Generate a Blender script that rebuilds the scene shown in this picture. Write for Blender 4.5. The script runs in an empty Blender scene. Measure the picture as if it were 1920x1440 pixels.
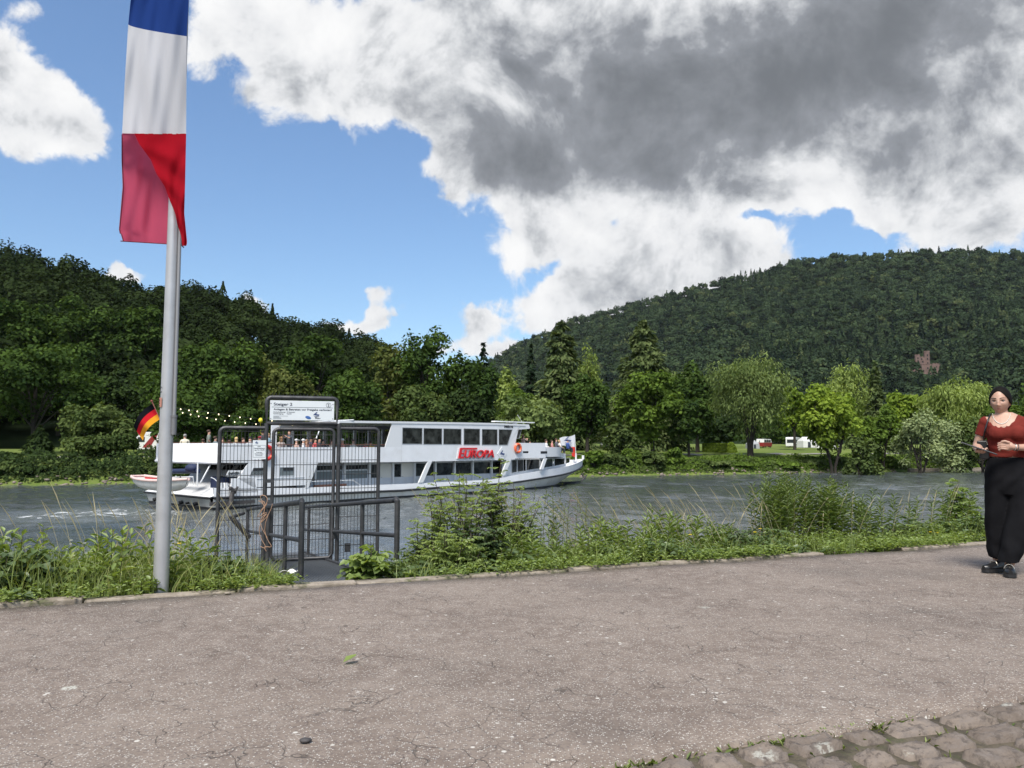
import bpy, bmesh, math, random
import numpy as np
from mathutils import Vector, Matrix
PI = math.pi
R = math.radians
sc = bpy.context.scene
COL = sc.collection
rng = np.random.RandomState(7)

# ------------------------------------------------------------------ camera
FPX, CAMH, PITCH = 1443.0, 1.13, math.atan(115.0 / 1443.0)
cd = bpy.data.cameras.new("Camera")
cam = bpy.data.objects.new("Camera", cd)
COL.objects.link(cam)
cam.location = (0, 0, CAMH)
cam.rotation_euler = (PI / 2 + PITCH, 0, 0)
cd.sensor_width = 36.0
cd.lens = FPX / 1920.0 * 36.0
cd.clip_start, cd.clip_end = 0.05, 12000
sc.camera = cam

def ray(px, py):
    dx, dy = (px - 960) / FPX, (720 - py) / FPX
    c, s = math.cos(PITCH), math.sin(PITCH)
    return Vector((dx, c - dy * s, s + dy * c))

def at(px, py, D):            # world point seen at photo pixel (px,py) at forward distance D
    r = ray(px, py)
    return Vector((0, 0, CAMH)) + r * (D / r.y)

def on_z(px, py, z):
    r = ray(px, py)
    return Vector((0, 0, CAMH)) + r * ((z - CAMH) / r.z)

def azel(px, py):
    r = ray(px, py).normalized()
    return math.atan2(r.x, r.y), math.asin(r.z)

# river frame: U runs along the quay (to the right and away), N across the river
RA = R(69.3)
U = Vector((math.sin(RA), math.cos(RA), 0))
N = Vector((-math.cos(RA), math.sin(RA), 0))
def un(u, n, z=0.0):
    p = U * u + N * n
    return Vector((p.x, p.y, z))
WATER_Z = -2.87

# ------------------------------------------------------------------ light
SUN_EL, SUN_AZ = R(55), R(-166)          # azimuth measured from +Y towards +X
sl = bpy.data.lights.new("Sun", 'SUN')
sun = bpy.data.objects.new("Sun", sl)
COL.objects.link(sun)
sl.energy, sl.angle, sl.color = 3.1, R(22), (1.0, 0.955, 0.88)
sd = Vector((math.sin(SUN_AZ) * math.cos(SUN_EL), math.cos(SUN_AZ) * math.cos(SUN_EL), math.sin(SUN_EL)))
sun.rotation_euler = (-sd).to_track_quat('-Z', 'Y').to_euler()
sc.view_settings.view_transform = 'Standard'
sc.view_settings.look = 'None'
sc.view_settings.exposure = 0.80
sc.view_settings.gamma = 1.0
sc.view_settings.use_curve_mapping = False
sc.cycles.max_bounces = 6
sc.cycles.diffuse_bounces = 2
sc.cycles.glossy_bounces = 3
sc.cycles.transmission_bounces = 3
sc.cycles.transparent_max_bounces = 6
sc.cycles.caustics_reflective = False
sc.cycles.caustics_refractive = False
sc.cycles.sample_clamp_indirect = 4.0

# ------------------------------------------------------------------ world: Nishita sky with broken cumulus
world = bpy.data.worlds.new("World")
sc.world = world
world.use_nodes = True
def build_world():
    nt = world.node_tree
    nt.nodes.clear()
    L = nt.links
    def new(t): return nt.nodes.new(t)
    def setin(n, i, v):
        if isinstance(v, bpy.types.NodeSocket): L.new(v, n.inputs[i])
        elif v is not None: n.inputs[i].default_value = v
    def M(op, a, b=None, c=None, clamp=False):
        n = new('ShaderNodeMath'); n.operation = op; n.use_clamp = clamp
        setin(n, 0, a); setin(n, 1, b); setin(n, 2, c)
        return n.outputs[0]
    def VM(op, a, b=None, out=0):
        n = new('ShaderNodeVectorMath'); n.operation = op
        setin(n, 0, a); setin(n, 1, b)
        return n.outputs[out]
    def noise(vec, scale, detail=6, rough=0.55, dist=0.0, col=False):
        n = new('ShaderNodeTexNoise'); n.inputs['Scale'].default_value = scale
        n.inputs['Detail'].default_value = detail; n.inputs['Roughness'].default_value = rough
        n.inputs['Distortion'].default_value = dist
        L.new(vec, n.inputs['Vector'])
        return n.outputs['Color' if col else 'Fac']
    def sstep(v, a, b, lo=0.0, hi=1.0):
        n = new('ShaderNodeMapRange'); n.interpolation_type = 'SMOOTHSTEP'
        setin(n, 0, v); n.inputs[1].default_value = a; n.inputs[2].default_value = b
        n.inputs[3].default_value = lo; n.inputs[4].default_value = hi
        return n.outputs[0]
    tc = new('ShaderNodeTexCoord')
    d = VM('NORMALIZE', tc.outputs['Generated'])
    sep = new('ShaderNodeSeparateXYZ'); L.new(d, sep.inputs[0])
    az = M('ARCTAN2', sep.outputs[0], sep.outputs[1])
    el = M('ARCSINE', sep.outputs[2])
    comb = new('ShaderNodeCombineXYZ'); L.new(az, comb.inputs[0]); L.new(el, comb.inputs[1])
    ae = comb.outputs[0]
    # break the outlines up before the big shapes are evaluated
    w1 = VM('SUBTRACT', noise(d, 5.0, 4, 0.6, col=True), (0.5, 0.5, 0.5))
    w2 = VM('SUBTRACT', noise(d, 16.0, 5, 0.62, col=True), (0.5, 0.5, 0.5))
    aew = VM('ADD', VM('ADD', ae, VM('MULTIPLY', w1, (0.11, 0.09, 0))), VM('MULTIPLY', w2, (0.05, 0.045, 0)))
    def blobs(src, lst):
        acc = None
        for px, py, rx, ry, amp in lst:
            a, e = azel(px, py)
            k = VM('MULTIPLY', VM('SUBTRACT', src, (a, e, 0)), (1443.0 / rx, 1443.0 / ry, 0))
            g = M('POWER', 0.3679, VM('DOT_PRODUCT', k, k, 1))
            acc = M('MULTIPLY', g, amp) if acc is None else M('MULTIPLY_ADD', g, amp, acc)
        return acc
    cover = blobs(aew, CLOUD_COVER)
    dark = blobs(aew, CLOUD_DARK)
    # other cloud all round, so that the rest of the sky is broken cumulus as well
    far = noise(VM('ADD', d, (3.1, 1.7, 0.4)), 2.2, 3, 0.5)
    infront = sstep(sep.outputs[1], 0.35, 0.6)
    high = sstep(el, 0.62, 0.8)
    outside = M('MAXIMUM', M('SUBTRACT', 1.0, infront), high)
    other = M('MULTIPLY', sstep(far, 0.40, 0.62), outside)
    cover = M('ADD', cover, M('MULTIPLY', other, 1.2))
    dark = M('ADD', dark, M('MULTIPLY', other, 0.35))
    f = noise(d, 7.0, 10, 0.60, 0.25)
    fs = noise(VM('ADD', d, (0.018, 0.012, 0.030)), 7.0, 10, 0.60, 0.25)
    f2 = noise(d, 20.0, 11, 0.66, 0.5)
    body = M('MULTIPLY_ADD', M('SUBTRACT', f, 0.5), 1.7, cover)
    body = M('MULTIPLY_ADD', M('SUBTRACT', f2, 0.5), 1.05, body)
    alpha = sstep(body, 0.36, 0.70)
    thick = sstep(body, 0.55, 1.5)
    relief = M('MULTIPLY', M('SUBTRACT', f, fs), 3.2)
    f3 = noise(VM('ADD', d, (0.7, 0.2, 1.1)), 3.6, 6, 0.6, 0.6)
    shade = M('MULTIPLY', M('MULTIPLY', dark, M('MULTIPLY_ADD', f3, 2.3, -0.24)), M('MULTIPLY_ADD', M('SUBTRACT', f, 0.5), 1.0, 0.95))
    shade = M('MULTIPLY_ADD', thick, 0.18, shade)
    shade = M('MULTIPLY_ADD', M('SUBTRACT', f2, 0.5), 0.45, shade)
    shade = M('SUBTRACT', shade, relief)
    shade = sstep(shade, -0.60, 1.75)
    ramp = new('ShaderNodeValToRGB')
    cr = ramp.color_ramp
    cr.elements[0].position = 0.0; cr.elements[0].color = (1.08, 1.08, 1.08, 1)
    cr.elements[1].position = 1.0; cr.elements[1].color = (0.195, 0.21, 0.232, 1)
    for p_, c_ in ((0.25, (0.90, 0.91, 0.93, 1)), (0.42, (0.62, 0.64, 0.67, 1)), (0.62, (0.33, 0.35, 0.385, 1))):
        e_ = cr.elements.new(p_); e_.color = c_
    L.new(shade, ramp.inputs[0])
    sky = new('ShaderNodeTexSky'); sky.sky_type = 'NISHITA'; sky.sun_disc = False
    sky.sun_elevation = SUN_EL; sky.sun_rotation = SUN_AZ
    sky.air_density = 1.0; sky.dust_density = 0.6; sky.ozone_density = 2.0
    fade = sstep(el, 0.02, 0.60, 0.86, 1.0)
    sk = VM('MULTIPLY', VM('MULTIPLY', sky.outputs[0], (SKY_K * .86, SKY_K * .97, SKY_K * 1.05)), fade)
    # lift towards the horizon is the sky model's own; clouds laid over it
    mix = new('ShaderNodeMix'); mix.data_type = 'RGBA'
    L.new(alpha, mix.inputs['Factor']); L.new(sk, mix.inputs['A'])
    cl = VM('MULTIPLY', ramp.outputs[0], (CLOUD_K, CLOUD_K, CLOUD_K))
    L.new(cl, mix.inputs['B'])
    bg = new('ShaderNodeBackground'); L.new(mix.outputs['Result'], bg.inputs[0]); bg.inputs[1].default_value = 0.1
    out = new('ShaderNodeOutputWorld'); L.new(bg.outputs[0], out.inputs[0])
SKY_K, CLOUD_K = 1.02, 5.3
CLOUD_COVER = [
    (470, 50, 110, 110, 0.8), (600, 130, 130, 110, 0.85), (740, 130, 150, 120, 0.9), (900, 120, 180, 140, 0.9), (1100, 120, 220, 160, 0.9),
    (1350, 120, 260, 170, 0.9), (1650, 100, 280, 170, 0.9), (1900, 150, 260, 220, 0.9), (840, 310, 60, 45, 0.7), (950, 270, 120, 90, 0.8),
    (1100, 300, 180, 110, 0.9), (1300, 290, 200, 110, 0.9), (1500, 280, 150, 80, 0.8), (1010, 420, 115, 55, 0.9), (1000, 475, 80, 30, 0.5),
    (1250, 465, 140, 65, 0.95), (1390, 460, 95, 50, 0.85), (1130, 530, 115, 48, 0.95), (1050, 580, 80, 32, 0.85), (1250, 540, 160, 40, 0.8),
    (1680, 330, 120, 80, 0.8), (1800, 385, 160, 70, 1.0), (1700, 415, 80, 34, 0.6), (1600, 340, 60, 45, 0.5), (1440, 345, 60, 32, 0.5),
    (1415, 406, 55, 20, -0.9), (1560, 430, 80, 42, -0.8), (1152, 425, 32, 24, -0.6), (460, 135, 36, 26, -0.55), (900, 268, 40, 20, -0.5), (800, 285, 40, 22, -0.5), (1050, 512, 34, 14, -0.3), (640, 470, 230, 120, -0.2), (1640, 465, 80, 16, -0.4),
    (50, 170, 90, 60, 0.9), (130, 220, 62, 40, 0.85), (20, 230, 60, 50, 0.7), (0, 115, 42, 50, 0.6), (60, 20, 55, 26, 0.5), (0, 290, 32, 26, 0.4),
    (212, 505, 48, 17, 1.0), (478, 566, 42, 24, 1.0), (650, 612, 50, 14, 0.7), (712, 568, 30, 24, 0.8), (712, 600, 62, 18, 0.9),
    (905, 605, 54, 32, 1.05), (900, 652, 110, 18, 0.6), (985, 655, 80, 22, 0.7)]
CLOUD_DARK = [
    (1230, 200, 270, 95, 0.80), (1000, 295, 115, 50, 0.50), (1170, 330, 220, 50, 0.50), (1450, 110, 230, 110, 0.75), (1760, 30, 270, 75, 0.75),
    (1050, 70, 170, 70, 0.40), (1340, 310, 130, 60, 0.45), (1560, 190, 110, 70, 0.35), (1860, 330, 120, 60, 0.40), (1780, 230, 140, 70, 0.22),
    (620, 170, 130, 60, 0.12), (760, 190, 100, 40, 0.2), (1320, 525, 130, 32, 0.28), (1130, 560, 90, 20, 0.2), (70, 230, 70, 30, 0.22), (712, 608, 50, 8, 0.25), (905, 622, 40, 10, 0.2)]
build_world()

# ------------------------------------------------------------------ helpers
def lin(c): return c
def tag(o, label=None, cat=None, group=None, kind=None):
    if label: o['label'] = label
    if cat: o['category'] = cat
    if group: o['group'] = group
    if kind: o['kind'] = kind
    return o

def empty(name, loc, rz=0, label=None, cat=None, group=None):
    o = bpy.data.objects.new(name, None)
    COL.objects.link(o)
    o.location = loc
    o.rotation_euler = (0, 0, rz)
    o.empty_display_size = 0.2
    return tag(o, label, cat, group)

def link_mesh(name, me, mats, parent=None):
    o = bpy.data.objects.new(name, me)
    for m in (mats if isinstance(mats, (list, tuple)) else [mats]):
        me.materials.append(m)
    COL.objects.link(o)
    if parent is not None: o.parent = parent
    return o

def mesh_np(name, V, F, mats, parent=None, smooth=False, midx=None, tint=None, loc=None):
    """V (n,3); F (m,k) with constant k; tint: per-face float stored as attribute"""
    V = np.asarray(V, np.float32); F = np.asarray(F, np.int32)
    m, k = F.shape
    me = bpy.data.meshes.new(name)
    me.vertices.add(len(V)); me.vertices.foreach_set('co', V.ravel())
    me.loops.add(m * k); me.loops.foreach_set('vertex_index', F.ravel())
    me.polygons.add(m)
    me.polygons.foreach_set('loop_start', np.arange(0, m * k, k, dtype=np.int32))
    me.polygons.foreach_set('loop_total', np.full(m, k, np.int32))
    if smooth: me.polygons.foreach_set('use_smooth', np.ones(m, bool))
    if midx is not None: me.polygons.foreach_set('material_index', np.asarray(midx, np.int32))
    if tint is not None:
        a = me.attributes.new('tint', 'FLOAT', 'FACE')
        a.data.foreach_set('value', np.asarray(tint, np.float32))
    me.update(calc_edges=True)
    o = link_mesh(name, me, mats, parent)
    if loc is not None: o.location = loc
    return o

class MB:
    """collects simple solids; build() links them as ONE mesh object"""
    def __init__(s): s.v = []; s.f = []; s.m = []; s.sm = []
    def add(s, verts, faces, mi=0, smooth=False):
        b = len(s.v)
        s.v += [tuple(v) for v in verts]
        for f in faces:
            s.f.append(tuple(b + i for i in f)); s.m.append(mi); s.sm.append(smooth)
        return s
    def box(s, c, size, mi=0, rot=None):
        hx, hy, hz = size[0] / 2, size[1] / 2, size[2] / 2
        vs = [Vector((x, y, z)) for x in (-hx, hx) for y in (-hy, hy) for z in (-hz, hz)]
        if rot is not None: vs = [rot @ v for v in vs]
        c = Vector(c)
        return s.add([c + v for v in vs], [(0, 1, 3, 2), (4, 6, 7, 5), (0, 4, 5, 1), (2, 3, 7, 6), (0, 2, 6, 4), (1, 5, 7, 3)], mi)
    def prism(s, poly, off, mi=0):
        """poly: list of 3d points (planar); off: extrusion vector"""
        n = len(poly); off = Vector(off)
        a = [Vector(p) for p in poly]
        vs = a + [p + off for p in a]
        fs = [tuple(range(n))[::-1], tuple(range(n, 2 * n))]
        for i in range(n):
            j = (i + 1) % n
            fs.append((i, j, n + j, n + i))
        return s.add(vs, fs, mi)
    def tube(s, pts, r, seg=8, mi=0, closed=False, cap=True):
        pts = [Vector(p) for p in pts]; n = len(pts)
        rs = r if isinstance(r, (list, tuple, np.ndarray)) else [r] * n
        rings = []
        ref = None
        for i, p in enumerate(pts):
            if closed: t = pts[(i + 1) % n] - pts[i - 1]
            else: t = pts[min(i + 1, n - 1)] - pts[max(i - 1, 0)]
            t.normalize()
            if ref is None or abs(ref.dot(t)) > 0.99:
                ref = Vector((0, 0, 1)) if abs(t.z) < 0.9 else Vector((1, 0, 0))
            a = (ref - t * ref.dot(t)).normalized(); b = t.cross(a)
            ref = a
            rings.append([p + (a * math.cos(2 * PI * k / seg) + b * math.sin(2 * PI * k / seg)) * rs[i] for k in range(seg)])
        vs = [v for rg in rings for v in rg]; fs = []
        for i in range(n if closed else n - 1):
            j = (i + 1) % n
            for k in range(seg):
                l = (k + 1) % seg
                fs.append((i * seg + k, i * seg + l, j * seg + l, j * seg + k))
        s.add(vs, fs, mi, True)
        if cap and not closed:
            s.add(rings[0], [tuple(range(seg))[::-1]], mi); s.add(rings[-1], [tuple(range(seg))], mi)
        return s
    def ellipsoid(s, c, r, mi=0, nu=12, nv=8, rot=None):
        vs = []; c = Vector(c)
        for i in range(nv + 1):
            ph = PI * i / nv
            for k in range(nu):
                th = 2 * PI * k / nu
                v = Vector((r[0] * math.sin(ph) * math.cos(th), r[1] * math.sin(ph) * math.sin(th), r[2] * math.cos(ph)))
                vs.append(c + (rot @ v if rot is not None else v))
        fs = []
        for i in range(nv):
            for k in range(nu):
                l = (k + 1) % nu
                fs.append((i * nu + k, (i + 1) * nu + k, (i + 1) * nu + l, i * nu + l))
        return s.add(vs, fs, mi, True)
    def loft(s, rings, mi=0, cap=True, smooth=True, closed=True):
        n = len(rings[0]); vs = [v for rg in rings for v in rg]; fs = []
        for i in range(len(rings) - 1):
            for k in range(n if closed else n - 1):
                l = (k + 1) % n
                fs.append((i * n + k, i * n + l, (i + 1) * n + l, (i + 1) * n + k))
        s.add(vs, fs, mi, smooth)
        if cap:
            s.add(rings[0], [tuple(range(n))[::-1]], mi); s.add(rings[-1], [tuple(range(n))], mi)
        return s
    def build(s, name, mats, parent=None, weld=False, bevel=0):
        me = bpy.data.meshes.new(name)
        me.from_pydata(s.v, [], s.f)
        me.polygons.foreach_set('material_index', s.m)
        me.polygons.foreach_set('use_smooth', s.sm)
        if weld:
            bm = bmesh.new(); bm.from_mesh(me)
            bmesh.ops.remove_doubles(bm, verts=bm.verts, dist=1e-5)
            bmesh.ops.recalc_face_normals(bm, faces=bm.faces)
            bm.to_mesh(me); bm.free()
        me.update()
        o = link_mesh(name, me, mats, parent)
        if bevel:
            b = o.modifiers.new('bevel', 'BEVEL'); b.width = bevel; b.segments = 2; b.limit_method = 'ANGLE'
        return o

def text_mesh(name, body, size, mat, parent=None, bold=0.0, shear=0.0, extrude=0.0, align='LEFT', spacing=1.0):
    """flat lettering in the local XY plane, as a mesh"""
    cu = bpy.data.curves.new(name, 'FONT')
    cu.body = body; cu.size = size; cu.offset = bold; cu.shear = shear; cu.extrude = extrude
    cu.align_x = align; cu.space_character = spacing
    tmp = bpy.data.objects.new(name, cu)
    COL.objects.link(tmp)
    dg = bpy.context.evaluated_depsgraph_get()
    me = bpy.data.meshes.new_from_object(tmp.evaluated_get(dg))
    COL.objects.unlink(tmp); bpy.data.objects.remove(tmp); 
    me.materials.clear()
    me.name = name
    return link_mesh(name, me, mat, parent)

# ------------------------------------------------------------------ materials
_mats = {}
def nodes_of(m):
    m.use_nodes = True
    nt = m.node_tree
    return nt, nt.nodes.get('Principled BSDF')
def mat(name, col, rough=0.6, metal=0.0, spec=0.5, var=0.0, vscale=8.0, bump=0.0, bscale=40.0, dirt=None, dscale=3.0, damt=0.5, coords='Object'):
    """plain material with noise variation, optional dirt and bump"""
    if name in _mats: return _mats[name]
    m = bpy.data.materials.new(name); nt, b = nodes_of(m)
    b.inputs['Roughness'].default_value = rough; b.inputs['Metallic'].default_value = metal
    b.inputs['Specular IOR Level'].default_value = spec
    b.inputs['Base Color'].default_value = (*col, 1)
    tc = nt.nodes.new('ShaderNodeTexCoord')
    last = None
    if var > 0:
        n = nt.nodes.new('ShaderNodeTexNoise'); n.inputs['Scale'].default_value = vscale; n.inputs['Detail'].default_value = 6
        nt.links.new(tc.outputs[coords], n.inputs['Vector'])
        r = nt.nodes.new('ShaderNodeMapRange'); r.inputs[1].default_value = 0.3; r.inputs[2].default_value = 0.7
        r.inputs[3].default_value = 1 - var; r.inputs[4].default_value = 1 + var
        nt.links.new(n.outputs['Fac'], r.inputs[0])
        mx = nt.nodes.new('ShaderNodeVectorMath'); mx.operation = 'SCALE'
        mx.inputs[0].default_value = col; nt.links.new(r.outputs[0], mx.inputs['Scale'])
        last = mx.outputs[0]
    if dirt is not None:
        n = nt.nodes.new('ShaderNodeTexNoise'); n.inputs['Scale'].default_value = dscale; n.inputs['Detail'].default_value = 8
        n.inputs['Roughness'].default_value = 0.65
        nt.links.new(tc.outputs[coords], n.inputs['Vector'])
        r = nt.nodes.new('ShaderNodeMapRange'); r.inputs[1].default_value = 0.5; r.inputs[2].default_value = 0.75
        r.inputs[4].default_value = damt
        nt.links.new(n.outputs['Fac'], r.inputs[0])
        mx = nt.nodes.new('ShaderNodeMix'); mx.data_type = 'RGBA'
        nt.links.new(r.outputs[0], mx.inputs['Factor'])
        if last is not None: nt.links.new(last, mx.inputs['A'])
        else: mx.inputs['A'].default_value = (*col, 1)
        mx.inputs['B'].default_value = (*dirt, 1)
        last = mx.outputs['Result']
    if last is not None: nt.links.new(last, b.inputs['Base Color'])
    if bump > 0:
        n = nt.nodes.new('ShaderNodeTexNoise'); n.inputs['Scale'].default_value = bscale; n.inputs['Detail'].default_value = 5
        nt.links.new(tc.outputs[coords], n.inputs['Vector'])
        bp = nt.nodes.new('ShaderNodeBump'); bp.inputs['Strength'].default_value = bump; bp.inputs['Distance'].default_value = 0.02
        nt.links.new(n.outputs['Fac'], bp.inputs['Height']); nt.links.new(bp.outputs[0], b.inputs['Normal'])
    _mats[name] = m
    return m

def leaf_mat(name, c0, c1, trans=0.35, tcol=None, rough=0.6, spec=0.0, c2=None):
    """foliage: the per-leaf attribute 'tint' runs from c0 to c1 (c2 above)"""
    if name in _mats: return _mats[name]
    m = bpy.data.materials.new(name); m.use_nodes = True
    nt = m.node_tree; nt.nodes.clear()
    at_ = nt.nodes.new('ShaderNodeAttribute'); at_.attribute_name = 'tint'
    ra = nt.nodes.new('ShaderNodeValToRGB')
    ra.color_ramp.elements[0].color = (*c0, 1); ra.color_ramp.elements[1].color = (*c1, 1)
    if c2 is not None:
        ra.color_ramp.elements[1].position = 0.75
        e = ra.color_ramp.elements.new(1.0); e.color = (*c2, 1)
    nt.links.new(at_.outputs['Fac'], ra.inputs[0])
    di = nt.nodes.new('ShaderNodeBsdfDiffuse'); nt.links.new(ra.outputs[0], di.inputs[0])
    tr = nt.nodes.new('ShaderNodeBsdfTranslucent')
    mu = nt.nodes.new('ShaderNodeVectorMath'); mu.operation = 'MULTIPLY'
    nt.links.new(ra.outputs[0], mu.inputs[0]); mu.inputs[1].default_value = tcol or (1.3, 1.25, 0.55)
    nt.links.new(mu.outputs[0], tr.inputs[0])
    mx = nt.nodes.new('ShaderNodeMixShader'); mx.inputs[0].default_value = trans
    nt.links.new(di.outputs[0], mx.inputs[1]); nt.links.new(tr.outputs[0], mx.inputs[2])
    last = mx.outputs[0]
    if spec > 0:
        gl = nt.nodes.new('ShaderNodeBsdfGlossy'); gl.inputs['Roughness'].default_value = rough
        m2 = nt.nodes.new('ShaderNodeMixShader'); m2.inputs[0].default_value = spec
        nt.links.new(last, m2.inputs[1]); nt.links.new(gl.outputs[0], m2.inputs[2]); last = m2.outputs[0]
    out = nt.nodes.new('ShaderNodeOutputMaterial'); nt.links.new(last, out.inputs[0])
    _mats[name] = m
    return m

# ------------------------------------------------------------------ setting: ground, river, banks, hills
def node_mat(name):
    m = bpy.data.materials.new(name); m.use_nodes = True
    nt = m.node_tree; b = nt.nodes['Principled BSDF']
    tc = nt.nodes.new('ShaderNodeTexCoord')
    class H: pass
    h = H(); h.m, h.nt, h.b, h.co = m, nt, b, tc.outputs['Object']
    def noise(scale, detail=5, rough=0.6, vec=None, dist=0.0):
        n = nt.nodes.new('ShaderNodeTexNoise'); n.inputs['Scale'].default_value = scale
        n.inputs['Detail'].default_value = detail; n.inputs['Roughness'].default_value = rough; n.inputs['Distortion'].default_value = dist
        nt.links.new(vec or h.co, n.inputs['Vector']); return n.outputs['Fac']
    def vor(scale, feature='F1', vec=None, rand=1.0):
        n = nt.nodes.new('ShaderNodeTexVoronoi'); n.inputs['Scale'].default_value = scale; n.feature = feature
        n.inputs['Randomness'].default_value = rand
        nt.links.new(vec or h.co, n.inputs['Vector']); return n
    def rng_(v, a, b_, lo=0.0, hi=1.0, smooth=True):
        n = nt.nodes.new('ShaderNodeMapRange'); n.interpolation_type = 'SMOOTHSTEP' if smooth else 'LINEAR'
        nt.links.new(v, n.inputs[0])
        for i, q in zip((1, 2, 3, 4), (a, b_, lo, hi)): n.inputs[i].default_value = q
        return n.outputs[0]
    def math_(op, a, b_=None):
        n = nt.nodes.new('ShaderNodeMath'); n.operation = op
        for i, q in enumerate((a, b_)):
            if q is None: continue
            if isinstance(q, bpy.types.NodeSocket): nt.links.new(q, n.inputs[i])
            else: n.inputs[i].default_value = q
        return n.outputs[0]
    def mix(f, a, b_):
        n = nt.nodes.new('ShaderNodeMix'); n.data_type = 'RGBA'
        for k, q in (('Factor', f), ('A', a), ('B', b_)):
            if isinstance(q, bpy.types.NodeSocket): nt.links.new(q, n.inputs[k])
            elif k == 'Factor': n.inputs[k].default_value = q
            else: n.inputs[k].default_value = (*q, 1)
        return n.outputs['Result']
    def vmul(v):
        n = nt.nodes.new('ShaderNodeVectorMath'); n.operation = 'MULTIPLY'
        nt.links.new(h.co, n.inputs[0]); n.inputs[1].default_value = v; return n.outputs[0]
    def vadd(vec, noise_amt, scale):
        n = nt.nodes.new('ShaderNodeTexNoise'); n.inputs['Scale'].default_value = scale
        nt.links.new(vec, n.inputs['Vector'])
        a = nt.nodes.new('ShaderNodeVectorMath'); a.operation = 'MULTIPLY_ADD'
        nt.links.new(n.outputs['Color'], a.inputs[0]); a.inputs[1].default_value = (noise_amt,) * 3
        nt.links.new(vec, a.inputs[2]); return a.outputs[0]
    def color(v): nt.links.new(v, b.inputs['Base Color'])
    def bump(v, strength, dist, prev=None):
        n = nt.nodes.new('ShaderNodeBump'); n.inputs['Strength'].default_value = strength; n.inputs['Distance'].default_value = dist
        nt.links.new(v, n.inputs['Height'])
        if prev is not None: nt.links.new(prev, n.inputs['Normal'])
        return n.outputs[0]
    for k, f in dict(noise=noise, vor=vor, rng=rng_, math=math_, mix=mix, vmul=vmul, vadd=vadd, color=color, bump=bump).items(): setattr(h, k, f)
    return h

# --- promenade paving: purple-brown exposed aggregate with pale grains, lichen and thin wavy joints
h = node_mat('paving_material')
big = h.noise(1.1, 6, 0.62)
mid = h.noise(9.0, 6, 0.7)
base = h.mix(h.rng(big, 0.3, 0.7), (0.156, 0.121, 0.099), (0.232, 0.189, 0.157))
base = h.mix(h.rng(mid, 0.40, 0.72), base, (0.262, 0.217, 0.183))
base = h.mix(h.rng(h.noise(60, 3, 0.7), 0.5, 0.68, 0, 0.7), base, (0.10, 0.082, 0.080))
base = h.mix(h.rng(h.noise(0.45, 5, 0.65), 0.50, 0.68, 0, .55), base, (0.108, 0.088, 0.076))
base = h.mix(h.rng(h.noise(2.6, 6, 0.7), 0.58, 0.72, 0, .55), base, (0.275, 0.235, 0.20))
v = h.vor(128)
sp = nt_sep = h.nt.nodes.new('ShaderNodeSeparateColor'); h.nt.links.new(v.outputs['Color'], sp.inputs[0])
grain = h.math('MULTIPLY', h.rng(sp.outputs[0], 0.74, 0.78), h.rng(v.outputs['Distance'], 0.55, 0.35))
gcol = h.mix(sp.outputs[1], (0.34, 0.31, 0.27), (0.66, 0.63, 0.58))
base = h.mix(h.math('MULTIPLY', grain, 0.75), base, gcol)
v2 = h.vor(34)
sp2 = h.nt.nodes.new('ShaderNodeSeparateColor'); h.nt.links.new(v2.outputs['Color'], sp2.inputs[0])
grain2 = h.math('MULTIPLY', h.rng(sp2.outputs[0], 0.98, 0.99), h.rng(v2.outputs['Distance'], 0.42, 0.25))
base = h.mix(h.math('MULTIPLY', grain2, 0.6), base, (0.74, 0.72, 0.66))
wob = h.vadd(h.co, 0.10, 9.0)
ve = h.vor(5.2, 'DISTANCE_TO_EDGE', wob)
crack = h.math('MULTIPLY', h.rng(ve.outputs['Distance'], 0.016, 0.004), h.rng(h.noise(2.3, 3), 0.45, 0.60))
base = h.mix(h.math('MULTIPLY', crack, 0.5), base, (0.03, 0.026, 0.024))
wob2 = h.vadd(h.co, 0.05, 28.0)
vl = h.vor(2.1, 'F1', wob2)
spl = h.nt.nodes.new('ShaderNodeSeparateColor'); h.nt.links.new(vl.outputs['Color'], spl.inputs[0])
rad = h.math('MULTIPLY', spl.outputs[0], 0.13)
lich = h.rng(h.math('SUBTRACT', vl.outputs['Distance'], rad), 0.0, -0.035)
lich = h.math('MULTIPLY', h.math('MULTIPLY', lich, h.rng(spl.outputs[1], 0.45, 0.6)), h.rng(h.noise(55, 4, 0.7), 0.35, 0.6))
base = h.mix(h.math('MULTIPLY', lich, 0.85), base, (0.50, 0.50, 0.44))
h.color(base)
h.b.inputs['Roughness'].default_value = 0.82; h.b.inputs['Specular IOR Level'].default_value = 0.25
hh = h.math('ADD', h.math('MULTIPLY', h.noise(70, 4, 0.7), 0.6), h.math('MULTIPLY', grain, 0.35))
hh = h.math('SUBTRACT', hh, h.math('MULTIPLY', crack, 1.2))
nb = h.bump(hh, 0.6, 0.012)
nb = h.bump(h.noise(5.5, 4, 0.6), 0.35, 0.03, nb)
h.nt.links.new(nb, h.b.inputs['Normal'])
M_PAVE = h.m

h = node_mat('soil_material')
c = h.mix(h.rng(h.noise(7, 6, 0.7), 0.35, 0.65), (0.055, 0.045, 0.030), (0.14, 0.115, 0.08))
c = h.mix(h.rng(h.noise(6.0, 6, 0.75), 0.50, 0.66, 0, .8), c, (0.060, 0.070, 0.024))
h.color(c); h.b.inputs['Roughness'].default_value = 0.95
h.nt.links.new(h.bump(h.noise(30, 5, 0.7), 0.8, 0.03), h.b.inputs['Normal'])
M_SOIL = h.m

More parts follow.
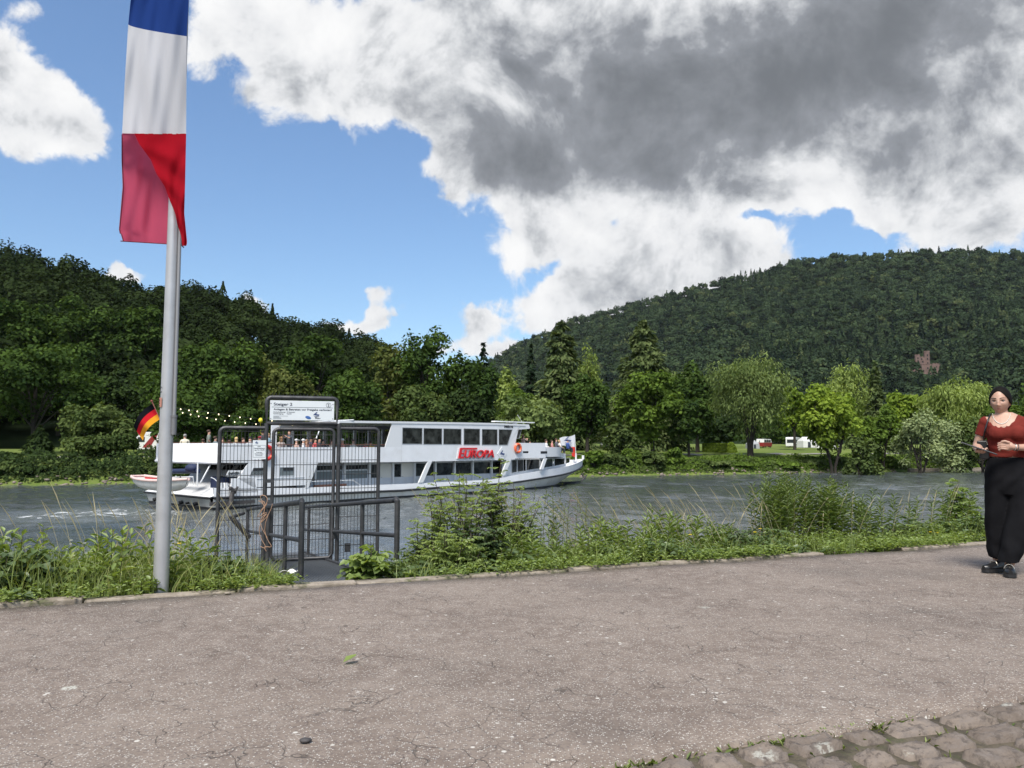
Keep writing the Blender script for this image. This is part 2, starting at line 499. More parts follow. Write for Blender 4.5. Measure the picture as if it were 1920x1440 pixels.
h = node_mat('lawn_material')
c = h.mix(h.rng(h.noise(0.12, 5, 0.6), 0.35, 0.65), (0.085, 0.135, 0.026), (0.150, 0.195, 0.045))
c = h.mix(h.rng(h.noise(1.6, 6, 0.7), 0.4, 0.7, 0, 0.6), c, (0.185, 0.195, 0.070))
h.color(c); h.b.inputs['Roughness'].default_value = 0.9; h.b.inputs['Specular IOR Level'].default_value = 0.1
h.nt.links.new(h.bump(h.noise(4, 5, 0.7), 0.6, 0.15), h.b.inputs['Normal'])
M_LAWN = h.m

h = node_mat('forest_floor_material')
c = h.mix(h.rng(h.noise(0.05, 6, 0.7), 0.35, 0.65), (0.012, 0.020, 0.010), (0.022, 0.034, 0.014))
h.color(c); h.b.inputs['Roughness'].default_value = 1.0; h.b.inputs['Specular IOR Level'].default_value = 0.0
M_FOREST_FLOOR = h.m

h = node_mat('river_material')
b = h.b
stern = SHIP0 = on_z(400, 957, WATER_Z)
# churned water behind the propeller, broken by noise
def vsub(v, q):
    n = h.nt.nodes.new('ShaderNodeVectorMath'); n.operation = 'SUBTRACT'; h.nt.links.new(v, n.inputs[0]); n.inputs[1].default_value = q; return n.outputs[0]
def gauss(center, ang, ra_, rb_):
    s_ = vsub(h.co, (center.x, center.y, center.z))
    ro = h.nt.nodes.new('ShaderNodeVectorRotate'); ro.rotation_type = 'Z_AXIS'; ro.inputs['Angle'].default_value = -ang
    h.nt.links.new(s_, ro.inputs['Vector'])
    ml = h.nt.nodes.new('ShaderNodeVectorMath'); ml.operation = 'MULTIPLY'; h.nt.links.new(ro.outputs[0], ml.inputs[0]); ml.inputs[1].default_value = (1 / ra_, 1 / rb_, 0)
    dt = h.nt.nodes.new('ShaderNodeVectorMath'); dt.operation = 'DOT_PRODUCT'; h.nt.links.new(ml.outputs[0], dt.inputs[0]); h.nt.links.new(ml.outputs[0], dt.inputs[1])
    return h.math('POWER', 0.3679, dt.outputs['Value'])
SHIP_ANG = math.atan2(.743, .669)
SD = Vector((math.cos(SHIP_ANG), math.sin(SHIP_ANG), 0)); SP_ = Vector((-SD.y, SD.x, 0))
g1 = gauss(SHIP0 + SP_ * 5 - SD * 5, SHIP_ANG, 8.5, 4.6)
g1 = h.math('ADD', g1, h.math('MULTIPLY', gauss(SHIP0 + SP_ * 0.5 - SD * 4.5, SHIP_ANG - 0.3, 8, 3.2), 0.6))
g2 = gauss(SHIP0 - SP_ * 1.5 + SD * 12, SHIP_ANG, 22, 4.0)
st = h.vmul((1.0, 1.0, 0))
foam = h.math('ADD', h.math('MULTIPLY', g1, 0.27), h.math('MULTIPLY', g2, 0.08))
foam = h.math('ADD', foam, h.math('SUBTRACT', h.noise(1.15, 7, 0.72, dist=0.8), 0.5))
foam = h.rng(foam, 0.30, 0.46)
c = h.mix(h.rng(h.math('ADD', g1, g2), 0.1, 1.0), (0.072, 0.084, 0.087), (0.13, 0.14, 0.13))
c = h.mix(h.math('MULTIPLY', foam, 0.85), c, (0.72, 0.74, 0.74))
h.color(c)
h.nt.links.new(h.rng(foam, 0, 1, 0.045, 0.6), b.inputs['Roughness'])
b.inputs['IOR'].default_value = 2.1
ro = h.nt.nodes.new('ShaderNodeVectorRotate'); ro.rotation_type = 'Z_AXIS'; ro.inputs['Angle'].default_value = -R(20.7)
h.nt.links.new(h.co, ro.inputs['Vector'])
sc_ = h.nt.nodes.new('ShaderNodeVectorMath'); sc_.operation = 'MULTIPLY'; h.nt.links.new(ro.outputs[0], sc_.inputs[0]); sc_.inputs[1].default_value = (0.62, 1.0, 0)
n1 = h.bump(h.noise(0.55, 3, 0.55, sc_.outputs[0], 0.5), 1.0, 0.05)
n2 = h.bump(h.noise(4.2, 4, 0.6, sc_.outputs[0], 0.3), 1.0, 0.045, n1)
n3 = h.bump(h.noise(2.2, 6, 0.7), 0.6, 0.16, n2)
mixn = h.nt.nodes.new('ShaderNodeMix'); mixn.data_type = 'VECTOR'
h.nt.links.new(h.rng(g1, 0.1, 0.8), mixn.inputs['Factor']); h.nt.links.new(n2, mixn.inputs['A']); h.nt.links.new(n3, mixn.inputs['B'])
nrm = next(o for o in mixn.outputs if o.type == 'VECTOR')
for i_ in mixn.inputs:
    pass
a_in = [i for i in mixn.inputs if i.name == 'A' and i.type == 'VECTOR'][0]; b_in = [i for i in mixn.inputs if i.name == 'B' and i.type == 'VECTOR'][0]
h.nt.links.new(n2, a_in); h.nt.links.new(n3, b_in)
h.nt.links.new(nrm, b.inputs['Normal'])
M_RIVER = h.m

h = node_mat('sandstone_cobble_material')
oi = h.nt.nodes.new('ShaderNodeAttribute'); oi.attribute_name = 'tint'
c = h.mix(oi.outputs['Fac'], (0.165, 0.132, 0.107), (0.285, 0.232, 0.190))
c = h.mix(h.rng(h.noise(14, 7, 0.72), 0.42, 0.66), c, (0.225, 0.19, 0.165))
c = h.mix(h.rng(h.noise(21, 8, 0.74), 0.50, 0.62, 0, 0.75), c, (0.095, 0.078, 0.066))
vl = h.vor(4.2, 'F1', h.vadd(h.co, 0.05, 25.0))
c = h.mix(h.math('MULTIPLY', h.rng(vl.outputs['Distance'], 0.24, 0.16), h.rng(h.noise(38, 4, 0.7), 0.42, 0.6, 0, 0.8)), c, (0.50, 0.49, 0.43))
h.color(c); h.b.inputs['Roughness'].default_value = 0.85; h.b.inputs['Specular IOR Level'].default_value = 0.3
h.nt.links.new(h.bump(h.noise(30, 9, 0.74), 0.8, 0.022), h.b.inputs['Normal'])
M_COBBLE = h.m

h = node_mat('concrete_kerb_material')
c = h.mix(h.rng(h.noise(9, 7, 0.7), 0.35, 0.65), (0.20, 0.165, 0.125), (0.34, 0.29, 0.235))
c = h.mix(h.rng(h.noise(4, 5, 0.7), 0.52, 0.64, 0, .8), c, (0.09, 0.10, 0.04))
h.color(c); h.b.inputs['Roughness'].default_value = 0.9
h.nt.links.new(h.bump(h.noise(60, 5, 0.7), 0.7, 0.01), h.b.inputs['Normal'])
M_KERB = h.m

def sheet(name, us, ns, zf, material, smooth=True):
    us = np.asarray(us, float); ns = np.asarray(ns, float)
    uu, nn = np.meshgrid(us, ns, indexing='ij')
    zz = zf(uu, nn)
    V = np.stack([uu * U.x + nn * N.x, uu * U.y + nn * N.y, zz], -1).reshape(-1, 3)
    a, b_ = len(us), len(ns)
    i, j = np.meshgrid(np.arange(a - 1), np.arange(b_ - 1), indexing='ij')
    k = (i * b_ + j).ravel()
    F = np.stack([k, k + b_, k + b_ + 1, k + 1], -1)
    o = mesh_np(name, V, F, material, smooth=smooth)
    tag(o, kind='structure')
    return o

N_COB = (on_z(1920, 1295, 0).dot(N) + on_z(1190, 1438, 0).dot(N)) / 2 - .02
N_EDGE = 6.38
def wig(u): return 0.02 * np.sin(u * 2.3) + 0.012 * np.sin(u * 5.9 + 1) + 0.008 * np.sin(u * 13.1) + 0.006 * np.sin(u * 31 + 2) + 0.004 * np.sin(u * 57)
us = np.concatenate([[-4000, -600, -100, -30], np.arange(-12, 24, 0.06), [40, 120, 600, 4000]])
promenade = sheet('promenade_path', us, np.concatenate([[-0.0001, 0.0], np.linspace(0.06, .94, 24), [1.0, 1.0001]]),
    lambda u, n: np.where((n < 0) | (n > 1), -0.08, 0.006 * np.sin(u * 1.7) * np.sin(n * 9)), M_PAVE)
# remap the 0..1 cross coordinate to the real edges (outer edge slightly ragged)
me = promenade.data
co = np.zeros(len(me.vertices) * 3, np.float32); me.vertices.foreach_get('co', co); co = co.reshape(-1, 3)
uu = co[:, 0] * U.x + co[:, 1] * U.y; tt = co[:, 0] * N.x + co[:, 1] * N.y
nn = N_COB + wig(uu * 1.3 + 4) * 0.8 + (N_EDGE - N_COB + wig(uu)) * tt
co[:, 0] = uu * U.x + nn * N.x; co[:, 1] = uu * U.y + nn * N.y
me.vertices.foreach_set('co', co.ravel()); me.update()

def bank_z(u, n):
    z = np.interp(n, [6.2, 6.45, 6.9, 8.5, 11, 13.5, 16], [-0.05, -0.03, -0.08, -0.30, -1.15, -2.6, -3.9])
    return z + 0.04 * np.sin(u * 1.9) * np.sin(n * 2.2) * (n > 6.6) + 0.03 * np.sin(u * 4.7 + n * 3)* (n > 6.6)
bank = sheet('river_bank', np.concatenate([[-4000, -300, -40], np.arange(-14, 30, 0.35), [60, 300, 4000]]),
             [6.2, 6.45, 6.65, 6.9, 7.3, 7.8, 8.5, 9.3, 10.2, 11, 12, 13.5, 16], bank_z, M_SOIL)
near_ground = sheet('ground', [-6000, -200, -40, -10, 0, 10, 40, 200, 6000], [-6000, -300, -40, -6, 0, N_COB + .12], lambda u, n: 0 * n - 0.020, M_SOIL)
rw = np.random.RandomState(4)
_waves = []
for _ in range(46):     # short wind ripples of many lengths and headings
    lam = math.exp(rw.uniform(math.log(.55), math.log(4.2))); ang = rw.normal(0.5, 0.75)
    _waves.append((2 * PI / lam * math.cos(ang), 2 * PI / lam * math.sin(ang), rw.uniform(0, 6.28), lam * 0.0048 * rw.uniform(.6, 1.4)))
def water_z(u, n):
    z = 0 * n
    for kx, kn, ph, am in _waves:
        z = z + am * np.sin(kx * u + kn * n + ph + .8 * np.sin(u * .11 + n * .17 + ph))
    patch = .65 + .35 * np.sin(u * .09 + 1.3 * np.sin(n * .13)) * np.sin(n * .21 + .05 * u)
    edge = np.clip((n - 14) / 8, 0, 1) * np.clip((150 - np.abs(u - 10)) / 30, 0, 1)
    return WATER_Z + z * patch * edge
river = sheet('river_water', np.concatenate([[-6000, -1200, -400, -170], np.arange(-95, 135, 0.27), [190, 400, 1200, 6000]]), np.concatenate([[12, 18], np.arange(22, 62, .24), np.arange(62, 92.6, .36)]), water_z, M_RIVER)

def ground_z(u, n):
    z = np.interp(n, [86, 89.3, 90.6, 93.5, 96.5, 99, 112, 135, 400, 7000], [-4.5, -3.2, -2.2, -1.3, -0.55, -0.32, 0.0, 0.5, 2.0, 4.0])
    return z + np.where((n > 90) & (n < 400), 0.12 * np.sin(u * 0.31) * np.sin(n * 0.5) + 0.10 * np.sin(u * 0.83 + n), 0)
def gz(p):
    return float(ground_z(np.array(p.x * U.x + p.y * U.y), np.array(p.x * N.x + p.y * N.y)))
far_bank = sheet('far_bank_lawn', np.concatenate([[-6000, -800], np.arange(-260, 420, 2.5), [700, 1500, 7000]]),
                 [86, 89.3, 90, 90.6, 91.5, 92.5, 93.5, 95, 96.5, 98, 99, 101, 104, 108, 112, 118, 126, 135, 160, 200, 400, 1500, 7000], ground_z, M_LAWN)

# camp road along the left part of the far bank
h = node_mat('road_material')
h.color(h.mix(h.rng(h.noise(0.8, 5), 0.35, 0.65), (0.19, 0.18, 0.17), (0.27, 0.26, 0.245))); h.b.inputs['Roughness'].default_value = 0.85
M_ROAD = h.m
sheet('far_bank_path', np.arange(-160, 300, 4.0), [99.6, 100.6, 101.6], lambda u, n: ground_z(u, n) + 0.05, M_ROAD)

# riprap line at the far water's edge
def stone_field(name, pts, sizes, material, flat=0.55, parent=None):
    V = []; F = []; T = []
    bm = bmesh.new(); bmesh.ops.create_icosphere(bm, subdivisions=1, radius=1.0)
    bv = np.array([v.co[:] for v in bm.verts]); bf = np.array([[v.index for v in f.verts] for f in bm.faces]); bm.free()
    for i, (p, s) in enumerate(zip(pts, sizes)):
        w = bv * (1 + rng.uniform(-.28, .28, (len(bv), 1))) * np.array([s * rng.uniform(.8, 1.4), s * rng.uniform(.7, 1.1), s * flat])
        a = rng.uniform(0, 6.28); ca, sa = math.cos(a), math.sin(a)
        w = np.stack([w[:, 0] * ca - w[:, 1] * sa, w[:, 0] * sa + w[:, 1] * ca, w[:, 2]], -1) + np.array(p)
        F.append(bf + len(bv) * i); V.append(w); T.append(np.full(len(bf), rng.uniform(0, 1)))
    return mesh_np(name, np.concatenate(V), np.concatenate(F), material, parent, tint=np.concatenate(T))
pts = []
for i in range(900):
    u = rng.uniform(-95, 120); n = 89.9 + rng.normal(0, 0.5)
    p = un(u, n); p.z = float(ground_z(np.array(u), np.array(n))) + 0.02; pts.append(p)
tag(stone_field('bank_rubble', pts, rng.uniform(0.12, 0.34, 900), M_COBBLE), kind='stuff', label='grey rubble stones along the far waterline')

# --- cobbled strip next to the viewer
def cobbles():
    V = []; F = []; T = []; base = 0
    g = 11
    gx, gy = np.meshgrid(np.linspace(-1, 1, g), np.linspace(-1, 1, g), indexing='ij')
    i, j = np.meshgrid(np.arange(g - 1), np.arange(g - 1), indexing='ij'); k = (i * g + j).ravel()
    GF = np.stack([k, k + g, k + g + 1, k + 1], -1)
    n = N_COB - 0.012
    row = 0
    while n > -1.2:
        w = rng.uniform(0.125, 0.165)
        u = -3.0 + rng.uniform(0, .3)
        while u < 7.5:
            l = rng.uniform(0.15, 0.29)
            # square grid -> squircle
            sx = gx * np.sqrt(1 - 0.11 * gy ** 2); sy = gy * np.sqrt(1 - 0.11 * gx ** 2)
            skew = rng.uniform(-.14, .14); tap = rng.uniform(-.18, .18)
            lx = sx * (l / 2 - 0.008) + skew * sy * w * 0.5
            ly = sy * (w / 2 - 0.006) * (1 + tap * sx)
            r = np.maximum(np.abs(gx), np.abs(gy))
            hgt = 0.046 * (1 - r ** 14) + 0.003 * (1 - r ** 2)
            ph = rng.uniform(0, 6.28, 4)
            hgt = hgt + (1 - r ** 4) * (0.006 * np.sin(gx * 2.5 + ph[0]) + 0.005 * np.sin(gy * 3.4 + ph[1]) + 0.004 * np.sin((gx + gy) * 5 + ph[2]))
            hgt = hgt + (1 - r ** 8) * rng.normal(0, 0.0028, r.shape)
            cu, cn, cz = u + l / 2, n - w / 2 + rng.uniform(-.012, .012), -0.045 + rng.uniform(-.006, .006)
            a = rng.uniform(-.07, .07)
            ru = lx * math.cos(a) - ly * math.sin(a) + cu; rn = lx * math.sin(a) + ly * math.cos(a) + cn
            P = np.stack([ru * U.x + rn * N.x, ru * U.y + rn * N.y, cz + hgt], -1).reshape(-1, 3)
            V.append(P); F.append(GF + base); base += g * g; T.append(np.full(len(GF), rng.uniform(0, 1)))
            u += l + rng.uniform(0.010, 0.028)
        n -= w + rng.uniform(0.010, 0.022); row += 1
    o = mesh_np('cobblestone_path', np.concatenate(V), np.concatenate(F), M_COBBLE, smooth=True, tint=np.concatenate(T))
    tag(o, kind='structure')
cobbles()

# --- concrete edging between the paving and the bank
mb = MB()
u = -13.0
while u < 26:
    l = rng.uniform(0.8, 1.05)
    if rng.rand() > 0.10:
        c = un(u + l / 2, N_EDGE + 0.085 + rng.uniform(-.012, .012), -0.052 + rng.uniform(-.012, .012))
        rot = Matrix.Rotation(PI / 2 - RA + rng.uniform(-.012, .012), 3, 'Z') @ Matrix.Rotation(rng.uniform(-.01, .01), 3, 'Y')
        mb.box(c, (l - 0.012, 0.13, 0.14), 0, rot)
    u += l
tag(mb.build('kerb', M_KERB, bevel=0.012), kind='structure')

# ------------------------------------------------------------------ hills (laid out by bearing and distance)
def hill_fn(prof, Yf, Yr, drop, foot_z, power):
    P = np.array(prof, float)
    def f(px, Y):
        py = np.interp(px, P[:, 0], P[:, 1])
        yf = np.interp(px, *zip(*Yf)); yr = np.interp(px, *zip(*Yr))
        c_, s_ = math.cos(PITCH), math.sin(PITCH)
        def slope(q):
            dy = (720 - q) / FPX
            return (s_ + dy * c_) / (c_ - dy * s_)
        top = slope(py)
        t = np.clip((Y - yf) / (yr - yf), 0, 1)
        zr = CAMH + top * yr - drop
        e0 = (foot_z - CAMH) / yf; e1 = (zr - CAMH) / yr
        z = CAMH + Y * (e0 + (e1 - e0) * t ** power)
        beyond = np.clip((Y - yr) / yr, 0, 10)
        z = np.where(Y > yr, zr - beyond * zr * 1.1, z)
        return np.where(Y < yf, foot_z - 9.0, z)
    return f
LEFT_PROF = [(-1500, 430), (-300, 440), (0, 455), (60, 472), (170, 490), (250, 516), (330, 528), (400, 532), (440, 546), (500, 575), (540, 590), (620, 604), (700, 618), (740, 650), (800, 720), (870, 780), (930, 815), (1000, 833)]
LEFT_YF = [(-1500, 105), (0, 122), (400, 135), (1000, 165)]
LEFT_YR = [(-1500, 230), (0, 265), (400, 290), (1000, 330)]
left_h = hill_fn(LEFT_PROF, LEFT_YF, LEFT_YR, 16.5, 0.4, 0.75)
MT_PROF = [(700, 800), (850, 730), (930, 672), (1000, 634), (1070, 604), (1150, 584), (1250, 557), (1350, 531), (1430, 512), (1500, 494), (1560, 484), (1650, 481), (1750, 476), (1850, 474), (1920, 477), (2100, 500), (2600, 560), (3400, 640)]
MT_YF = [(700, 700), (1000, 560), (1500, 430), (3400, 330)]
MT_YR = [(700, 1700), (1000, 1550), (1500, 1400), (3400, 1000)]
_mt = hill_fn(MT_PROF, MT_YF, MT_YR, 6.5, 1.5, 0.82)
def mt_h(px, Y):
    z = _mt(px, Y)
    yf = np.interp(px, *zip(*MT_YF)); yr = np.interp(px, *zip(*MT_YR)); t = np.clip((Y - yf) / (yr - yf), 0, 1)
    w = np.sin(np.clip(t, 0, 1) * PI)
    return z + w * (9 * np.sin(px * 0.013 + t * 5) + 6 * np.sin(px * 0.031 - t * 7 + 2) + 5 * np.sin(t * 17 + px * 0.006))
def hill_mesh(name, fn, pxs, ts):
    pp, tt = np.meshgrid(pxs, ts, indexing='ij')
    z = fn(pp, tt); X = (pp - 960) / FPX * tt
    V = np.stack([X, tt, z], -1).reshape(-1, 3)
    a, b_ = len(pxs), len(ts)
    i, j = np.meshgrid(np.arange(a - 1), np.arange(b_ - 1), indexing='ij'); k = (i * b_ + j).ravel()
    o = mesh_np(name, V, np.stack([k, k + b_, k + b_ + 1, k + 1], -1), M_FOREST_FLOOR, smooth=True)
    tag(o, kind='structure')
hill_mesh('hill', left_h, np.linspace(-1500, 1000, 90), np.linspace(95, 700, 120))
hill_mesh('mountain', mt_h, np.linspace(700, 3400, 110), np.linspace(320, 2600, 120))

# ------------------------------------------------------------------ foliage
def leaf_quads(C, Nn, size, aspect, rs, tip=None):
    """one pointed four-cornered leaf (or leaf clump) at each centre; Nn: facing; tip: preferred long direction"""
    n = len(C)
    Nn = Nn / (np.linalg.norm(Nn, axis=1, keepdims=True) + 1e-9)
    T = rs.normal(size=(n, 3)) if tip is None else tip + rs.normal(size=(n, 3)) * 0.25
    T = T - Nn * np.sum(T * Nn, 1, keepdims=True)
    T /= np.linalg.norm(T, axis=1, keepdims=True) + 1e-9
    B = np.cross(Nn, T)
    a = (size * rs.uniform(.75, 1.25, n))[:, None]; b = a * (aspect if np.isscalar(aspect) else aspect[:, None])
    bend = Nn * a * rs.uniform(-.25, .05, (n, 1))
    off = rs.uniform(-.25, .25, (n, 1))
    V = np.empty((n, 4, 3))
    V[:, 0] = C - T * a; V[:, 1] = C + B * b + T * a * off + bend * 0.3; V[:, 2] = C + T * a + bend; V[:, 3] = C - B * b + T * a * off + bend * 0.3
    F = np.arange(4 * n, dtype=np.int32).reshape(n, 4)
    return V.reshape(-1, 3), F

def sph(n, rs):
    v = rs.normal(size=(n, 3)); return v / np.linalg.norm(v, axis=1, keepdims=True)

def crown_broad(H, Rr, base, n, ls, rs, clumps=34, flat=1.0, droop=0.0, aspect=0.62, top=1.0, ragged=0.2):
    """rounded crown from z=base to H made of leaf clumps; Rr half-width"""
    hz = (H - base) / 2; cz = base + hz
    V = []; F = []; T = []; cl = []
    for i in range(clumps):
        d = sph(1, rs)[0]
        if d[2] < -0.55 and rs.rand() < .6: d[2] *= -1
        r = rs.uniform(.42, .93)
        wide = 1.0 - 0.25 * max(0, d[2]) * (1 - top) 
        rc = rs.uniform(.19, .36)
        c = np.array([d[0] * r * Rr * wide, d[1] * r * Rr * wide, cz + d[2] * r * hz])
        c[:2] *= 1 + rs.uniform(-ragged, ragged) * .5; c[2] += rs.uniform(-ragged, ragged) * hz * .35
        cl.append((c, rc))
    per = np.array([q[1] ** 2 for q in cl]); per = np.maximum((per / per.sum() * n).astype(int), 12)
    for (c, rc), k in zip(cl, per):
        d = sph(k, rs)
        d[:, 2] = np.where((d[:, 2] < -0.25) & (rs.rand(k) < .75), -d[:, 2], d[:, 2])
        rr = rs.beta(5, 1.6, k)[:, None]
        lump = 1 + 0.22 * np.sin(d[:, :1] * 5 + c[0] * 9) * np.sin(d[:, 1:2] * 6 + c[1] * 7)
        P = c + d * rr * lump * np.array([rc * Rr, rc * Rr, rc * hz * flat]) * 1.15
        if droop: P[:, 2] -= droop * rs.rand(k) ** 2 * hz
        Nn = d + rs.normal(size=(k, 3)) * .55 + np.array([0, 0, .35])
        tip = None if not droop else np.tile([0, 0, -1.0], (k, 1)) + d * .5
        v, f = leaf_quads(P, Nn, np.full(k, ls), aspect, rs, tip)
        F.append(f + sum(len(q) for q in V)); V.append(v)
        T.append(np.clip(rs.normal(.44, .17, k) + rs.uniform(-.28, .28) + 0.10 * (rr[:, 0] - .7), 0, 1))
    return np.concatenate(V), np.concatenate(F), np.concatenate(T), [q[0] for q in cl]

def crown_conifer(H, Rr, base, n, ls, rs, droop=0.25, power=.85, lift=0.15, gaps=.25):
    V = []; F = []; T = []; off = 0
    z = base; k = 0
    levels = max(12, int((H - base) / 0.75))
    zs = np.linspace(base, H * .985, levels)
    wsum = sum((1 - (q - base) / (H - base)) ** power + .04 for q in zs)
    for z in zs:
        f = (1 - (z - base) / (H - base)); rad = Rr * f ** power + .12
        nb = int(6 + 5 * f)
        cnt = n * (f ** power + .04) / wsum
        for b in range(nb):
            if rs.rand() < gaps * .6: continue
            a = rs.uniform(0, 2 * PI); L = rad * rs.uniform(.62, 1.12)
            m = max(4, int(cnt / nb * 1.25))
            t = rs.beta(2.2, 1.2, m)
            spread = 0.22 * L * (1 - t * .5) * rs.normal(size=m)
            d = np.array([math.cos(a), math.sin(a)]); p = np.array([-d[1], d[0]])
            zz = z + lift * L * t * 1.2 - droop * L * t ** 2 * 1.5 - np.abs(rs.normal(size=m)) * .12 * L + rs.normal(size=m) * .12
            P = np.stack([d[0] * L * t + p[0] * spread, d[1] * L * t + p[1] * spread, zz], -1)
            Nn = np.tile([d[0] * .5, d[1] * .5, .8], (m, 1)) + rs.normal(size=(m, 3)) * .5
            tip = np.tile([d[0], d[1], -.35], (m, 1))
            v, fc = leaf_quads(P, Nn, np.full(m, ls), .38, rs, tip)
            F.append(fc + off); V.append(v); off += len(v)
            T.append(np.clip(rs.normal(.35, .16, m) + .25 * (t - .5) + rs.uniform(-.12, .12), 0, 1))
    return np.concatenate(V), np.concatenate(F), np.concatenate(T), []

M_BARK = mat('bark_material', (0.085, 0.068, 0.052), 0.9, var=.35, vscale=3.0, bump=.6, bscale=12)
M_BARK_DARK = mat('dark_bark_material', (0.035, 0.029, 0.023), 0.95, var=.3, vscale=3.0)
GREENS = {   # kind -> foliage material
    'deep':   leaf_mat('deep_green_leaves', (0.012, 0.027, 0.009), (0.045, 0.085, 0.018), .28),
    'dark':   leaf_mat('dark_green_leaves', (0.009, 0.018, 0.008), (0.030, 0.055, 0.016), .22),
    'mid':    leaf_mat('mid_green_leaves', (0.024, 0.050, 0.010), (0.085, 0.150, 0.026), .35),
    'bright': leaf_mat('bright_green_leaves', (0.050, 0.095, 0.014), (0.165, 0.255, 0.038), .42),
    'olive':  leaf_mat('olive_green_leaves', (0.040, 0.058, 0.020), (0.140, 0.165, 0.062), .33),
    'oliveD': leaf_mat('dark_olive_leaves', (0.024, 0.037, 0.013), (0.085, 0.105, 0.036), .3),
    'silver': leaf_mat('silver_green_leaves', (0.075, 0.095, 0.045), (0.235, 0.255, 0.135), .3),
    'pale':   leaf_mat('pale_yellow_green_leaves', (0.080, 0.105, 0.030), (0.225, 0.255, 0.085), .4),
    'fir':    leaf_mat('fir_needles', (0.022, 0.036, 0.014), (0.105, 0.118, 0.048), .2),
    'spruce': leaf_mat('spruce_needles', (0.007, 0.013, 0.008), (0.026, 0.038, 0.020), .15),
    'brown':  leaf_mat('brownish_green_leaves', (0.030, 0.040, 0.012), (0.100, 0.105, 0.034), .3),
}

def trunk_mesh(name, H, r0, limbs, rs, parent, mat_, lean=0.0, stems=1, fork=.35):
    mb = MB()
    for s in range(stems):
        a = rs.uniform(0, 6.28); q = Vector((math.cos(a), math.sin(a), 0)) * (r0 * 1.0 if stems > 1 else 0)
        out = Vector((math.cos(a), math.sin(a), 0)) * (H * .22 if stems > 1 else lean * H)
        pts = [Vector((0, 0, -0.4)) + q, q + Vector((0, 0, H * .12)), q + out * .35 + Vector((0, 0, H * .4)), q + out + Vector((rs.uniform(-.02, .02) * H, rs.uniform(-.02, .02) * H, H * .78))]
        rr = r0 / (1.0 if stems == 1 else 1.4)
        mb.tube(pts, [rr * 1.35, rr, rr * .72, rr * .2], 7)
        for c in limbs[s::stems]:
            c = Vector(c); z0 = H * rs.uniform(.18, .5); t = z0 / (H * .78)
            st = q + out * t * .8 + Vector((0, 0, z0))
            md = st.lerp(c, .5) + Vector((0, 0, .04 * H))
            mb.tube([st, md, c], [rr * .45, rr * .26, rr * .07], 5)
    return mb.build(name, mat_, parent)

def tree(name, label, px, ytop, Y, half_px, kind, col, group=None, base=.22, n=5000, ls=None, seed=None, z0=None, stems=1, bark=None, cat='tree', **kw):
    rs = np.random.RandomState(seed if seed is not None else (int(px * 7 + ytop * 13 + Y) % 100000))
    p = at(px, ytop, Y)
    ground = gz(p) if z0 is None else z0
    H = p.z - ground; Rr = half_px / FPX * Y
    root = empty(name, (p.x, p.y, ground), rs.uniform(0, 6.28), label, cat, group)
    ls = ls or max(0.16, 0.0028 * Y)
    if 320 < px < 960 and base <= .15 and kind == 'broad': base = -.06; n = int(n * 1.25)
    if kind == 'conifer':
        V, F, T, cl = crown_conifer(H, Rr, H * base, n, ls * 1.35, rs, **kw)
    elif kind == 'willow':
        V, F, T, cl = crown_broad(H, Rr, H * base, n, ls * .95, rs, clumps=kw.pop('clumps', 60), droop=kw.pop('droop', .10), aspect=.3, **kw)
    elif kind == 'bush':
        V, F, T, cl = crown_broad(H, Rr, -H * .18, n, ls, rs, clumps=kw.pop('clumps', 26), **kw)
        V[:, 2] = np.maximum(V[:, 2], -0.1)
    else:
        V, F, T, cl = crown_broad(H, Rr, H * base, n, ls, rs, **kw)
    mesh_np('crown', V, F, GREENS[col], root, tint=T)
    rs.shuffle(cl)
    r0 = max(.09, H * .022)
    if kind == 'conifer':
        mb = MB(); mb.tube([(0, 0, -.4), (0, 0, H * .5), (0, 0, H * .97)], [r0, r0 * .6, .03], 7); mb.build('trunk', bark or M_BARK_DARK, root)
    elif kind == 'bush':
        mb = MB()
        for c in cl[:7]: mb.tube([(0, 0, -.2), Vector(c) * .5 + Vector((0, 0, .1)), c], [r0 * .6, r0 * .4, r0 * .1], 5)
        mb.build('stem', bark or M_BARK_DARK, root)
    else:
        trunk_mesh('trunk', H, r0, [c for c in cl[:14]], rs, root, bark or M_BARK_DARK, stems=stems)
    return root

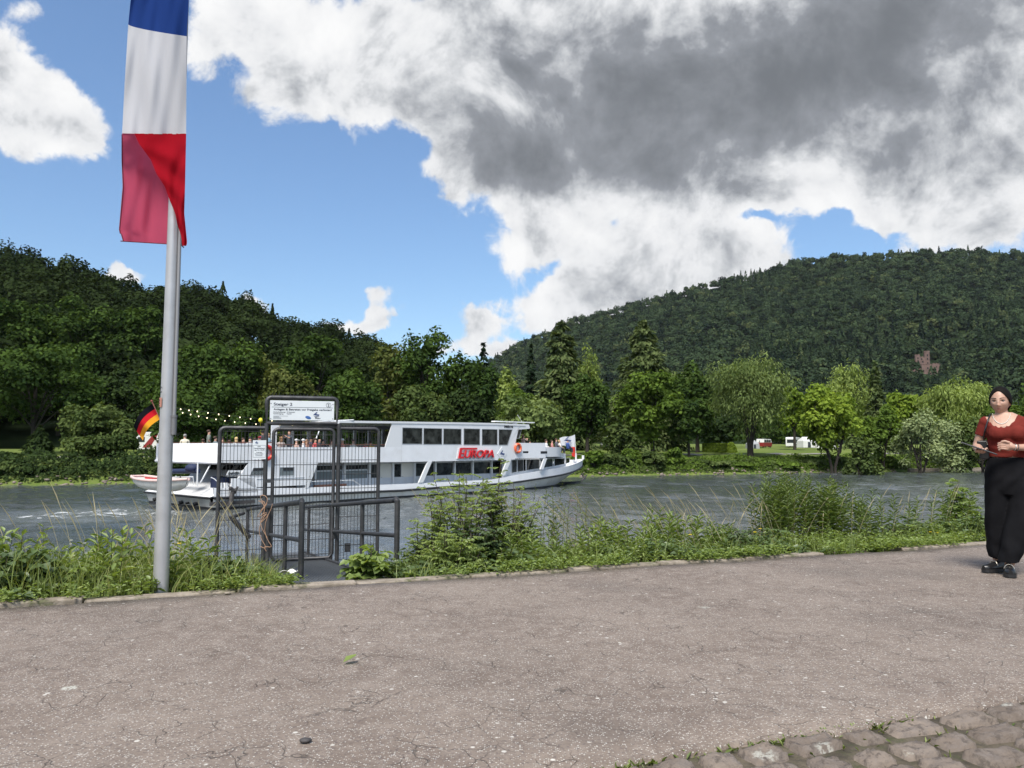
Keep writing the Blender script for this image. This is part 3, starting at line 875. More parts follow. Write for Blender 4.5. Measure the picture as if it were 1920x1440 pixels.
TREES = [
 # px, ytop, Y, half, kind, colour, label, name, options
 # -------- left bank, waterside: dark leaf kinds mix species tone with painted cloud shade
 (70, 655, 97, 122, 'broad', 'deep', 'large dark round broadleaf tree at the far left bank, grey-green on its right side', 'broadleaf_tree', dict(base=.30, n=11000, clumps=52)),
 (190, 757, 91, 72, 'bush', 'oliveD', 'olive leaning willow bush hanging over the water left of the flagpole', 'willow_bush', dict(n=6000, clumps=34)),
 (228, 805, 93, 34, 'bush', 'oliveD', 'smaller olive bush at the waterline between willow bush and boat stern', 'willow_bush', dict(n=3000)),
 (-20, 850, 90, 60, 'bush', 'dark', 'low dark bush at the left picture edge by the waterline', 'bank_bush', dict(n=2200)),
 (75, 800, 94, 38, 'conifer', 'dark', 'small dark drooping conifer below the large round tree', 'conifer_tree', dict(base=.02, n=1500)),
 (390, 640, 112, 105, 'broad', 'deep', 'tall green ash right of the flagpole, above the boat stern', 'broadleaf_tree', dict(base=.15, n=9000, clumps=46)),
 (350, 735, 104, 75, 'broad', 'deep', 'dense green tree behind the string lights right of the flagpole', 'broadleaf_tree', dict(base=.1, n=5000)),
 (452, 655, 118, 80, 'broad', 'brown', 'brownish feathery tree behind the notice gate', 'broadleaf_tree', dict(base=.1, n=6000)),
 (470, 760, 103, 50, 'broad', 'deep', 'low dark tree above the passengers at the boat stern', 'broadleaf_tree', dict(base=.1, n=3000)),
 (545, 690, 112, 58, 'broad', 'brown', 'olive tree directly above the landing stage sign', 'broadleaf_tree', dict(base=.1, n=4500)),
 (588, 632, 128, 66, 'broad', 'deep', 'dark domed chestnut rising over the landing stage sign', 'chestnut_tree', dict(base=.2, n=6000, flat=.8)),
 (655, 700, 107, 72, 'broad', 'deep', 'deep green spreading tree right of the landing stage sign', 'broadleaf_tree', dict(base=.05, n=6500, clumps=44)),
 (728, 655, 122, 62, 'broad', 'brown', 'olive-brown pointed tree in the middle of the far wood', 'broadleaf_tree', dict(base=.1, n=5000, top=.4)),
 (803, 628, 118, 58, 'broad', 'deep', 'tall open tree with sky showing through its top at the wood end', 'broadleaf_tree', dict(base=.25, n=4200, clumps=40, ragged=.5)),
 (805, 735, 104, 72, 'broad', 'oliveD', 'grey-green low tree behind the boat upper cabin', 'broadleaf_tree', dict(base=.05, n=6000)),
 (880, 660, 116, 52, 'broad', 'deep', 'dark tree just left of the spiky spruce', 'broadleaf_tree', dict(base=.1, n=5000)),
 (872, 730, 106, 48, 'broad', 'dark', 'very dark low tree behind the boat lettering', 'broadleaf_tree', dict(base=.05, n=4000)),
 (906, 642, 125, 40, 'conifer', 'spruce', 'spiky dark spruce against the gap between hill and mountain', 'spruce_tree', dict(base=.1, n=2200, gaps=.6)),
 # -------- middle and right bank
 (950, 700, 140, 36, 'broad', 'pale', 'pale yellow-green tree right of the spiky spruce', 'broadleaf_tree', dict(base=.1, n=2500)),
 (968, 730, 112, 42, 'broad', 'mid', 'green tree behind the boat upper cabin front', 'broadleaf_tree', dict(base=.1, n=3500)),
 (996, 740, 108, 74, 'bush', 'olive', 'round olive willow behind the boat bow', 'willow_bush', dict(n=7500, clumps=50)),
 (996, 646, 150, 24, 'conifer', 'spruce', 'slim dark spruce left of the first tall fir', 'spruce_tree', dict(base=.1, n=1600)),
 (1052, 602, 140, 80, 'conifer', 'fir', 'first tall grey-green fir, above the boat bow flag', 'fir_tree', dict(base=.08, n=11000, power=.62, gaps=.1)),
 (1106, 655, 150, 26, 'willow', 'pale', 'slim pale weeping tree beside the first tall fir', 'weeping_tree', dict(n=2500, base=.2)),
 (1100, 704, 112, 46, 'broad', 'deep', 'dense dark upright tree right of the boat bow', 'broadleaf_tree', dict(base=.12, n=6500, clumps=40)),
 (1207, 600, 138, 92, 'conifer', 'fir', 'second tall grey-green fir, the broader one', 'fir_tree', dict(base=.08, n=13000, power=.62, gaps=.1)),
 (1265, 690, 145, 52, 'willow', 'olive', 'olive tree half hidden right of the broader fir', 'broadleaf_tree', dict(base=.1, n=3500)),
 (1222, 705, 116, 66, 'broad', 'mid', 'green broadleaf in front of the broader fir', 'broadleaf_tree', dict(base=.15, n=7500, clumps=44)),
 (1165, 790, 110, 32, 'bush', 'oliveD', 'small olive bush between the dark upright tree and the green broadleaf', 'bank_bush', dict(n=1800)),
 (1305, 690, 128, 50, 'broad', 'deep', 'dark tree tucked behind the great willow left side', 'broadleaf_tree', dict(base=.15, n=4500)),
 (1290, 748, 114, 45, 'broad', 'deep', 'low dark tree left of the clipped hedge', 'broadleaf_tree', dict(base=.2, n=4000)),
 (1402, 672, 116, 92, 'willow', 'olive', 'great round grey-olive willow with several stems on the lawn', 'willow_tree', dict(base=.2, n=14000, clumps=90, stems=4, ls=.3)),
 (1487, 730, 150, 34, 'broad', 'bright', 'light green tree behind the great willow right side', 'broadleaf_tree', dict(base=.2, n=2800)),
 (1590, 682, 170, 48, 'willow', 'pale', 'pale drooping birch behind the bright green maple', 'birch_tree', dict(base=.15, n=4500, droop=.25)),
 (1640, 678, 165, 30, 'conifer', 'fir', 'narrow fir right of the pale drooping birch', 'fir_tree', dict(base=.1, n=2500)),
 (1557, 724, 112, 56, 'broad', 'bright', 'bright green maple with two trunks beside the tents', 'maple_tree', dict(base=.25, n=7500, clumps=44, stems=2)),
 (1703, 733, 145, 48, 'broad', 'bright', 'rounded bright green tree below the castle', 'broadleaf_tree', dict(base=.1, n=4000)),
 (1652, 770, 118, 40, 'broad', 'mid', 'shrubby green tree right of the bright green maple', 'broadleaf_tree', dict(base=.15, n=3500, stems=2)),
 (1790, 712, 140, 72, 'willow', 'pale', 'large pale willow behind the silvery tree', 'willow_tree', dict(base=.1, n=7000)),
 (1722, 775, 113, 52, 'broad', 'silver', 'silvery olive tree by the water wall', 'silver_tree', dict(base=.2, n=4800, stems=3, ls=.22)),
 (1775, 800, 116, 40, 'bush', 'silver', 'low silvery shrub next to the silvery tree', 'silver_shrub', dict(n=3000, ls=.22)),
 (1838, 790, 115, 55, 'broad', 'oliveD', 'olive tree behind the walking woman left side', 'broadleaf_tree', dict(base=.05, n=4500)),
 (1905, 745, 130, 60, 'broad', 'mid', 'green tree behind the walking woman', 'broadleaf_tree', dict(base=.1, n=4500)),
 (1990, 700, 128, 80, 'broad', 'deep', 'dark tree just beyond the right picture edge', 'broadleaf_tree', dict(base=.1, n=3500)),
 (1615, 820, 105, 32, 'bush', 'oliveD', 'low dull green bush under the shrubby tree at the bank', 'bank_bush', dict(n=2000)),
 (1600, 765, 180, 60, 'broad', 'bright', 'light green tree behind the tents', 'broadleaf_tree', dict(base=.1, n=2500)),
 (1530, 770, 190, 60, 'broad', 'mid', 'green tree behind the white caravan', 'broadleaf_tree', dict(base=.1, n=2500)),
 (1440, 780, 185, 70, 'broad', 'deep', 'dark tree behind the red camper van', 'broadleaf_tree', dict(base=.05, n=3000)),
 (1340, 780, 170, 60, 'broad', 'dark', 'dark tree behind the clipped hedge', 'broadleaf_tree', dict(base=.05, n=3000)),
 (1160, 745, 175, 75, 'broad', 'mid', 'green tree far behind the small olive bush', 'broadleaf_tree', dict(base=.05, n=3000)),
 (1020, 760, 190, 80, 'broad', 'deep', 'dark tree far behind the round olive willow', 'broadleaf_tree', dict(base=.05, n=3000)),
]
# chestnuts on the slope behind the left bank
for px, yt, Y, hw, lab in ((60, 556, 142, 62, 'leftmost of the three big domed chestnuts on the left slope'), (160, 556, 146, 66, 'middle one of the three big domed chestnuts on the left slope'),
                      (268, 568, 144, 58, 'domed chestnut touching the flagpole on the left slope'), (118, 640, 132, 66, 'lower domed chestnut in front of the three on the left slope'),
                      (235, 690, 128, 50, 'dark lower chestnut left of the flagpole'), (-45, 520, 140, 75, 'yellowish oak cut by the left picture edge'), (300, 700, 122, 62, 'dark tree half hidden by the flagpole')):
    TREES.append((px, yt, Y, hw, 'broad', 'deep' if yt < 650 else 'dark', lab, 'chestnut_tree', dict(base=.1, n=6500, clumps=44, flat=.7)))
TALL = []
for (px, yt, Y, hw, kind, col, lab, nm, kw) in TREES:
    z0 = None
    if Y > 121 and px < 1000:
        z0 = max(float(left_h(np.array(px), np.array(Y))), gz(at(px, 800, Y)))
    tree(nm, lab, px, yt, Y, hw, kind, col, 'trees on the far bank', z0=z0, **kw)

# bank shrubs at the far waterline, one by one
SHR = [(1112, 845, 'mid'), (1150, 852, 'oliveD'), (1185, 842, 'mid'), (1222, 846, 'oliveD'), (1262, 838, 'mid'), (1300, 862, 'oliveD'), (1345, 866, 'olive'), (1385, 868, 'mid'), (1430, 866, 'olive'),
       (1475, 868, 'mid'), (1520, 862, 'olive'), (1560, 856, 'oliveD'), (1660, 858, 'mid'), (1745, 858, 'oliveD'), (1800, 850, 'oliveD'), (1850, 845, 'dark'), (1900, 840, 'dark'),
       (330, 868, 'dark'), (60, 872, 'dark'), (15, 868, 'oliveD'), (290, 872, 'oliveD')]
SHR_LABELS = ['green waterline shrub just right of the boat bow', 'dull olive waterline shrub under the dark upright tree', 'green waterline shrub in front of the small olive bush', 'dull olive waterline shrub under the green broadleaf before the broader fir', 'green waterline shrub under the low dark tree left of the clipped hedge', 'low dull olive waterline shrub before the left end of the clipped hedge', 'pale olive waterline shrub before the right end of the clipped hedge', 'low green waterline shrub directly below the great willow stems', 'pale olive waterline shrub below the red camper van', 'low green waterline shrub below the white caravan', 'pale olive waterline shrub below the pale tents', 'dull olive waterline shrub at the foot of the bright green maple', 'green waterline shrub under the shrubby tree right of the maple', 'dull olive waterline shrub under the silvery tree', "dull olive waterline shrub beside the walking woman's tablet", "very dark waterline shrub behind the walking woman's hip", 'very dark waterline shrub wholly behind the walking woman', 'very dark waterline shrub behind the boat stern', 'very dark waterline shrub below the large round dark tree', 'dull olive waterline shrub in the left picture corner', 'dull olive waterline shrub between flagpole and rowing boat']
for i, (px, yt, col) in enumerate(SHR):
    p = on_z(px, 892, -2.2); uu_ = p.x * U.x + p.y * U.y
    r = ray(px, 860); k_ = (91.6 + (i % 3) * .7) / (r.x * N.x + r.y * N.y)
    Yb = r.y * k_
    lab = SHR_LABELS[i]
    tree('bank_shrub', lab, px, yt, Yb, 30 if i % 2 else 24, 'bush', col, 'shrubs along the far waterline', n=1500, clumps=16, cat='shrub', seed=500 + i)

# ---- wooded hill on the left and the mountain: masses nobody could count
def forest(name, fn, N_, pxr, Yf, Yr, hgt, rad, per, ls, material, seed, conifer=.1, label=None, avoid=None, zone=None, over=1.0):
    rs = np.random.RandomState(seed)
    px = rs.uniform(pxr[0], pxr[1], N_ * 3)
    yf = np.interp(px, *zip(*Yf)); yr = np.interp(px, *zip(*Yr)) * over
    Y = np.sqrt(rs.uniform(0, 1, N_ * 3) * (yr ** 2 - yf ** 2) + yf ** 2)
    keep = rs.rand(N_ * 3) < (Y / Y.max()) * 0 + 1 / 3
    px, Y = px[keep], Y[keep]
    if avoid is not None:
        k = ~avoid(px, Y); px, Y = px[k], Y[k]
    n = len(px)
    z = fn(px, Y); X = (px - 960) / FPX * Y
    con = rs.rand(n) < (conifer if zone is None else zone(px, Y))
    hh = rs.uniform(hgt[0], hgt[1], n); rr = rs.uniform(rad[0], rad[1], n)
    rr = np.where(con, rr * .72, rr); hh = np.where(con, hh * 1.06, hh)
    d = sph(n * per, rs).reshape(n, per, 3); d[..., 2] = np.where(d[..., 2] < -.15, -d[..., 2], d[..., 2])
    rad_ = rs.beta(6, 1.5, (n, per, 1))
    ph = rs.uniform(0, 6.28, (n, 1, 3))
    lump = 1 + .22 * np.sin(d[..., :1] * 4.2 + ph[..., :1]) * np.sin(d[..., 1:2] * 5 + ph[..., 1:2]) + .12 * np.sin(d[..., 2:] * 9 + ph[..., 2:])
    crown = d * rad_ * lump * np.stack([rr, rr, hh * .42], -1)[:, None] + np.stack([0 * hh, 0 * hh, hh * .47], -1)[:, None]
    # conifers: cone
    t = rs.rand(n, per) ** 1.6; ang = rs.uniform(0, 6.28, (n, per))
    r_c = rr[:, None] * (1 - t) * rs.uniform(.75, 1.1, (n, per))
    cone = np.stack([r_c * np.cos(ang), r_c * np.sin(ang), hh[:, None] * (.15 + .88 * t)], -1)
    P = np.where(con[:, None, None], cone, crown) + np.stack([X, Y, z], -1)[:, None]
    Nn = np.where(con[:, None, None], np.stack([np.cos(ang), np.sin(ang), .4 + 0 * ang], -1), d) + rs.normal(size=(n, per, 3)) * .4
    base_t = np.clip(rs.normal(.45, .24, n), .03, .97) - con * .08
    T = np.clip(base_t[:, None] + rs.normal(0, .10, (n, per)), 0, 1)
    size = np.full(n * per, ls) * np.repeat(np.where(con, .75, 1.0), per)
    V, F = leaf_quads(P.reshape(-1, 3), Nn.reshape(-1, 3), size, .7, rs)
    o = mesh_np(name, V, F, material, tint=T.ravel())
    return tag(o, label=label, kind='stuff')
for _k, _m in GREENS.items():
    for _e in [n for n in _m.node_tree.nodes if n.type == 'VALTORGB'][0].color_ramp.elements:
        c_ = _e.color; _e.color = (c_[0] * 1.95, c_[1] * 1.66, c_[2] * 1.75, 1) if _k in ('mid', 'bright', 'deep', 'dark') else (c_[0] * 1.68, c_[1] * 1.80, c_[2] * 1.7, 1)
M_HILL_SHADED = leaf_mat('shaded_hill_forest_leaves', (0.009, 0.016, 0.007), (0.042, 0.062, 0.022), .2)  # leaf colours kept dark to put cloud shade on the left hill
M_MOUNT = leaf_mat('mountain_forest_leaves', (0.009, 0.018, 0.013), (0.060, 0.092, 0.046), .2, c2=(.10, .12, .05))
forest('hillside_woods', left_h, 900, (-1000, 820), LEFT_YF, LEFT_YR, (10, 20), (4.2, 8.4), 1000, .55, M_HILL_SHADED, 3, label='dark dense wood covering the left hillside', conifer=.08, over=1.06)
CASTLE_PX, CASTLE_Y = 1733, 760.0
def castle_gap(px, Y): return (np.abs(px - 1733) < 36) & (Y > 715) & (Y < 800)
def mt_zone(px, Y):
    yf = np.interp(px, *zip(*MT_YF)); yr = np.interp(px, *zip(*MT_YR)); t = (Y - yf) / (yr - yf)
    edge = .30 + .38 * np.clip((px - 1300) / 450, 0, 1)
    return np.where((t < edge) & (t > .06) & (px > 1280), .62, np.where((px > 1380) & (px < 1450) & (t > .93), .9, .12))
forest('mountain_woods', mt_h, 8200, (820, 2500), MT_YF, MT_YR, (10, 21), (3.8, 9.8), 135, 1.6, M_MOUNT, 5, label='dense forest covering the mountain slope', zone=mt_zone, avoid=castle_gap, over=1.02)

# ------------------------------------------------------------------ far bank brush, camp vehicles, castle
def brush(name, label, u0, u1, n0, n1, N_, col, hr, ls, seed):
    rs = np.random.RandomState(seed)
    u = rs.uniform(u0, u1, N_); n = n0 + (n1 - n0) * rs.beta(1.2, 1.3, N_)
    lump = np.clip(.55 + .5 * np.sin(u * .55 + 1.7 * np.sin(n * .8 + seed)) + .3 * np.sin(u * 1.7 + n), .12, 1.2)
    z = ground_z(u, n) + rs.rand(N_) ** .7 * hr * lump * np.interp(n, [n0, n0 + .8, n1 - 1, n1], [.5, 1, .9, .3])
    P = np.stack([u * U.x + n * N.x, u * U.y + n * N.y, z], -1)
    Nn = rs.normal(size=(N_, 3)) * .7 + np.array([.1, -.55, .75])
    V, F = leaf_quads(P, Nn, np.full(N_, ls), .45, rs)
    return tag(mesh_np(name, V, F, GREENS[col], tint=np.clip(rs.normal(.45, .2, N_) + .15 * (lump - .6), 0, 1)), label, kind='stuff')
brush('bank_brush', 'dark green brush on the left part of the far bank slope', -110, 8, 90.0, 97.5, 26000, 'dark', 1.5, .26, 61)
brush('bank_brush', 'olive brush mixed along the left far waterline', -110, 8, 89.9, 95.0, 9000, 'oliveD', 1.0, .22, 62)
brush('bank_brush', 'green brush on the far bank slope below the camp lawn', 2, 130, 90.0, 95.6, 30000, 'mid', .95, .22, 63)
brush('bank_brush', 'dull olive brush along the right far waterline', 2, 130, 89.9, 93.5, 16000, 'oliveD', .8, .2, 64)

M_VWHITE = mat('white_vehicle_paint', (0.74, 0.74, 0.73), .4, dirt=(.5, .49, .45), dscale=1.2, damt=.4)
M_VRED = mat('red_vehicle_paint', (0.26, 0.03, 0.03), .4)
M_VGLASS = mat('vehicle_glass', (0.03, 0.035, 0.04), .15)
M_TYRE = mat('vehicle_tyre', (0.02, 0.02, 0.02), .8)
M_CANVAS = mat('pale_tent_canvas', (0.66, 0.66, 0.64), .9, var=.08, vscale=2)
M_CANVAS_G = mat('grey_tent_canvas', (0.33, 0.34, 0.36), .9)
def gpt(px, Y, dz=0):
    p = at(px, 840, Y); p.z = gz(p) + dz; return p
def rounded(L_, Hh, r_=.25, n=4):
    pts = []
    for cx, cz, a0 in ((L_ / 2 - r_, Hh - r_, 0), (-L_ / 2 + r_, Hh - r_, 90), (-L_ / 2 + r_ * .6, r_ * .6, 180), (L_ / 2 - r_ * .6, r_ * .6, 270)):
        rr_ = r_ if a0 < 180 else r_ * .6
        for k in range(n + 1):
            a = R(a0 + 90 * k / n); pts.append((cx + rr_ * math.cos(a), cz + rr_ * math.sin(a)))
    return pts
def wheels(o, xs, w, r_=.32):
    for x in xs:
        for s_ in (-1, 1):
            mb = MB(); mb.tube([(x, s_ * w / 2 - .1 * s_, r_), (x, s_ * w / 2 + .02 * s_, r_)], r_, 14); mb.build('wheel', M_TYRE, o)
def caravan(px, Y, rz, label, Lc=4.4, Hc=2.1, name='caravan'):
    o = empty(name, gpt(px, Y), rz, label, 'caravan')
    mb = MB(); mb.prism([(x, -1.05, z + .42) for x, z in rounded(Lc, Hc, .35)], (0, 2.1, 0), 0); mb.build('body', M_VWHITE, o, bevel=.04)
    for x0, x1 in ((-Lc * .38, -Lc * .08), (Lc * .12, Lc * .38)):
        mb = MB(); mb.prism([(x0, -1.06, 1.35), (x1, -1.06, 1.35), (x1, -1.06, 1.95), (x0, -1.06, 1.95)], (0, -.02, 0), 0); mb.build('window', M_VGLASS, o)
    mb = MB(); mb.prism([(-Lc / 2 - .0, -.75, 1.25), (-Lc / 2 - .0, .75, 1.25), (-Lc / 2 + .03, .75, 2.0), (-Lc / 2 + .03, -.75, 2.0)], (-.03, 0, 0), 0); mb.build('front_window', M_VGLASS, o)
    mb = MB(); mb.box((0, -1.07, .95), (Lc * .96, .02, .10), 0); mb.build('stripe', M_CANVAS_G, o)
    mb = MB(); mb.tube([(-Lc / 2, 0, .5), (-Lc / 2 - 1.0, 0, .5)], .05, 6); mb.build('drawbar', M_TYRE, o)
    wheels(o, (0,), 2.0); return o
caravan(1487, 172, 1.0, 'white caravan with dark end window on the camp lawn left of the tents')
caravan(1150, 150, .2, 'pale caravan half hidden by trees above the bow flag', 4.6)
def van():
    o = empty('camper_van', gpt(1433, 172), .85, 'red and white camper van parked beneath the trees right of the great willow', 'van')
    prof = [(-2.2, .35), (2.15, .35), (2.25, .9), (2.15, 1.25), (1.75, 2.0), (-2.1, 2.05), (-2.25, 1.3)]
    mb = MB(); mb.prism([(x, -.9, z) for x, z in [(-2.2, .35), (2.15, .35), (2.25, .9), (2.16, 1.22), (-2.24, 1.22)]], (0, 1.8, 0), 0); mb.build('body', M_VRED, o, bevel=.05)
    mb = MB(); mb.prism([(x, -.87, z) for x, z in [(-2.22, 1.225), (2.14, 1.225), (1.72, 1.98), (-2.08, 2.02)]], (0, 1.74, 0), 0); mb.build('upper_body', M_VWHITE, o, bevel=.05)
    for x0, x1 in ((-1.9, -.8), (-.65, .4), (.55, 1.5)):
        mb = MB(); mb.prism([(x0, -.885, 1.32), (x1, -.885, 1.32), (x1 - .08, -.885, 1.82), (x0, -.885, 1.82)], (0, -.02, 0), 0); mb.build('window', M_VGLASS, o)
    wheels(o, (-1.4, 1.35), 1.75)
van()
def tent(px, Y, w, d, h_, rz, label, m_=M_CANVAS):
    o = empty('tent', gpt(px, Y), rz, label, 'tent', None)
    mb = MB()
    e = .62 * h_
    A = [(-w / 2, -d / 2, 0), (w / 2, -d / 2, 0), (w / 2, d / 2, 0), (-w / 2, d / 2, 0)]
    B = [(-w / 2 * .95, -d / 2 * .95, e), (w / 2 * .95, -d / 2 * .95, e), (w / 2 * .95, d / 2 * .95, e), (-w / 2 * .95, d / 2 * .95, e)]
    C_ = [(-w / 2 * .6, 0, h_), (w / 2 * .6, 0, h_)]
    mb.add(A + B + C_, [(0, 1, 5, 4), (1, 2, 6, 5), (2, 3, 7, 6), (3, 0, 4, 7), (4, 5, 9, 8), (6, 7, 8, 9), (5, 6, 9), (7, 4, 8)], 0)
    mb.build('canvas', m_, o)
    mb = MB(); mb.prism([(-w * .12, -d / 2 - .02, .05), (w * .14, -d / 2 - .02, .05), (w * .12, -d / 2 * .965 - .02, e * .85), (-w * .1, -d / 2 * .965 - .02, e * .85)], (0, -.02, 0), 0); mb.build('doorway', M_VGLASS, o)
tent(1511, 168, 2.8, 2.6, 2.3, .2, 'pale awning tent right against the white caravan')
tent(1538, 168, 3.0, 2.8, 2.2, .1, 'middle pale frame tent of the camp, before the maple')
tent(1560, 162, 2.4, 2.4, 1.9, .5, 'small pale tent right of the middle tent')
tent(1411, 165, 2.2, 2.4, 1.9, .1, 'grey canvas shelter beside the red camper van', M_CANVAS_G)
def motorhome():
    o = empty('motorhome', gpt(302, 104), -.15, 'white motorhome with red stripe parked behind the boat stern flag', 'motorhome')
    prof = [(-3, .5), (2.2, .5), (3.0, .7), (3.0, 1.15), (2.3, 1.5), (2.9, 2.05), (2.75, 2.75), (-3, 2.85)]
    mb = MB(); mb.prism([(x, -1.1, z) for x, z in prof], (0, 2.2, 0), 0); mb.build('body', M_VWHITE, o, bevel=.06)
    mb = MB(); mb.prism([(-2.0, -1.12, .75), (-.9, -1.12, .75), (.2, -1.12, 2.5), (-.5, -1.12, 2.5)], (0, -.01, 0), 0); mb.build('stripe', M_VRED, o)
    for x0, x1 in ((-2.7, -1.7), (.5, 1.5)):
        mb = MB(); mb.prism([(x0, -1.115, 1.5), (x1, -1.115, 1.5), (x1, -1.115, 2.15), (x0, -1.115, 2.15)], (0, -.02, 0), 0); mb.build('window', M_VGLASS, o)
    wheels(o, (-1.8, 2.1), 2.1, .36)
motorhome()
# clipped hedge and round bush
def clipped(px, Y, w, d, h_, label, name, ball=False):
    rs = np.random.RandomState(int(px)); p = gpt(px, Y); n = 3200 if not ball else 1600
    a = rs.uniform(-1, 1, (n, 3)); f = rs.randint(0, 3, n)
    if ball: v = sph(n, rs) * rs.uniform(.85, 1.02, (n, 1)); v[:, 2] = np.abs(v[:, 2]) * 1.4 - .3; Nn = v
    else:
        v = a.copy(); v[np.arange(n), f] = np.sign(v[np.arange(n), f]) * rs.uniform(.88, 1.05, n); Nn = np.zeros((n, 3)); Nn[np.arange(n), f] = np.sign(v[np.arange(n), f])
        v[:, 2] = v[:, 2] * .5 + .5
    P = v * np.array([w / 2, d / 2, h_])
    V, F = leaf_quads(P, Nn + rs.normal(size=(n, 3)) * .5, np.full(n, .16), .6, rs)
    o = mesh_np(name, V, F, GREENS['bright'], tint=np.clip(rs.normal(.5, .2, n), 0, 1)); o.location = p; tag(o, label, 'hedge')
clipped(1340, 128, 3.6, 1.6, 1.35, 'clipped light green hedge on the lawn left of the great willow', 'clipped_hedge')
clipped(1371, 132, 2.0, 1.8, 1.5, 'round clipped bush behind the light green hedge', 'round_bush', True)
# low quay wall at the water on the right
mb = MB()
uq0, uq1 = 99.0, 135.0
mb.box(un((uq0 + uq1) / 2, 89.7, WATER_Z - .05), (uq1 - uq0, .5, .95), 0, Matrix.Rotation(PI / 2 - RA, 3, 'Z'))
tag(mb.build('quay_wall', M_KERB, bevel=.03), 'low grey quay wall at the far water on the right', 'wall')

# ---- castle ruin on the mountain
M_CASTLE = mat('red_sandstone_ruin', (0.165, 0.108, 0.090), .9, var=.25, vscale=.25, dirt=(0.13, 0.10, 0.09), dscale=.12, damt=.6)
M_CASTLE_DARK = mat('dark_window_hole', (0.02, 0.018, 0.018), .9)
def castle():
    Yc = 760.0
    for q in np.linspace(MT_YF_at(1733) + 20, 1250, 400):
        zc = float(mt_h(np.array(1733.0), np.array(q)))
        if at(1733, 697, q).z < zc: Yc = q; break
    k = Yc / FPX
    b0 = at(1733, 699, Yc)
    o = empty('castle_ruin', b0, .0, 'red sandstone castle ruin with two towers on the forested mountain slope', 'castle')
    X = lambda px: (px - 1733) * k
    Z = lambda py: (699 - py) * k
    def tower(px, w, ytop, ybase, y_, name='tower'):
        mb = MB(); r_ = w * k / 2; z1, z0 = Z(ytop), Z(ybase) - 2
        rings = [[(X(px) + r_ * s * math.cos(a), y_ + r_ * s * math.sin(a), z) for a in np.linspace(0, 2 * PI, 8, endpoint=False) + PI / 8] for z, s in ((z0, 1.12), (z0 + (z1 - z0) * .55, 1.04), (z0 + (z1 - z0) * .60, 1.10), (z1, 1.06))]
        mb.loft(rings, 0, smooth=False)
        for a in np.linspace(0, 2 * PI, 8, endpoint=False): mb.box((X(px) + r_ * .85 * math.cos(a), y_ + r_ * .85 * math.sin(a), z1 + .6), (r_ * .42, r_ * .42, 1.4), 0)
        t = mb.build(name, M_CASTLE, o)
        for zz in (.82, .62, .38):
            mb = MB(); mb.box((X(px) - r_ * .25, y_ - r_ * 1.02, z0 + (z1 - z0) * zz), (1.0, .5, 1.7), 0); mb.build('window', M_CASTLE_DARK, t)
        return t
    tower(1721, 8.5, 667, 690, 0); tower(1740, 9.5, 660, 690, 1)
    def wallb(x0, x1, yt, yb, y_, th=3.0, cren=True, holes=()):
        mb = MB(); mb.box(((X(x0) + X(x1)) / 2, y_, (Z(yt) + Z(yb)) / 2 - 1), (X(x1) - X(x0), th, Z(yt) - Z(yb) + 2), 0)
        if cren:
            x = X(x0) + .8
            while x < X(x1) - .5: mb.box((x, y_, Z(yt) + .5), (1.2, th * .9, 1.2), 0); x += 2.6
        w = mb.build('wall', M_CASTLE, o)
        for hx, hy in holes:
            mb = MB(); mb.box((X(hx), y_ - th / 2 - .05, Z(hy)), (1.3, .4, 1.6), 0); mb.build('window', M_CASTLE_DARK, w)
    wallb(1725, 1736, 670, 692, 1.5, holes=((1729, 673), (1731, 678)))
    wallb(1705, 1720, 688, 700, -6, holes=((1712.5, 691), (1710, 698), (1714, 698)))
    wallb(1719, 1746, 686, 700, -8, holes=((1722, 697), (1730, 692)))
    wallb(1744, 1759, 684, 699, -5, holes=((1749, 689),))
def MT_YF_at(px): return float(np.interp(px, *zip(*MT_YF)))
castle()

# ------------------------------------------------------------------ excursion boat
M_WHITE = mat('ship_white_paint', (0.80, 0.81, 0.83), 0.38, var=.04, vscale=1.2, dirt=(0.58, 0.56, 0.52), dscale=.9, damt=.35)
M_WHITE2 = mat('ship_white_trim', (0.74, 0.75, 0.76), 0.4)
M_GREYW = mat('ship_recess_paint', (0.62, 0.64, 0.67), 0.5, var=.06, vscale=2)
M_CREAM = mat('ship_cream_panel', (0.70, 0.68, 0.62), 0.5)
M_HULL = mat('ship_hull_paint', (0.72, 0.715, 0.69), 0.42, var=.06, vscale=1.0, dirt=(0.36, 0.30, 0.22), dscale=1.1, damt=.55)
M_BLACK = mat('ship_black_rubber', (0.018, 0.019, 0.021), 0.55)
M_BOOT = mat('ship_dark_waterline', (0.030, 0.030, 0.034), 0.5, var=.3, vscale=3)
M_RUST = mat('ship_anchor_iron', (0.055, 0.050, 0.050), 0.7, var=.4, vscale=6)
M_DECK = mat('ship_deck_coating', (0.22, 0.23, 0.235), 0.8, var=.1)
M_INNER = mat('ship_dark_interior', (0.040, 0.035, 0.032), 0.7)
M_WOOD = mat('ship_brown_wood', (0.13, 0.055, 0.035), 0.5)
M_RED = mat('sign_red_paint', (0.62, 0.018, 0.026), 0.4)
M_NAVY = mat('navy_blue_fabric', (0.012, 0.022, 0.065), 0.7)
M_ALU = mat('grey_aluminium', (0.42, 0.43, 0.44), 0.45, .6)
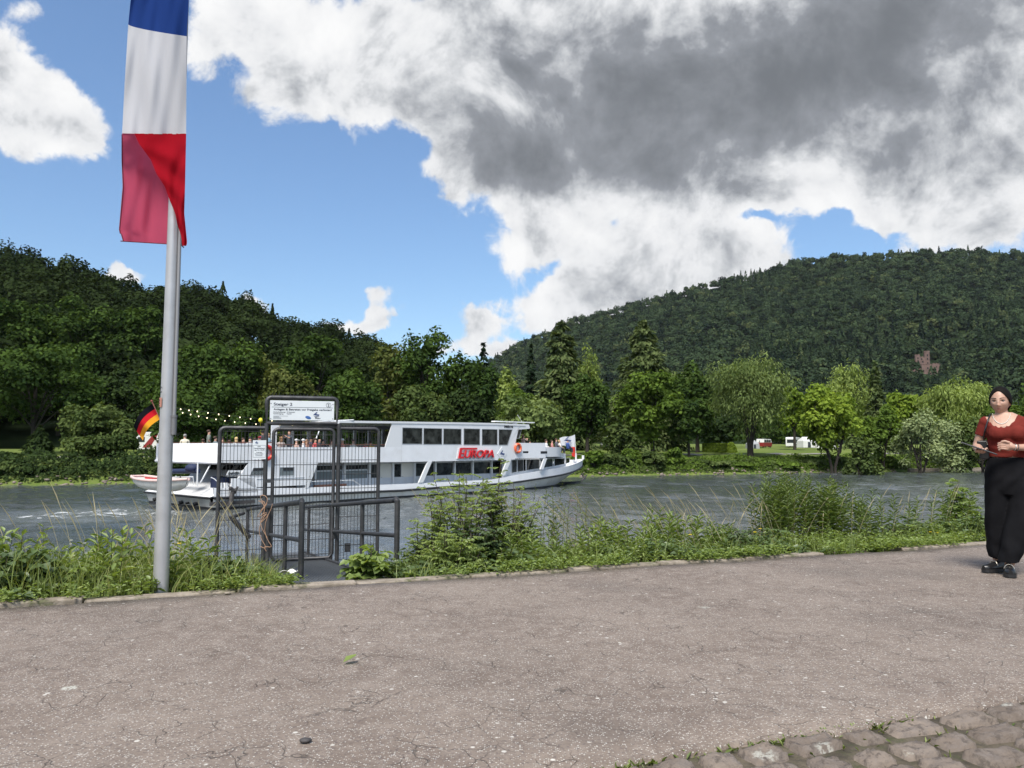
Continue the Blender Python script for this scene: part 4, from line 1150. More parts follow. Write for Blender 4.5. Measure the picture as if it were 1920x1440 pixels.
def glass_mat():
    m = bpy.data.materials.new('dark_window_glass'); m.use_nodes = True
    nt = m.node_tree; b = nt.nodes['Principled BSDF']
    b.inputs['Base Color'].default_value = (0.012, 0.014, 0.015, 1); b.inputs['Roughness'].default_value = 0.06
    b.inputs['Specular IOR Level'].default_value = 0.2
    tc = nt.nodes.new('ShaderNodeTexCoord'); n = nt.nodes.new('ShaderNodeTexNoise'); n.inputs['Scale'].default_value = 1.5; n.inputs['Detail'].default_value = 5
    nt.links.new(tc.outputs['Object'], n.inputs[0])
    r = nt.nodes.new('ShaderNodeValToRGB'); r.color_ramp.elements[0].color = (0.004, 0.005, 0.006, 1); r.color_ramp.elements[1].color = (0.085, 0.092, 0.085, 1)  # lighter blotches in the pane colour imitate reflections and interior
    r.color_ramp.elements[0].position = .42; r.color_ramp.elements[1].position = .82
    nt.links.new(n.outputs[0], r.inputs[0]); nt.links.new(r.outputs[0], b.inputs['Base Color'])
    return m
M_GLASS = glass_mat()
M_GLASS_GREY = mat('grey_blind_glass', (0.17, 0.20, 0.21), 0.15)

P0 = SHIP0.copy()
ship = empty('excursion_boat', (P0.x, P0.y, 0), SHIP_ANG, 'long white two deck river excursion boat heading away across the river', 'boat')
SHIP_M = Matrix.Translation((P0.x, P0.y, 0)) @ Matrix.Rotation(SHIP_ANG, 4, 'Z')
BEAM = 9.4
def sz(px, py, y=0.0):
    """length and height coordinates on the boat's plane at distance y from its near side"""
    r = ray(px, py); o = P0 + SP_ * y
    # (t*r - o) . SP_ = 0
    t = o.dot(SP_) / (r.x * SP_.x + r.y * SP_.y)
    w = Vector((0, 0, CAMH)) + r * t
    return (Vector((w.x, w.y, 0)) - P0).dot(SD), w.z
def S3(px, py, y=0.0):
    s, z = sz(px, py, y); return Vector((s, y, z))
def poly_side(pts, y=0.0): return [S3(a, b, y) for a, b in pts]

# plan half-breadth: near side offset from the beam line (bow narrows)
def near_y(s):
    t = max(0.0, min(1.0, (s - 27.5) / 16.5)); return 4.6 * t ** 2.3
BOW_S = 44.0
RUB = [(-0.2, 934), (3, 0)]
def rub_z(s):   # black rubbing strake
    q = [(402, 934), (493, 931), (600, 926.3), (760, 919.5), (795, 915), (920, 908.5), (957, 905.5)]
    S = [sz(*p) for p in q]
    S += [(31.5, -1.93), (36.0, -1.72), (40.0, -1.45), (44.0, -1.10)]
    return float(np.interp(s, *zip(*S)))
def bul_z(s):   # bulwark top
    q = [(402, 915), (571, 915), (618, 913), (675, 910.5), (740, 908.3), (790, 906), (920, 900)]
    S = [sz(*p) for p in q] + [(30.0, -1.35), (33.5, -1.12), (37, -0.95), (40.0, -0.72), (44.0, -0.35)]
    return float(np.interp(s, *zip(*S)))

ss = [0, 1, 3, 6, 10, 15, 20, 25, 27.5, 29.5, 31.5, 33.5, 35.5, 37.5, 39.3, 41, 42.3, 43.2, 43.8, 44.0]
def hull_band(mb, z_lo, z_hi, in_lo, in_hi, mi, both=True, s_in=0.0, flare=0.0):
    """strip of hull side between two heights, on both sides"""
    for side in ((0, 1) if both else (0,)):
        rings = []
        for s in ss:
            yy = near_y(s); lo, hi = z_lo(s), z_hi(s)
            a = yy + in_lo(s); b_ = yy + in_hi(s)
            lim = BEAM / 2 - 0.02
            a, b_ = min(a, lim), min(b_, lim)
            sl = s - max(0, (s - 36)) * .42 * in_lo(s) / 1.4 * 1.2
            if side: a, b_ = BEAM - a, BEAM - b_
            rings.append([(sl, a, lo), (s, b_, hi)])
        mb.loft(rings, mi, cap=False, closed=False)
mb = MB()
bow_in = lambda s: 0.12 + max(0, (s - 28) / 16) * 1.5
hull_band(mb, lambda s: WATER_Z - 0.5, lambda s: WATER_Z + 0.16, lambda s: bow_in(s) + .12, lambda s: bow_in(s), 1)
hull_band(mb, lambda s: WATER_Z + 0.16, lambda s: rub_z(s) - 0.07, bow_in, lambda s: 0.04, 0)
# transom with rounded dark exhausts
yb = BEAM - .1
zt = rub_z(0)
mb.add([(0, .12, WATER_Z + .16), (0, yb, WATER_Z + .16), (-.25, yb, zt), (-.25, .04, zt)], [(0, 1, 2, 3)], 0)
mb.add([(0.1, .2, WATER_Z - .5), (0.1, yb, WATER_Z - .5), (0, yb, WATER_Z + .16), (0, .12, WATER_Z + .16)], [(0, 1, 2, 3)], 1)
mb.add([(-.25, .04, zt), (-.25, yb, zt), (0.0, yb, zt), (0, .04, zt - .0)], [(0, 1, 2, 3)], 0)
hull = mb.build('hull', [M_HULL, M_BOOT], ship)
mb = MB()   # pipes in the transom
for yy, r_ in ((2.0, .12), (3.1, .07), (4.0, .12), (7.9, .12)):
    mb = MB(); mb.tube([(-.05, yy, zt - .42), (-.30, yy, zt - .46)], r_, 10); mb.build('exhaust_pipe', M_BLACK, ship)
mb = MB(); mb.box((-.2, 7.2, WATER_Z + .25), (.3, .16, .9), 0); mb.build('rudder_post', M_BLACK, ship)
mb = MB()   # rubbing strake
for side in (0, 1):
    pts = []
    for s in ss:
        yy = near_y(s) - 0.05; yy = min(yy, BEAM / 2 - .02)
        pts.append((s + (.06 if s > 43.9 else 0), BEAM - yy if side else yy, rub_z(s)))
    mb.tube(pts, 0.085, 6)
mb.tube([(-.28, 0, zt), (-.28, BEAM, zt)], .07, 6)
mb.build('rubbing_strake', M_BLACK, ship)
# bulwark: white band above the strake, inside wall slightly inboard
mb = MB()
hull_band(mb, lambda s: rub_z(s) + .03, bul_z, lambda s: 0.0, lambda s: 0.02 - .10 * max(0, (s - 32) / 12), 0)
hull_band(mb, bul_z, lambda s: bul_z(s) + .001, lambda s: 0.02 - .10 * max(0, (s - 32) / 12), lambda s: 0.14, 0)
hull_band(mb, lambda s: rub_z(s) + .03, bul_z, lambda s: .16, lambda s: 0.14, 0)
mb.build('bulwark', M_WHITE, ship)
# main deck plate
mb = MB()
pl = [(s, near_y(s) + .1, rub_z(s) + .06) for s in ss] 
pr = [(s, BEAM - near_y(s) - .1, rub_z(s) + .06) for s in ss]
mb.loft([[a, b_] for a, b_ in zip(pl, pr)], 0, cap=False, closed=False)
mb.build('main_deck', M_DECK, ship)
# flared aft apron above the transom (white sloping plate)
mb = MB()
zA = sz(400, 921)[1]
mb.add([(-.26, 0, zt + .06), (-.26, BEAM, zt + .06), (1.4, BEAM - .5, zA + .42), (1.4, .5, zA + .42)], [(0, 1, 2, 3)], 0)
mb.add([(-.26, 0, zt + .06), (1.4, .5, zA + .42), (1.6, .0, bul_z(1))], [(0, 1, 2)], 0)
mb.build('stern_apron', M_WHITE2, ship)

# ---- upper deck side band (the long white belt) with its stepped top
zb = lambda s: float(np.interp(s, [-1, 0, 5, 15, 27, 45], [sz(409, 867.3)[1]] * 2 + [sz(520, 868.3)[1], sz(740, 866.5)[1], sz(935, 862.5)[1], sz(935, 862.5)[1] + .25]))
s_a0 = 0.9                                             # start of straight side
sA, zA1 = sz(416, 831.5); sStep, zS = sz(519, 838.5)
s_fwd = sz(966, 840)[0]
zdeck = zb(8) + 0.18
mb = MB()
top = [(416, 831.3), (515, 831.3), (521, 838.5), (722, 838.3), (753, 838)]
pa = [S3(*p) for p in top]
bot = [Vector((q.x, 0, zb(q.x))) for q in pa]
for a, b_, c, d in zip(pa[:-1], pa[1:], bot[1:], bot[:-1]):
    for y0 in (0.0, BEAM - .08):
        o = Vector((0, y0, 0)); mb.prism([a + o, b_ + o, c + o, d + o], (0, .08, 0), 0)
mb.build('aft_deck_parapet', M_WHITE, ship)
# raked, bevelled aft end of the upper deck
mb = MB()
z0_, z1_ = zb(0), zA1 + .02
s0_, s1_ = sA, sA
ring_t = [Vector((sA, 0, z1_)), Vector((1.0, 1.0, z1_)), Vector((1.3, BEAM - 1.0, z1_)), Vector((sA + .9, BEAM, z1_))]
ring_b = [Vector((sA - .1, 0, z0_)), Vector((.22, .9, z0_ - .02)), Vector((.25, BEAM - .8, z0_ - .02)), Vector((sA - .1, BEAM, z0_))]
mb.loft([ring_b, ring_t], 0, cap=False, closed=False, smooth=False)
ring_bi = [v + Vector((.25, 0, 0)) for v in ring_b]
mb.loft([ring_b, [v + Vector((.05, 0, -.10)) for v in ring_b]], 0, cap=False, closed=False, smooth=False)
mb.build('stern_fairing', M_WHITE2, ship)
mb = MB()
hw = []
mb.box(((1.4 + 15) / 2, BEAM / 2, zb(6) + .04), (15 - 1.4, BEAM - .3, .12), 0)
mb.box(((15 + 36) / 2 - .02, BEAM / 2, zb(20) + .07), (21 - .0, BEAM - 1.9, .10), 0)
mb.build('upper_deck', M_DECK, ship)
# thin brown handrail on the parapet
mb = MB()
for y0 in (.04, BEAM - .04):
    mb.tube([pa[0] + Vector((0, y0, .05)), pa[1] + Vector((0, y0, .05))], .03, 5)
    a = S3(524, 834); b_ = S3(722, 834)
    mb.tube([a + Vector((0, y0, 0)), b_ + Vector((0, y0, 0))], .03, 5)
    for t in np.linspace(0.02, .98, 12):
        q = a.lerp(b_, t); mb.tube([q + Vector((0, y0, 0)), Vector((q.x, y0, zS))], .018, 4)
mb.build('handrail', M_WOOD, ship)

# ---- upper cabin
sP0 = sz(722, 838)[0]; 
zr = lambda s: float(np.interp(s, [sz(640, 789)[0], sz(760, 790.3)[0], sz(920, 793)[0], sz(995, 796)[0]], [sz(640, 788.5)[1], sz(760, 790.3)[1], sz(920, 793)[1], sz(995, 796)[1]]))
zw_t, zw_b = sz(800, 801)[1], sz(800, 833.6)[1]
sW0, sW1 = sz(753.5, 820)[0], sz(961, 803)[0]
wins = [(754, 792, 801.2, 833.2), (793.7, 829, 802.2, 833.8), (831, 865.2, 803, 833.8), (869.2, 900, 803, 834.6), (903.3, 932.8, 804, 834.8), (934.8, None, 804.5, 835)]
def wall_with_windows(name, y0, th, s_lo, s_hi, zlo, zhi, holes, material, parent):
    """plate in the length/height plane, cut by rectangular openings (s0,s1,z0,z1)"""
    mb = MB()
    xs = sorted(set([s_lo, s_hi] + [q for h_ in holes for q in h_[:2]]))
    for a, b_ in zip(xs[:-1], xs[1:]):
        zs_ = [(h_[2], h_[3]) for h_ in holes if h_[0] < (a + b_) / 2 < h_[1]]
        cur = zlo if not callable(zlo) else None
        def ZL(s): return zlo(s) if callable(zlo) else zlo
        def ZH(s): return zhi(s) if callable(zhi) else zhi
        def plate(la, lb, ha, hb): mb.prism([(a, y0, la), (b_, y0, lb), (b_, y0, hb), (a, y0, ha)], (0, th, 0), 0)
        if zs_:
            z0, z1 = zs_[0]
            plate(ZL(a), ZL(b_), z0, z0); plate(z1, z1, ZH(a), ZH(b_))
        else: plate(ZL(a), ZL(b_), ZH(a), ZH(b_))
    return mb.build(name, material, parent)
def window(parent, poly, y, mat_pane=None, fr=.05, depth=.05, proud=.012, name='window', frame_mat=None):
    """poly: (s,z) corners; a frame mesh with its pane as sub-part"""
    c = Vector((sum(p[0] for p in poly) / len(poly), sum(p[1] for p in poly) / len(poly)))
    inn = []
    for p in poly:
        d = Vector(p) - c; inn.append(Vector((p[0] - math.copysign(min(fr, abs(d.x) * .5), d.x), p[1] - math.copysign(min(fr, abs(d.y) * .5), d.y))))
    mb = MB(); n = len(poly)
    for i in range(n):
        j = (i + 1) % n
        mb.prism([(poly[i][0], y - proud, poly[i][1]), (poly[j][0], y - proud, poly[j][1]), (inn[j].x, y - proud, inn[j].y), (inn[i].x, y - proud, inn[i].y)], (0, depth, 0), 0)
    f = mb.build(name, frame_mat or M_ALU, parent)
    mb = MB(); mb.prism([(q.x, y + .012, q.y) for q in inn], (0, .012, 0), 0)
    mb.build('pane', mat_pane or M_GLASS, f)
    return f
holes = []; wpolys = []
for (a, b_, t_, u_) in wins:
    s0 = sz(a, 820)[0]; s1 = sz(b_, 820)[0] if b_ else None
    z1, z0 = sz(a, t_)[1], sz(a, u_)[1]
    if b_: wpolys.append([(s0, z0), (s1, z0), (s1, z1), (s0, z1)]); holes.append((s0, s1, z0, z1))
    else:
        sl, sh = sz(952, 835)[0], sz(961, 805)[0]
        wpolys.append([(s0, z0), (sl, z0), (sh, z1), (s0, z1)]); last = (s0, sl, sh, z0, z1)
sE = last[0]
s_belt_end = sz(966, 835)[0]
wall_with_windows('upper_cabin_wall', 0.0, .08, sW0 - .0, sE, zb, zr, holes, M_WHITE, ship)
mb = MB()   # raked aft pillar, raked front pillar, belt under them
mb.prism([S3(722, 838.3), S3(753.6, 838), (sW0, 0, zr(sW0)), S3(734.5, 790), S3(734.5, 798)], (0, .08, 0), 0)
mb.build('aft_pillar', M_WHITE2, ship)
mb = MB()
s0, sl, sh, z0, z1 = last
sB, zB = sz(965.5, 830.5)
mb.prism([(s0, 0, zb(s0)), (sB, 0, zb(s0) + .02), (sB, 0, z0), (s0, 0, z0)], (0, .08, 0), 0)
mb.prism([(sl, 0, z0), (sB, 0, z0), S3(972.5, 803), (sz(972.5, 803)[0], 0, z1 + 0), (sh, 0, z1)], (0, .08, 0), 0)
sR1, zR1 = sz(996, 802)
mb.prism([(s0, 0, z1), (sh + .9, 0, z1), (sR1 - .2, 0, z1 + .1), (sR1 - .3, 0, zr(33)), (s0, 0, zr(s0))], (0, .08, 0), 0)
mb.build('front_pillar', M_WHITE2, ship)
for k, wp in enumerate(wpolys): window(ship, wp, 0.0)
# far side of the cabin: dark band with openings read through the aft end
wall_with_windows('far_cabin_wall', BEAM - .1, .08, sz(640, 800)[0], s_belt_end + 1, zb, zr,
    [(s_, s_ + 1.25, zw_b, zw_t) for s_ in np.arange(sz(640, 800)[0] + .5, s_belt_end - 1, 1.55)], M_WHITE, ship)
mb = MB()   # furniture-like dark mass and bulkheads inside the cabin
mb.box((sW0 + 7.5, BEAM / 2, (zdeck + zr(sW0)) / 2), (.08, BEAM - .6, zr(sW0) - zdeck - .1), 0)
mb.box((sB - .6, BEAM / 2, (zdeck + zr(sB)) / 2), (.08, BEAM - .6, zr(sB) - zdeck - .1), 0)
for s_ in np.arange(sz(640, 800)[0] + .6, sW0, 1.6):
    mb.box((s_, BEAM - .9, zdeck + 1.1), (.10, .10, 2.2), 0)
mb.build('bulkhead', M_INNER, ship)
# roof
mb = MB()
sR0 = sz(600, 798)[0]
rr = [sz(636, 789)[0], 10, 15, 20, 25, sz(985, 796)[0]]
for a, b_ in zip(rr[:-1], rr[1:]):
    mb.prism([(a, -.04, zr(a) - .0), (b_, -.04, zr(b_)), (b_, -.04, zr(b_) - .16), (a, -.04, zr(a) - .16)], (0, (BEAM + .08) if a > rr[0] else 6.4, 0), 0)
# aft canopy edge and its front overhang
za = zr(rr[0])
mb.prism([(sR0, .4, za - .16), (rr[0], -.03, za), (rr[0], -.03, za - .22), (sR0, .4, za - .26)], (0, 5.0, 0), 0)
mb.prism([(rr[-1], -.02, zr(rr[-1])), (sz(995, 796)[0], .2, zr(33)), (sz(997, 803)[0], .2, zr(33) - .32), (rr[-1] - 1.0, -.02, zr(33) - .30)], (0, BEAM - .4, 0), 0)
roof = mb.build('roof', M_WHITE2, ship)
mb = MB(); mb.tube([(sR0, .3, za - .12), (sz(662, 790)[0], -.05, za + .06)], .05, 6)
a = sz(925, 789.5, 4)[0]; zt_ = sz(925, 790, 4)[1]
mb.box((a + .95, 4, zt_), (1.9, .5, .10), 0); mb.box((a + 3.9, 4, zt_), (3.6, .5, .10), 0); mb.box((a + 3, 4, zt_ - .2), (.3, .3, .3), 0)
mb.tube([(a + 4.2, 3.8, zt_ - .3), (a + 3.2, 3.8, zt_ + .7)], .03, 4)
mb.build('roof_bar', M_WHITE2, roof)
mb = MB()   # raked stay at the aft end of the roof
mb.tube([S3(593, 822, .1), S3(600, 804, .1)], .05, 6); mb.tube([S3(593, 822, BEAM - .5), S3(600, 804, BEAM - .5)], .05, 6)
mb.build('roof_stay', M_WHITE2, ship)
# small raked wheelhouse side window ahead of the pillar
wp = [sz(967.8, 822.5), sz(975.5, 822), sz(979.8, 804), sz(974, 803.5)]
window(ship, [(q[0], q[1]) for q in wp], .10)
# ---- forward parapet (open bow terrace)
mb = MB()
zF = sz(990, 830.5)[1]
sF = sz(1023, 831)[0]
slots = [(sz(980.5, 848)[0], sz(991.5, 848)[0], sz(985, 849.8)[1], sz(985, 846)[1])]
wall_with_windows('forward_parapet', 0.0, .08, sB, sF, zb(s0) + .1, zF, slots, M_WHITE, ship)
mb = MB(); mb.prism([(slots[0][0], .05, slots[0][2]), (slots[0][1], .05, slots[0][2]), (slots[0][1], .05, slots[0][3]), (slots[0][0], .05, slots[0][3])], (0, .02, 0), 0)
q = sz(1014, 848.3); mb.box((q[0] + .45, -.003, q[1]), (.95, .02, .22), 0)
mb.build('mooring_slot', M_BLACK, ship)
# rounded lower terrace front
zT, zTb = sz(1023, 838.5, .3)[1], sz(1030, 856.5, .3)[1]
mb = MB(); ring0 = []; ring1 = []
sN0 = sF; 
for k in range(15):
    t = k / 14 * PI
    ring0.append(Vector((sN0 + 0.0 + 5.2 * math.sin(t) ** .7, .15 + (BEAM - .3) * (1 - math.cos(t)) / 2, zTb)))
    ring1.append(ring0[-1] + Vector((.12 * math.sin(t), 0, zT - zTb)))
mb.loft([ring0, ring1], 0, cap=False, closed=False)
mb.loft([ring1, [v + Vector((-.1, 0, 0)) for v in ring1]], 0, cap=False, closed=False)
mb.add(ring0, [tuple(range(15))], 0)
mb.add([v + Vector((0, 0, .25)) for v in ring0], [tuple(range(15))], 0)
mb.build('bow_terrace', M_WHITE2, ship)

# ---- lower deck: recessed side passage amidships, white cabin aft, saloon forward
yR = 1.05
zL1 = zb(10) - .02
sO0t, zO0t = sz(590.5, 868.6); sO0b, zO0b = sz(572.5, 912)
zfl = rub_z(10) + .1
# aft cabin side: bulwark to belt, with two windows
h1 = [(sz(523.6, 880)[0], sz(552.8, 880)[0], sz(538, 893.3)[1], sz(538, 875)[1])]
s_c0 = sz(452, 880)[0]
mb = MB()
a = S3(466, 869); b_ = S3(446, 897)
zbw = sz(450, 915)[1]
mb.prism([(sz(434, 900)[0], 0, zbw - .3), (sz(434, 900)[0], 0, sz(436, 897)[1]), (s_c0 + .9, 0, sz(446, 897)[1]), (s_c0 + 1.2, 0, zbw - .3)], (0, .075, 0), 0)
mb.prism([(s_c0 + .9, 0, zbw), (sz(523.6, 880)[0], 0, zbw), (sz(523.6, 880)[0], 0, zb(4)), (a.x, 0, zb(3)), (b_.x, 0, b_.z)], (0, .08, 0), 0)
mb.prism([(0.2, 0, rub_z(1) + .3), (s_c0 + 1.2, 0, rub_z(2) + .3), (s_c0 + 1.2, 0, bul_z(3)), (0.2, 0, bul_z(1))], (0, .06, 0), 0)
mb.build('stern_cabin_side', M_WHITE, ship)
wall_with_windows('aft_cabin_wall', 0.0, .08, h1[0][0], sO0b, zbw, zb, h1, M_WHITE, ship)
mb = MB(); mb.prism([(sO0b, 0, zbw), (sO0b + .0, 0, zO0b), (sO0t, 0, zb(sO0t)), (sO0b, 0, zb(sO0b))], (0, .08, 0), 0)
mb.prism([(sO0b, 0, bul_z(7)), (sO0b + .25, 0, bul_z(7)), (sO0t + .25, 0, zb(8)), (sO0t, 0, zb(8))], (0, .12, 0), 0)
mb.build('raked_pillar', M_WHITE2, ship)
window(ship, [(h1[0][0], h1[0][2]), (h1[0][1], h1[0][2]), (h1[0][1], h1[0][3]), (h1[0][0], h1[0][3])], 0.0, M_GLASS_GREY, frame_mat=M_GREYW)
wq = [sz(467, 893), sz(499, 893), sz(499, 876), sz(474.5, 876)]
window(ship, [(q[0], q[1]) for q in wq], -0.012, M_GLASS_GREY, frame_mat=M_GREYW, proud=0.0)
mb = MB()
for q in (wq, [sz(524.6, 882), sz(552, 882), sz(552, 876), sz(524.6, 876)]):
    zz = q[2][1]; mb.box(((q[0][0] + q[1][0]) / 2 + .1, -.006, zz - .12), (q[1][0] - q[0][0] - .35, .02, .17), 0)
mb.build('dark_vent_pane', M_BLACK, ship)
mb = MB(); mb.box(((s_c0 + sO0b) / 2 + .5, -.01, sz(500, 897.3)[1]), (sO0b - s_c0 - 1.2, .03, .035), 0)
mb.build('seam_strip', M_GREYW, ship)
# recessed passage wall with mullions and panes
sQ1 = sz(951, 866)[0]
zpb, zpt = sz(740, 895.5, yR)[1], zb(12) - .16
mb = MB()
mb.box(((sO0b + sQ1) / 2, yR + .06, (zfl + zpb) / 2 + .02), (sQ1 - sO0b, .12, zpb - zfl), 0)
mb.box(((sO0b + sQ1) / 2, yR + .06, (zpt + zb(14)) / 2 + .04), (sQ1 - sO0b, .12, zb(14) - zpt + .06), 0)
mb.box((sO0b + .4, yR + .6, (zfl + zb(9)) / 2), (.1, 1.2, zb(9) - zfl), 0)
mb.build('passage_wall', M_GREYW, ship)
mull = [590.5, 645, 692, 736, 776.5, 815.5, 851.5, 885.5, 921, 950]
ms = [sz(q, 885, yR)[0] for q in mull]
for s_ in ms:
    mb = MB(); mb.box((s_, yR - .04, (zfl + zb(14)) / 2 + .1), (.16, .16, zb(14) - zfl), 0); mb.build('passage_post', M_WHITE2, ship)
styles = ['blind', 'blind', 'door', 'door2', 'dark', 'dark', 'dark', 'dark', 'dark']
for a, b_, st_ in zip(ms[:-1], ms[1:], styles):
    if st_ == 'blind':
        zm = zpb + (zpt - zpb) * .62
        window(ship, [(a + .08, zpb), (b_ - .08, zpb), (b_ - .08, zm), (a + .08, zm)], yR + .05, M_GLASS_GREY, frame_mat=M_GREYW)
        window(ship, [(a + .08, zm), (b_ - .08, zm), (b_ - .08, zpt), (a + .08, zpt)], yR + .05)
    elif st_.startswith('door'):
        m_ = a + (b_ - a) * (.48 if st_ == 'door' else .42)
        window(ship, [(a + .08, zpb), (m_, zpb), (m_, zpt), (a + .08, zpt)], yR + .05)
        mbd = MB(); mbd.prism([(m_, yR + .03, zfl), (b_ - .08, yR + .03, zfl), (b_ - .08, yR + .03, zpt), (m_, yR + .03, zpt)], (0, .05, 0), 0)
        d_ = mbd.build('door', M_CREAM, ship)
        mbd = MB(); mbd.box((m_ + .12, yR + .01, (zfl + zpt) / 2 - .1), (.10, .04, .04), 0); mbd.build('door_handle', M_ALU, d_)
    else:
        window(ship, [(a + .08, zpb), (b_ - .08, zpb), (b_ - .08, zpt), (a + .08, zpt)], yR + .05)
# raked strut amidships, brown bench rail in the aft opening
mb = MB()
a, b_ = sz(806, 866), sz(787, 905)
mb.prism([(a[0] - .2, -.02, zb(16)), (a[0] + .22, -.02, zb(16)), (b_[0] + .35, -.02, b_[1]), (b_[0] - .1, -.02, b_[1])], (0, .14, 0), 0)
mb.build('raked_strut', M_WHITE2, ship); mb = MB()
a, b_ = sz(955, 858), sz(943, 878)
mb.prism([(a[0] - .3, -.02, zb(26)), (a[0] + .25, -.02, zb(26)), (b_[0] + .25, -.02, b_[1] - .6), (b_[0] - .2, -.02, b_[1] - .6)], (0, .14, 0), 0)
mb.build('raked_strut', M_WHITE2, ship); mb = MB()
a, b_ = sz(1020, 855), sz(1014.5, 880)
mb.prism([(a[0] - .0, -.02, zb(32)), (a[0] + .45, -.02, zb(32)), (b_[0] + .3, -.02, b_[1]), (b_[0] - .1, -.02, b_[1])], (0, .14, 0), 0)
mb.build('raked_strut', M_WHITE2, ship)
mb = MB(); a, b_ = S3(589, 911, .3), S3(649, 909.5, .3); mb.box((a + b_) / 2, (b_.x - a.x, .12, .16), 0)
mb.build('bench_rail', M_WOOD, ship)
mb = MB(); a, b_, c = S3(577, 903, .05), S3(662, 900.5, .05), S3(676, 910, .05); mb.tube([a, b_, c], .025, 5)
mb.build('side_rail', M_WHITE2, ship)
# forward saloon: follows the narrowing hull, windows in a curved wall
def sal_y(s): return near_y(s) + .55
zSb = lambda s: bul_z(s) + .06
mb = MB()
sal_s = [sQ1 + .05, 28, 30, 32, 33.5, 35, 36.5, 38.0]
zcap = lambda s: zb(min(s, 33)) + (.15 if s > 33.2 else -.02)
for side in (0, 1):
    mb.loft([[(s, (sal_y(s) if not side else BEAM - sal_y(s)), rub_z(s) + .1), (s, (sal_y(s) if not side else BEAM - sal_y(s)), zSb(s) + .12)] for s in sal_s], 0, cap=False, closed=False)
    mb.loft([[(s, (sal_y(s) if not side else BEAM - sal_y(s)), zTb - .22), (s, (sal_y(s) if not side else BEAM - sal_y(s)), zTb + .3)] for s in sal_s], 0, cap=False, closed=False)
e = sal_s[-1]
mb.box((e + .02, BEAM / 2, (rub_z(e) + zSb(e)) / 2 + .1), (.06, BEAM - 2 * sal_y(e), .8), 0)
mb.box((sQ1 + .5, sal_y(28) - .02, (zfl + zTb) / 2), (1.2, .08, zTb - zfl), 0)
mb.build('saloon_wall', M_WHITE, ship)
def fwd_window(pa_, pb_, ptop, pbot):
    a = sz(pa_, 870, .6)[0]; b_ = sz(pb_, 870, .6)[0]
    for _ in range(4):
        a = sz(pa_, 870, sal_y(a))[0]; b_ = sz(pb_, 870, sal_y(b_))[0]
    ya, yb_ = sal_y(a), sal_y(b_)
    zt2 = zTb - .20; za_, zb_ = zSb(a) + .1, zSb(b_) + .1
    mb = MB(); n_ = Vector((-(yb_ - ya), b_ - a, 0)).normalized()
    P = [Vector((a, ya, za_)), Vector((b_, yb_, zb_)), Vector((b_, yb_, zt2)), Vector((a, ya, zt2))]
    c = sum(P, Vector()) / 4
    I = [p + Vector(((c - p).x * .07, (c - p).y * .07, (c - p).z * .08)) for p in P]
    for i in range(4):
        j = (i + 1) % 4; mb.prism([P[i] - n_ * .03, P[j] - n_ * .03, I[j] - n_ * .03, I[i] - n_ * .03], n_ * .08, 0)
    f = mb.build('window', M_WHITE2, ship)
    mb = MB(); mb.prism([p + n_ * .0 for p in I], n_ * .02, 0); mb.build('pane', M_GLASS, f)
for q in ((959.5, 969), (970, 981.2), (986, 1011.7), (1013.3, 1036.7), (1038.8, 1059), (1061, 1069)): fwd_window(q[0], q[1], 861, 885)
mb = MB()  # interior block so that the saloon is not see-through
mb.box(((sQ1 + 37) / 2, BEAM / 2, (zfl + zTb) / 2), (37 - sQ1, BEAM - 6.2, zTb - zfl - .1), 0)
mb.box(((sO0b + sQ1) / 2 + .6, BEAM / 2 + .6, (zfl + zb(14)) / 2), (sQ1 - sO0b - 1.4, .08, zb(14) - zfl - .02), 0)
mb.build('saloon_partition', M_INNER, ship)
# bow jackstaff foot and fittings
mb = MB(); mb.tube([(43.0, BEAM / 2, -.6), (43.0, BEAM / 2, .3)], [.13, .07], 8); mb.build('bow_bollard', M_WHITE2, ship); mb = MB(); mb.tube([(43.75, BEAM / 2 - .4, -.35), (43.75, BEAM / 2 - .4, 0.05)], .14, 8)
mb.build('bow_bollard', M_WHITE2, ship)
mb = MB()
q = on_z(1076, 905, -2.0)
mb.tube([(40.6, BEAM / 2 - 2.55, -1.75), (40.9, BEAM / 2 - 2.7, -2.2), (40.1, BEAM / 2 - 2.95, -2.45)], [.08, .14, .07], 6)
mb.tube([(40.9, BEAM / 2 - 2.7, -2.2), (41.6, BEAM / 2 - 2.5, -1.9)], [.12, .05], 6)
mb.build('anchor', M_RUST, ship)
# stern gear: anchor on its board, bollards, blue lockers, cabin end, davit pole
mb = MB()
q = S3(431, 946, -.1)
mb.box(q + Vector((0.2, 0.02, .10)), (3.0, .10, .22), 0)
mb.tube([q + Vector((.15, -.1, 1.0)), q + Vector((.0, -.12, .1)), q + Vector((-.35, -.12, -.45))], [.11, .17, .12], 7)
mb.tube([q + Vector((-.1, -.12, 1.05)), q + Vector((.25, -.12, .8)), q + Vector((.45, -.12, 1.1))], [.12, .16, .06], 7)
mb.build('anchor', M_RUST, ship)
for px in (413, 422.5):
    mb = MB(); q = S3(px, 912, .35); mb.tube([q - Vector((0, 0, .5)), q + Vector((0, 0, .22))], .17, 10); mb.build('stern_bollard', M_WHITE2, ship)
mb = MB(); q = S3(410, 906, 1.6); mb.box(q, (.7, .8, .85), 0); q = S3(423, 907, 1.2); mb.box(q, (1.2, .7, .8), 0)
mb.build('blue_locker', M_NAVY, ship)
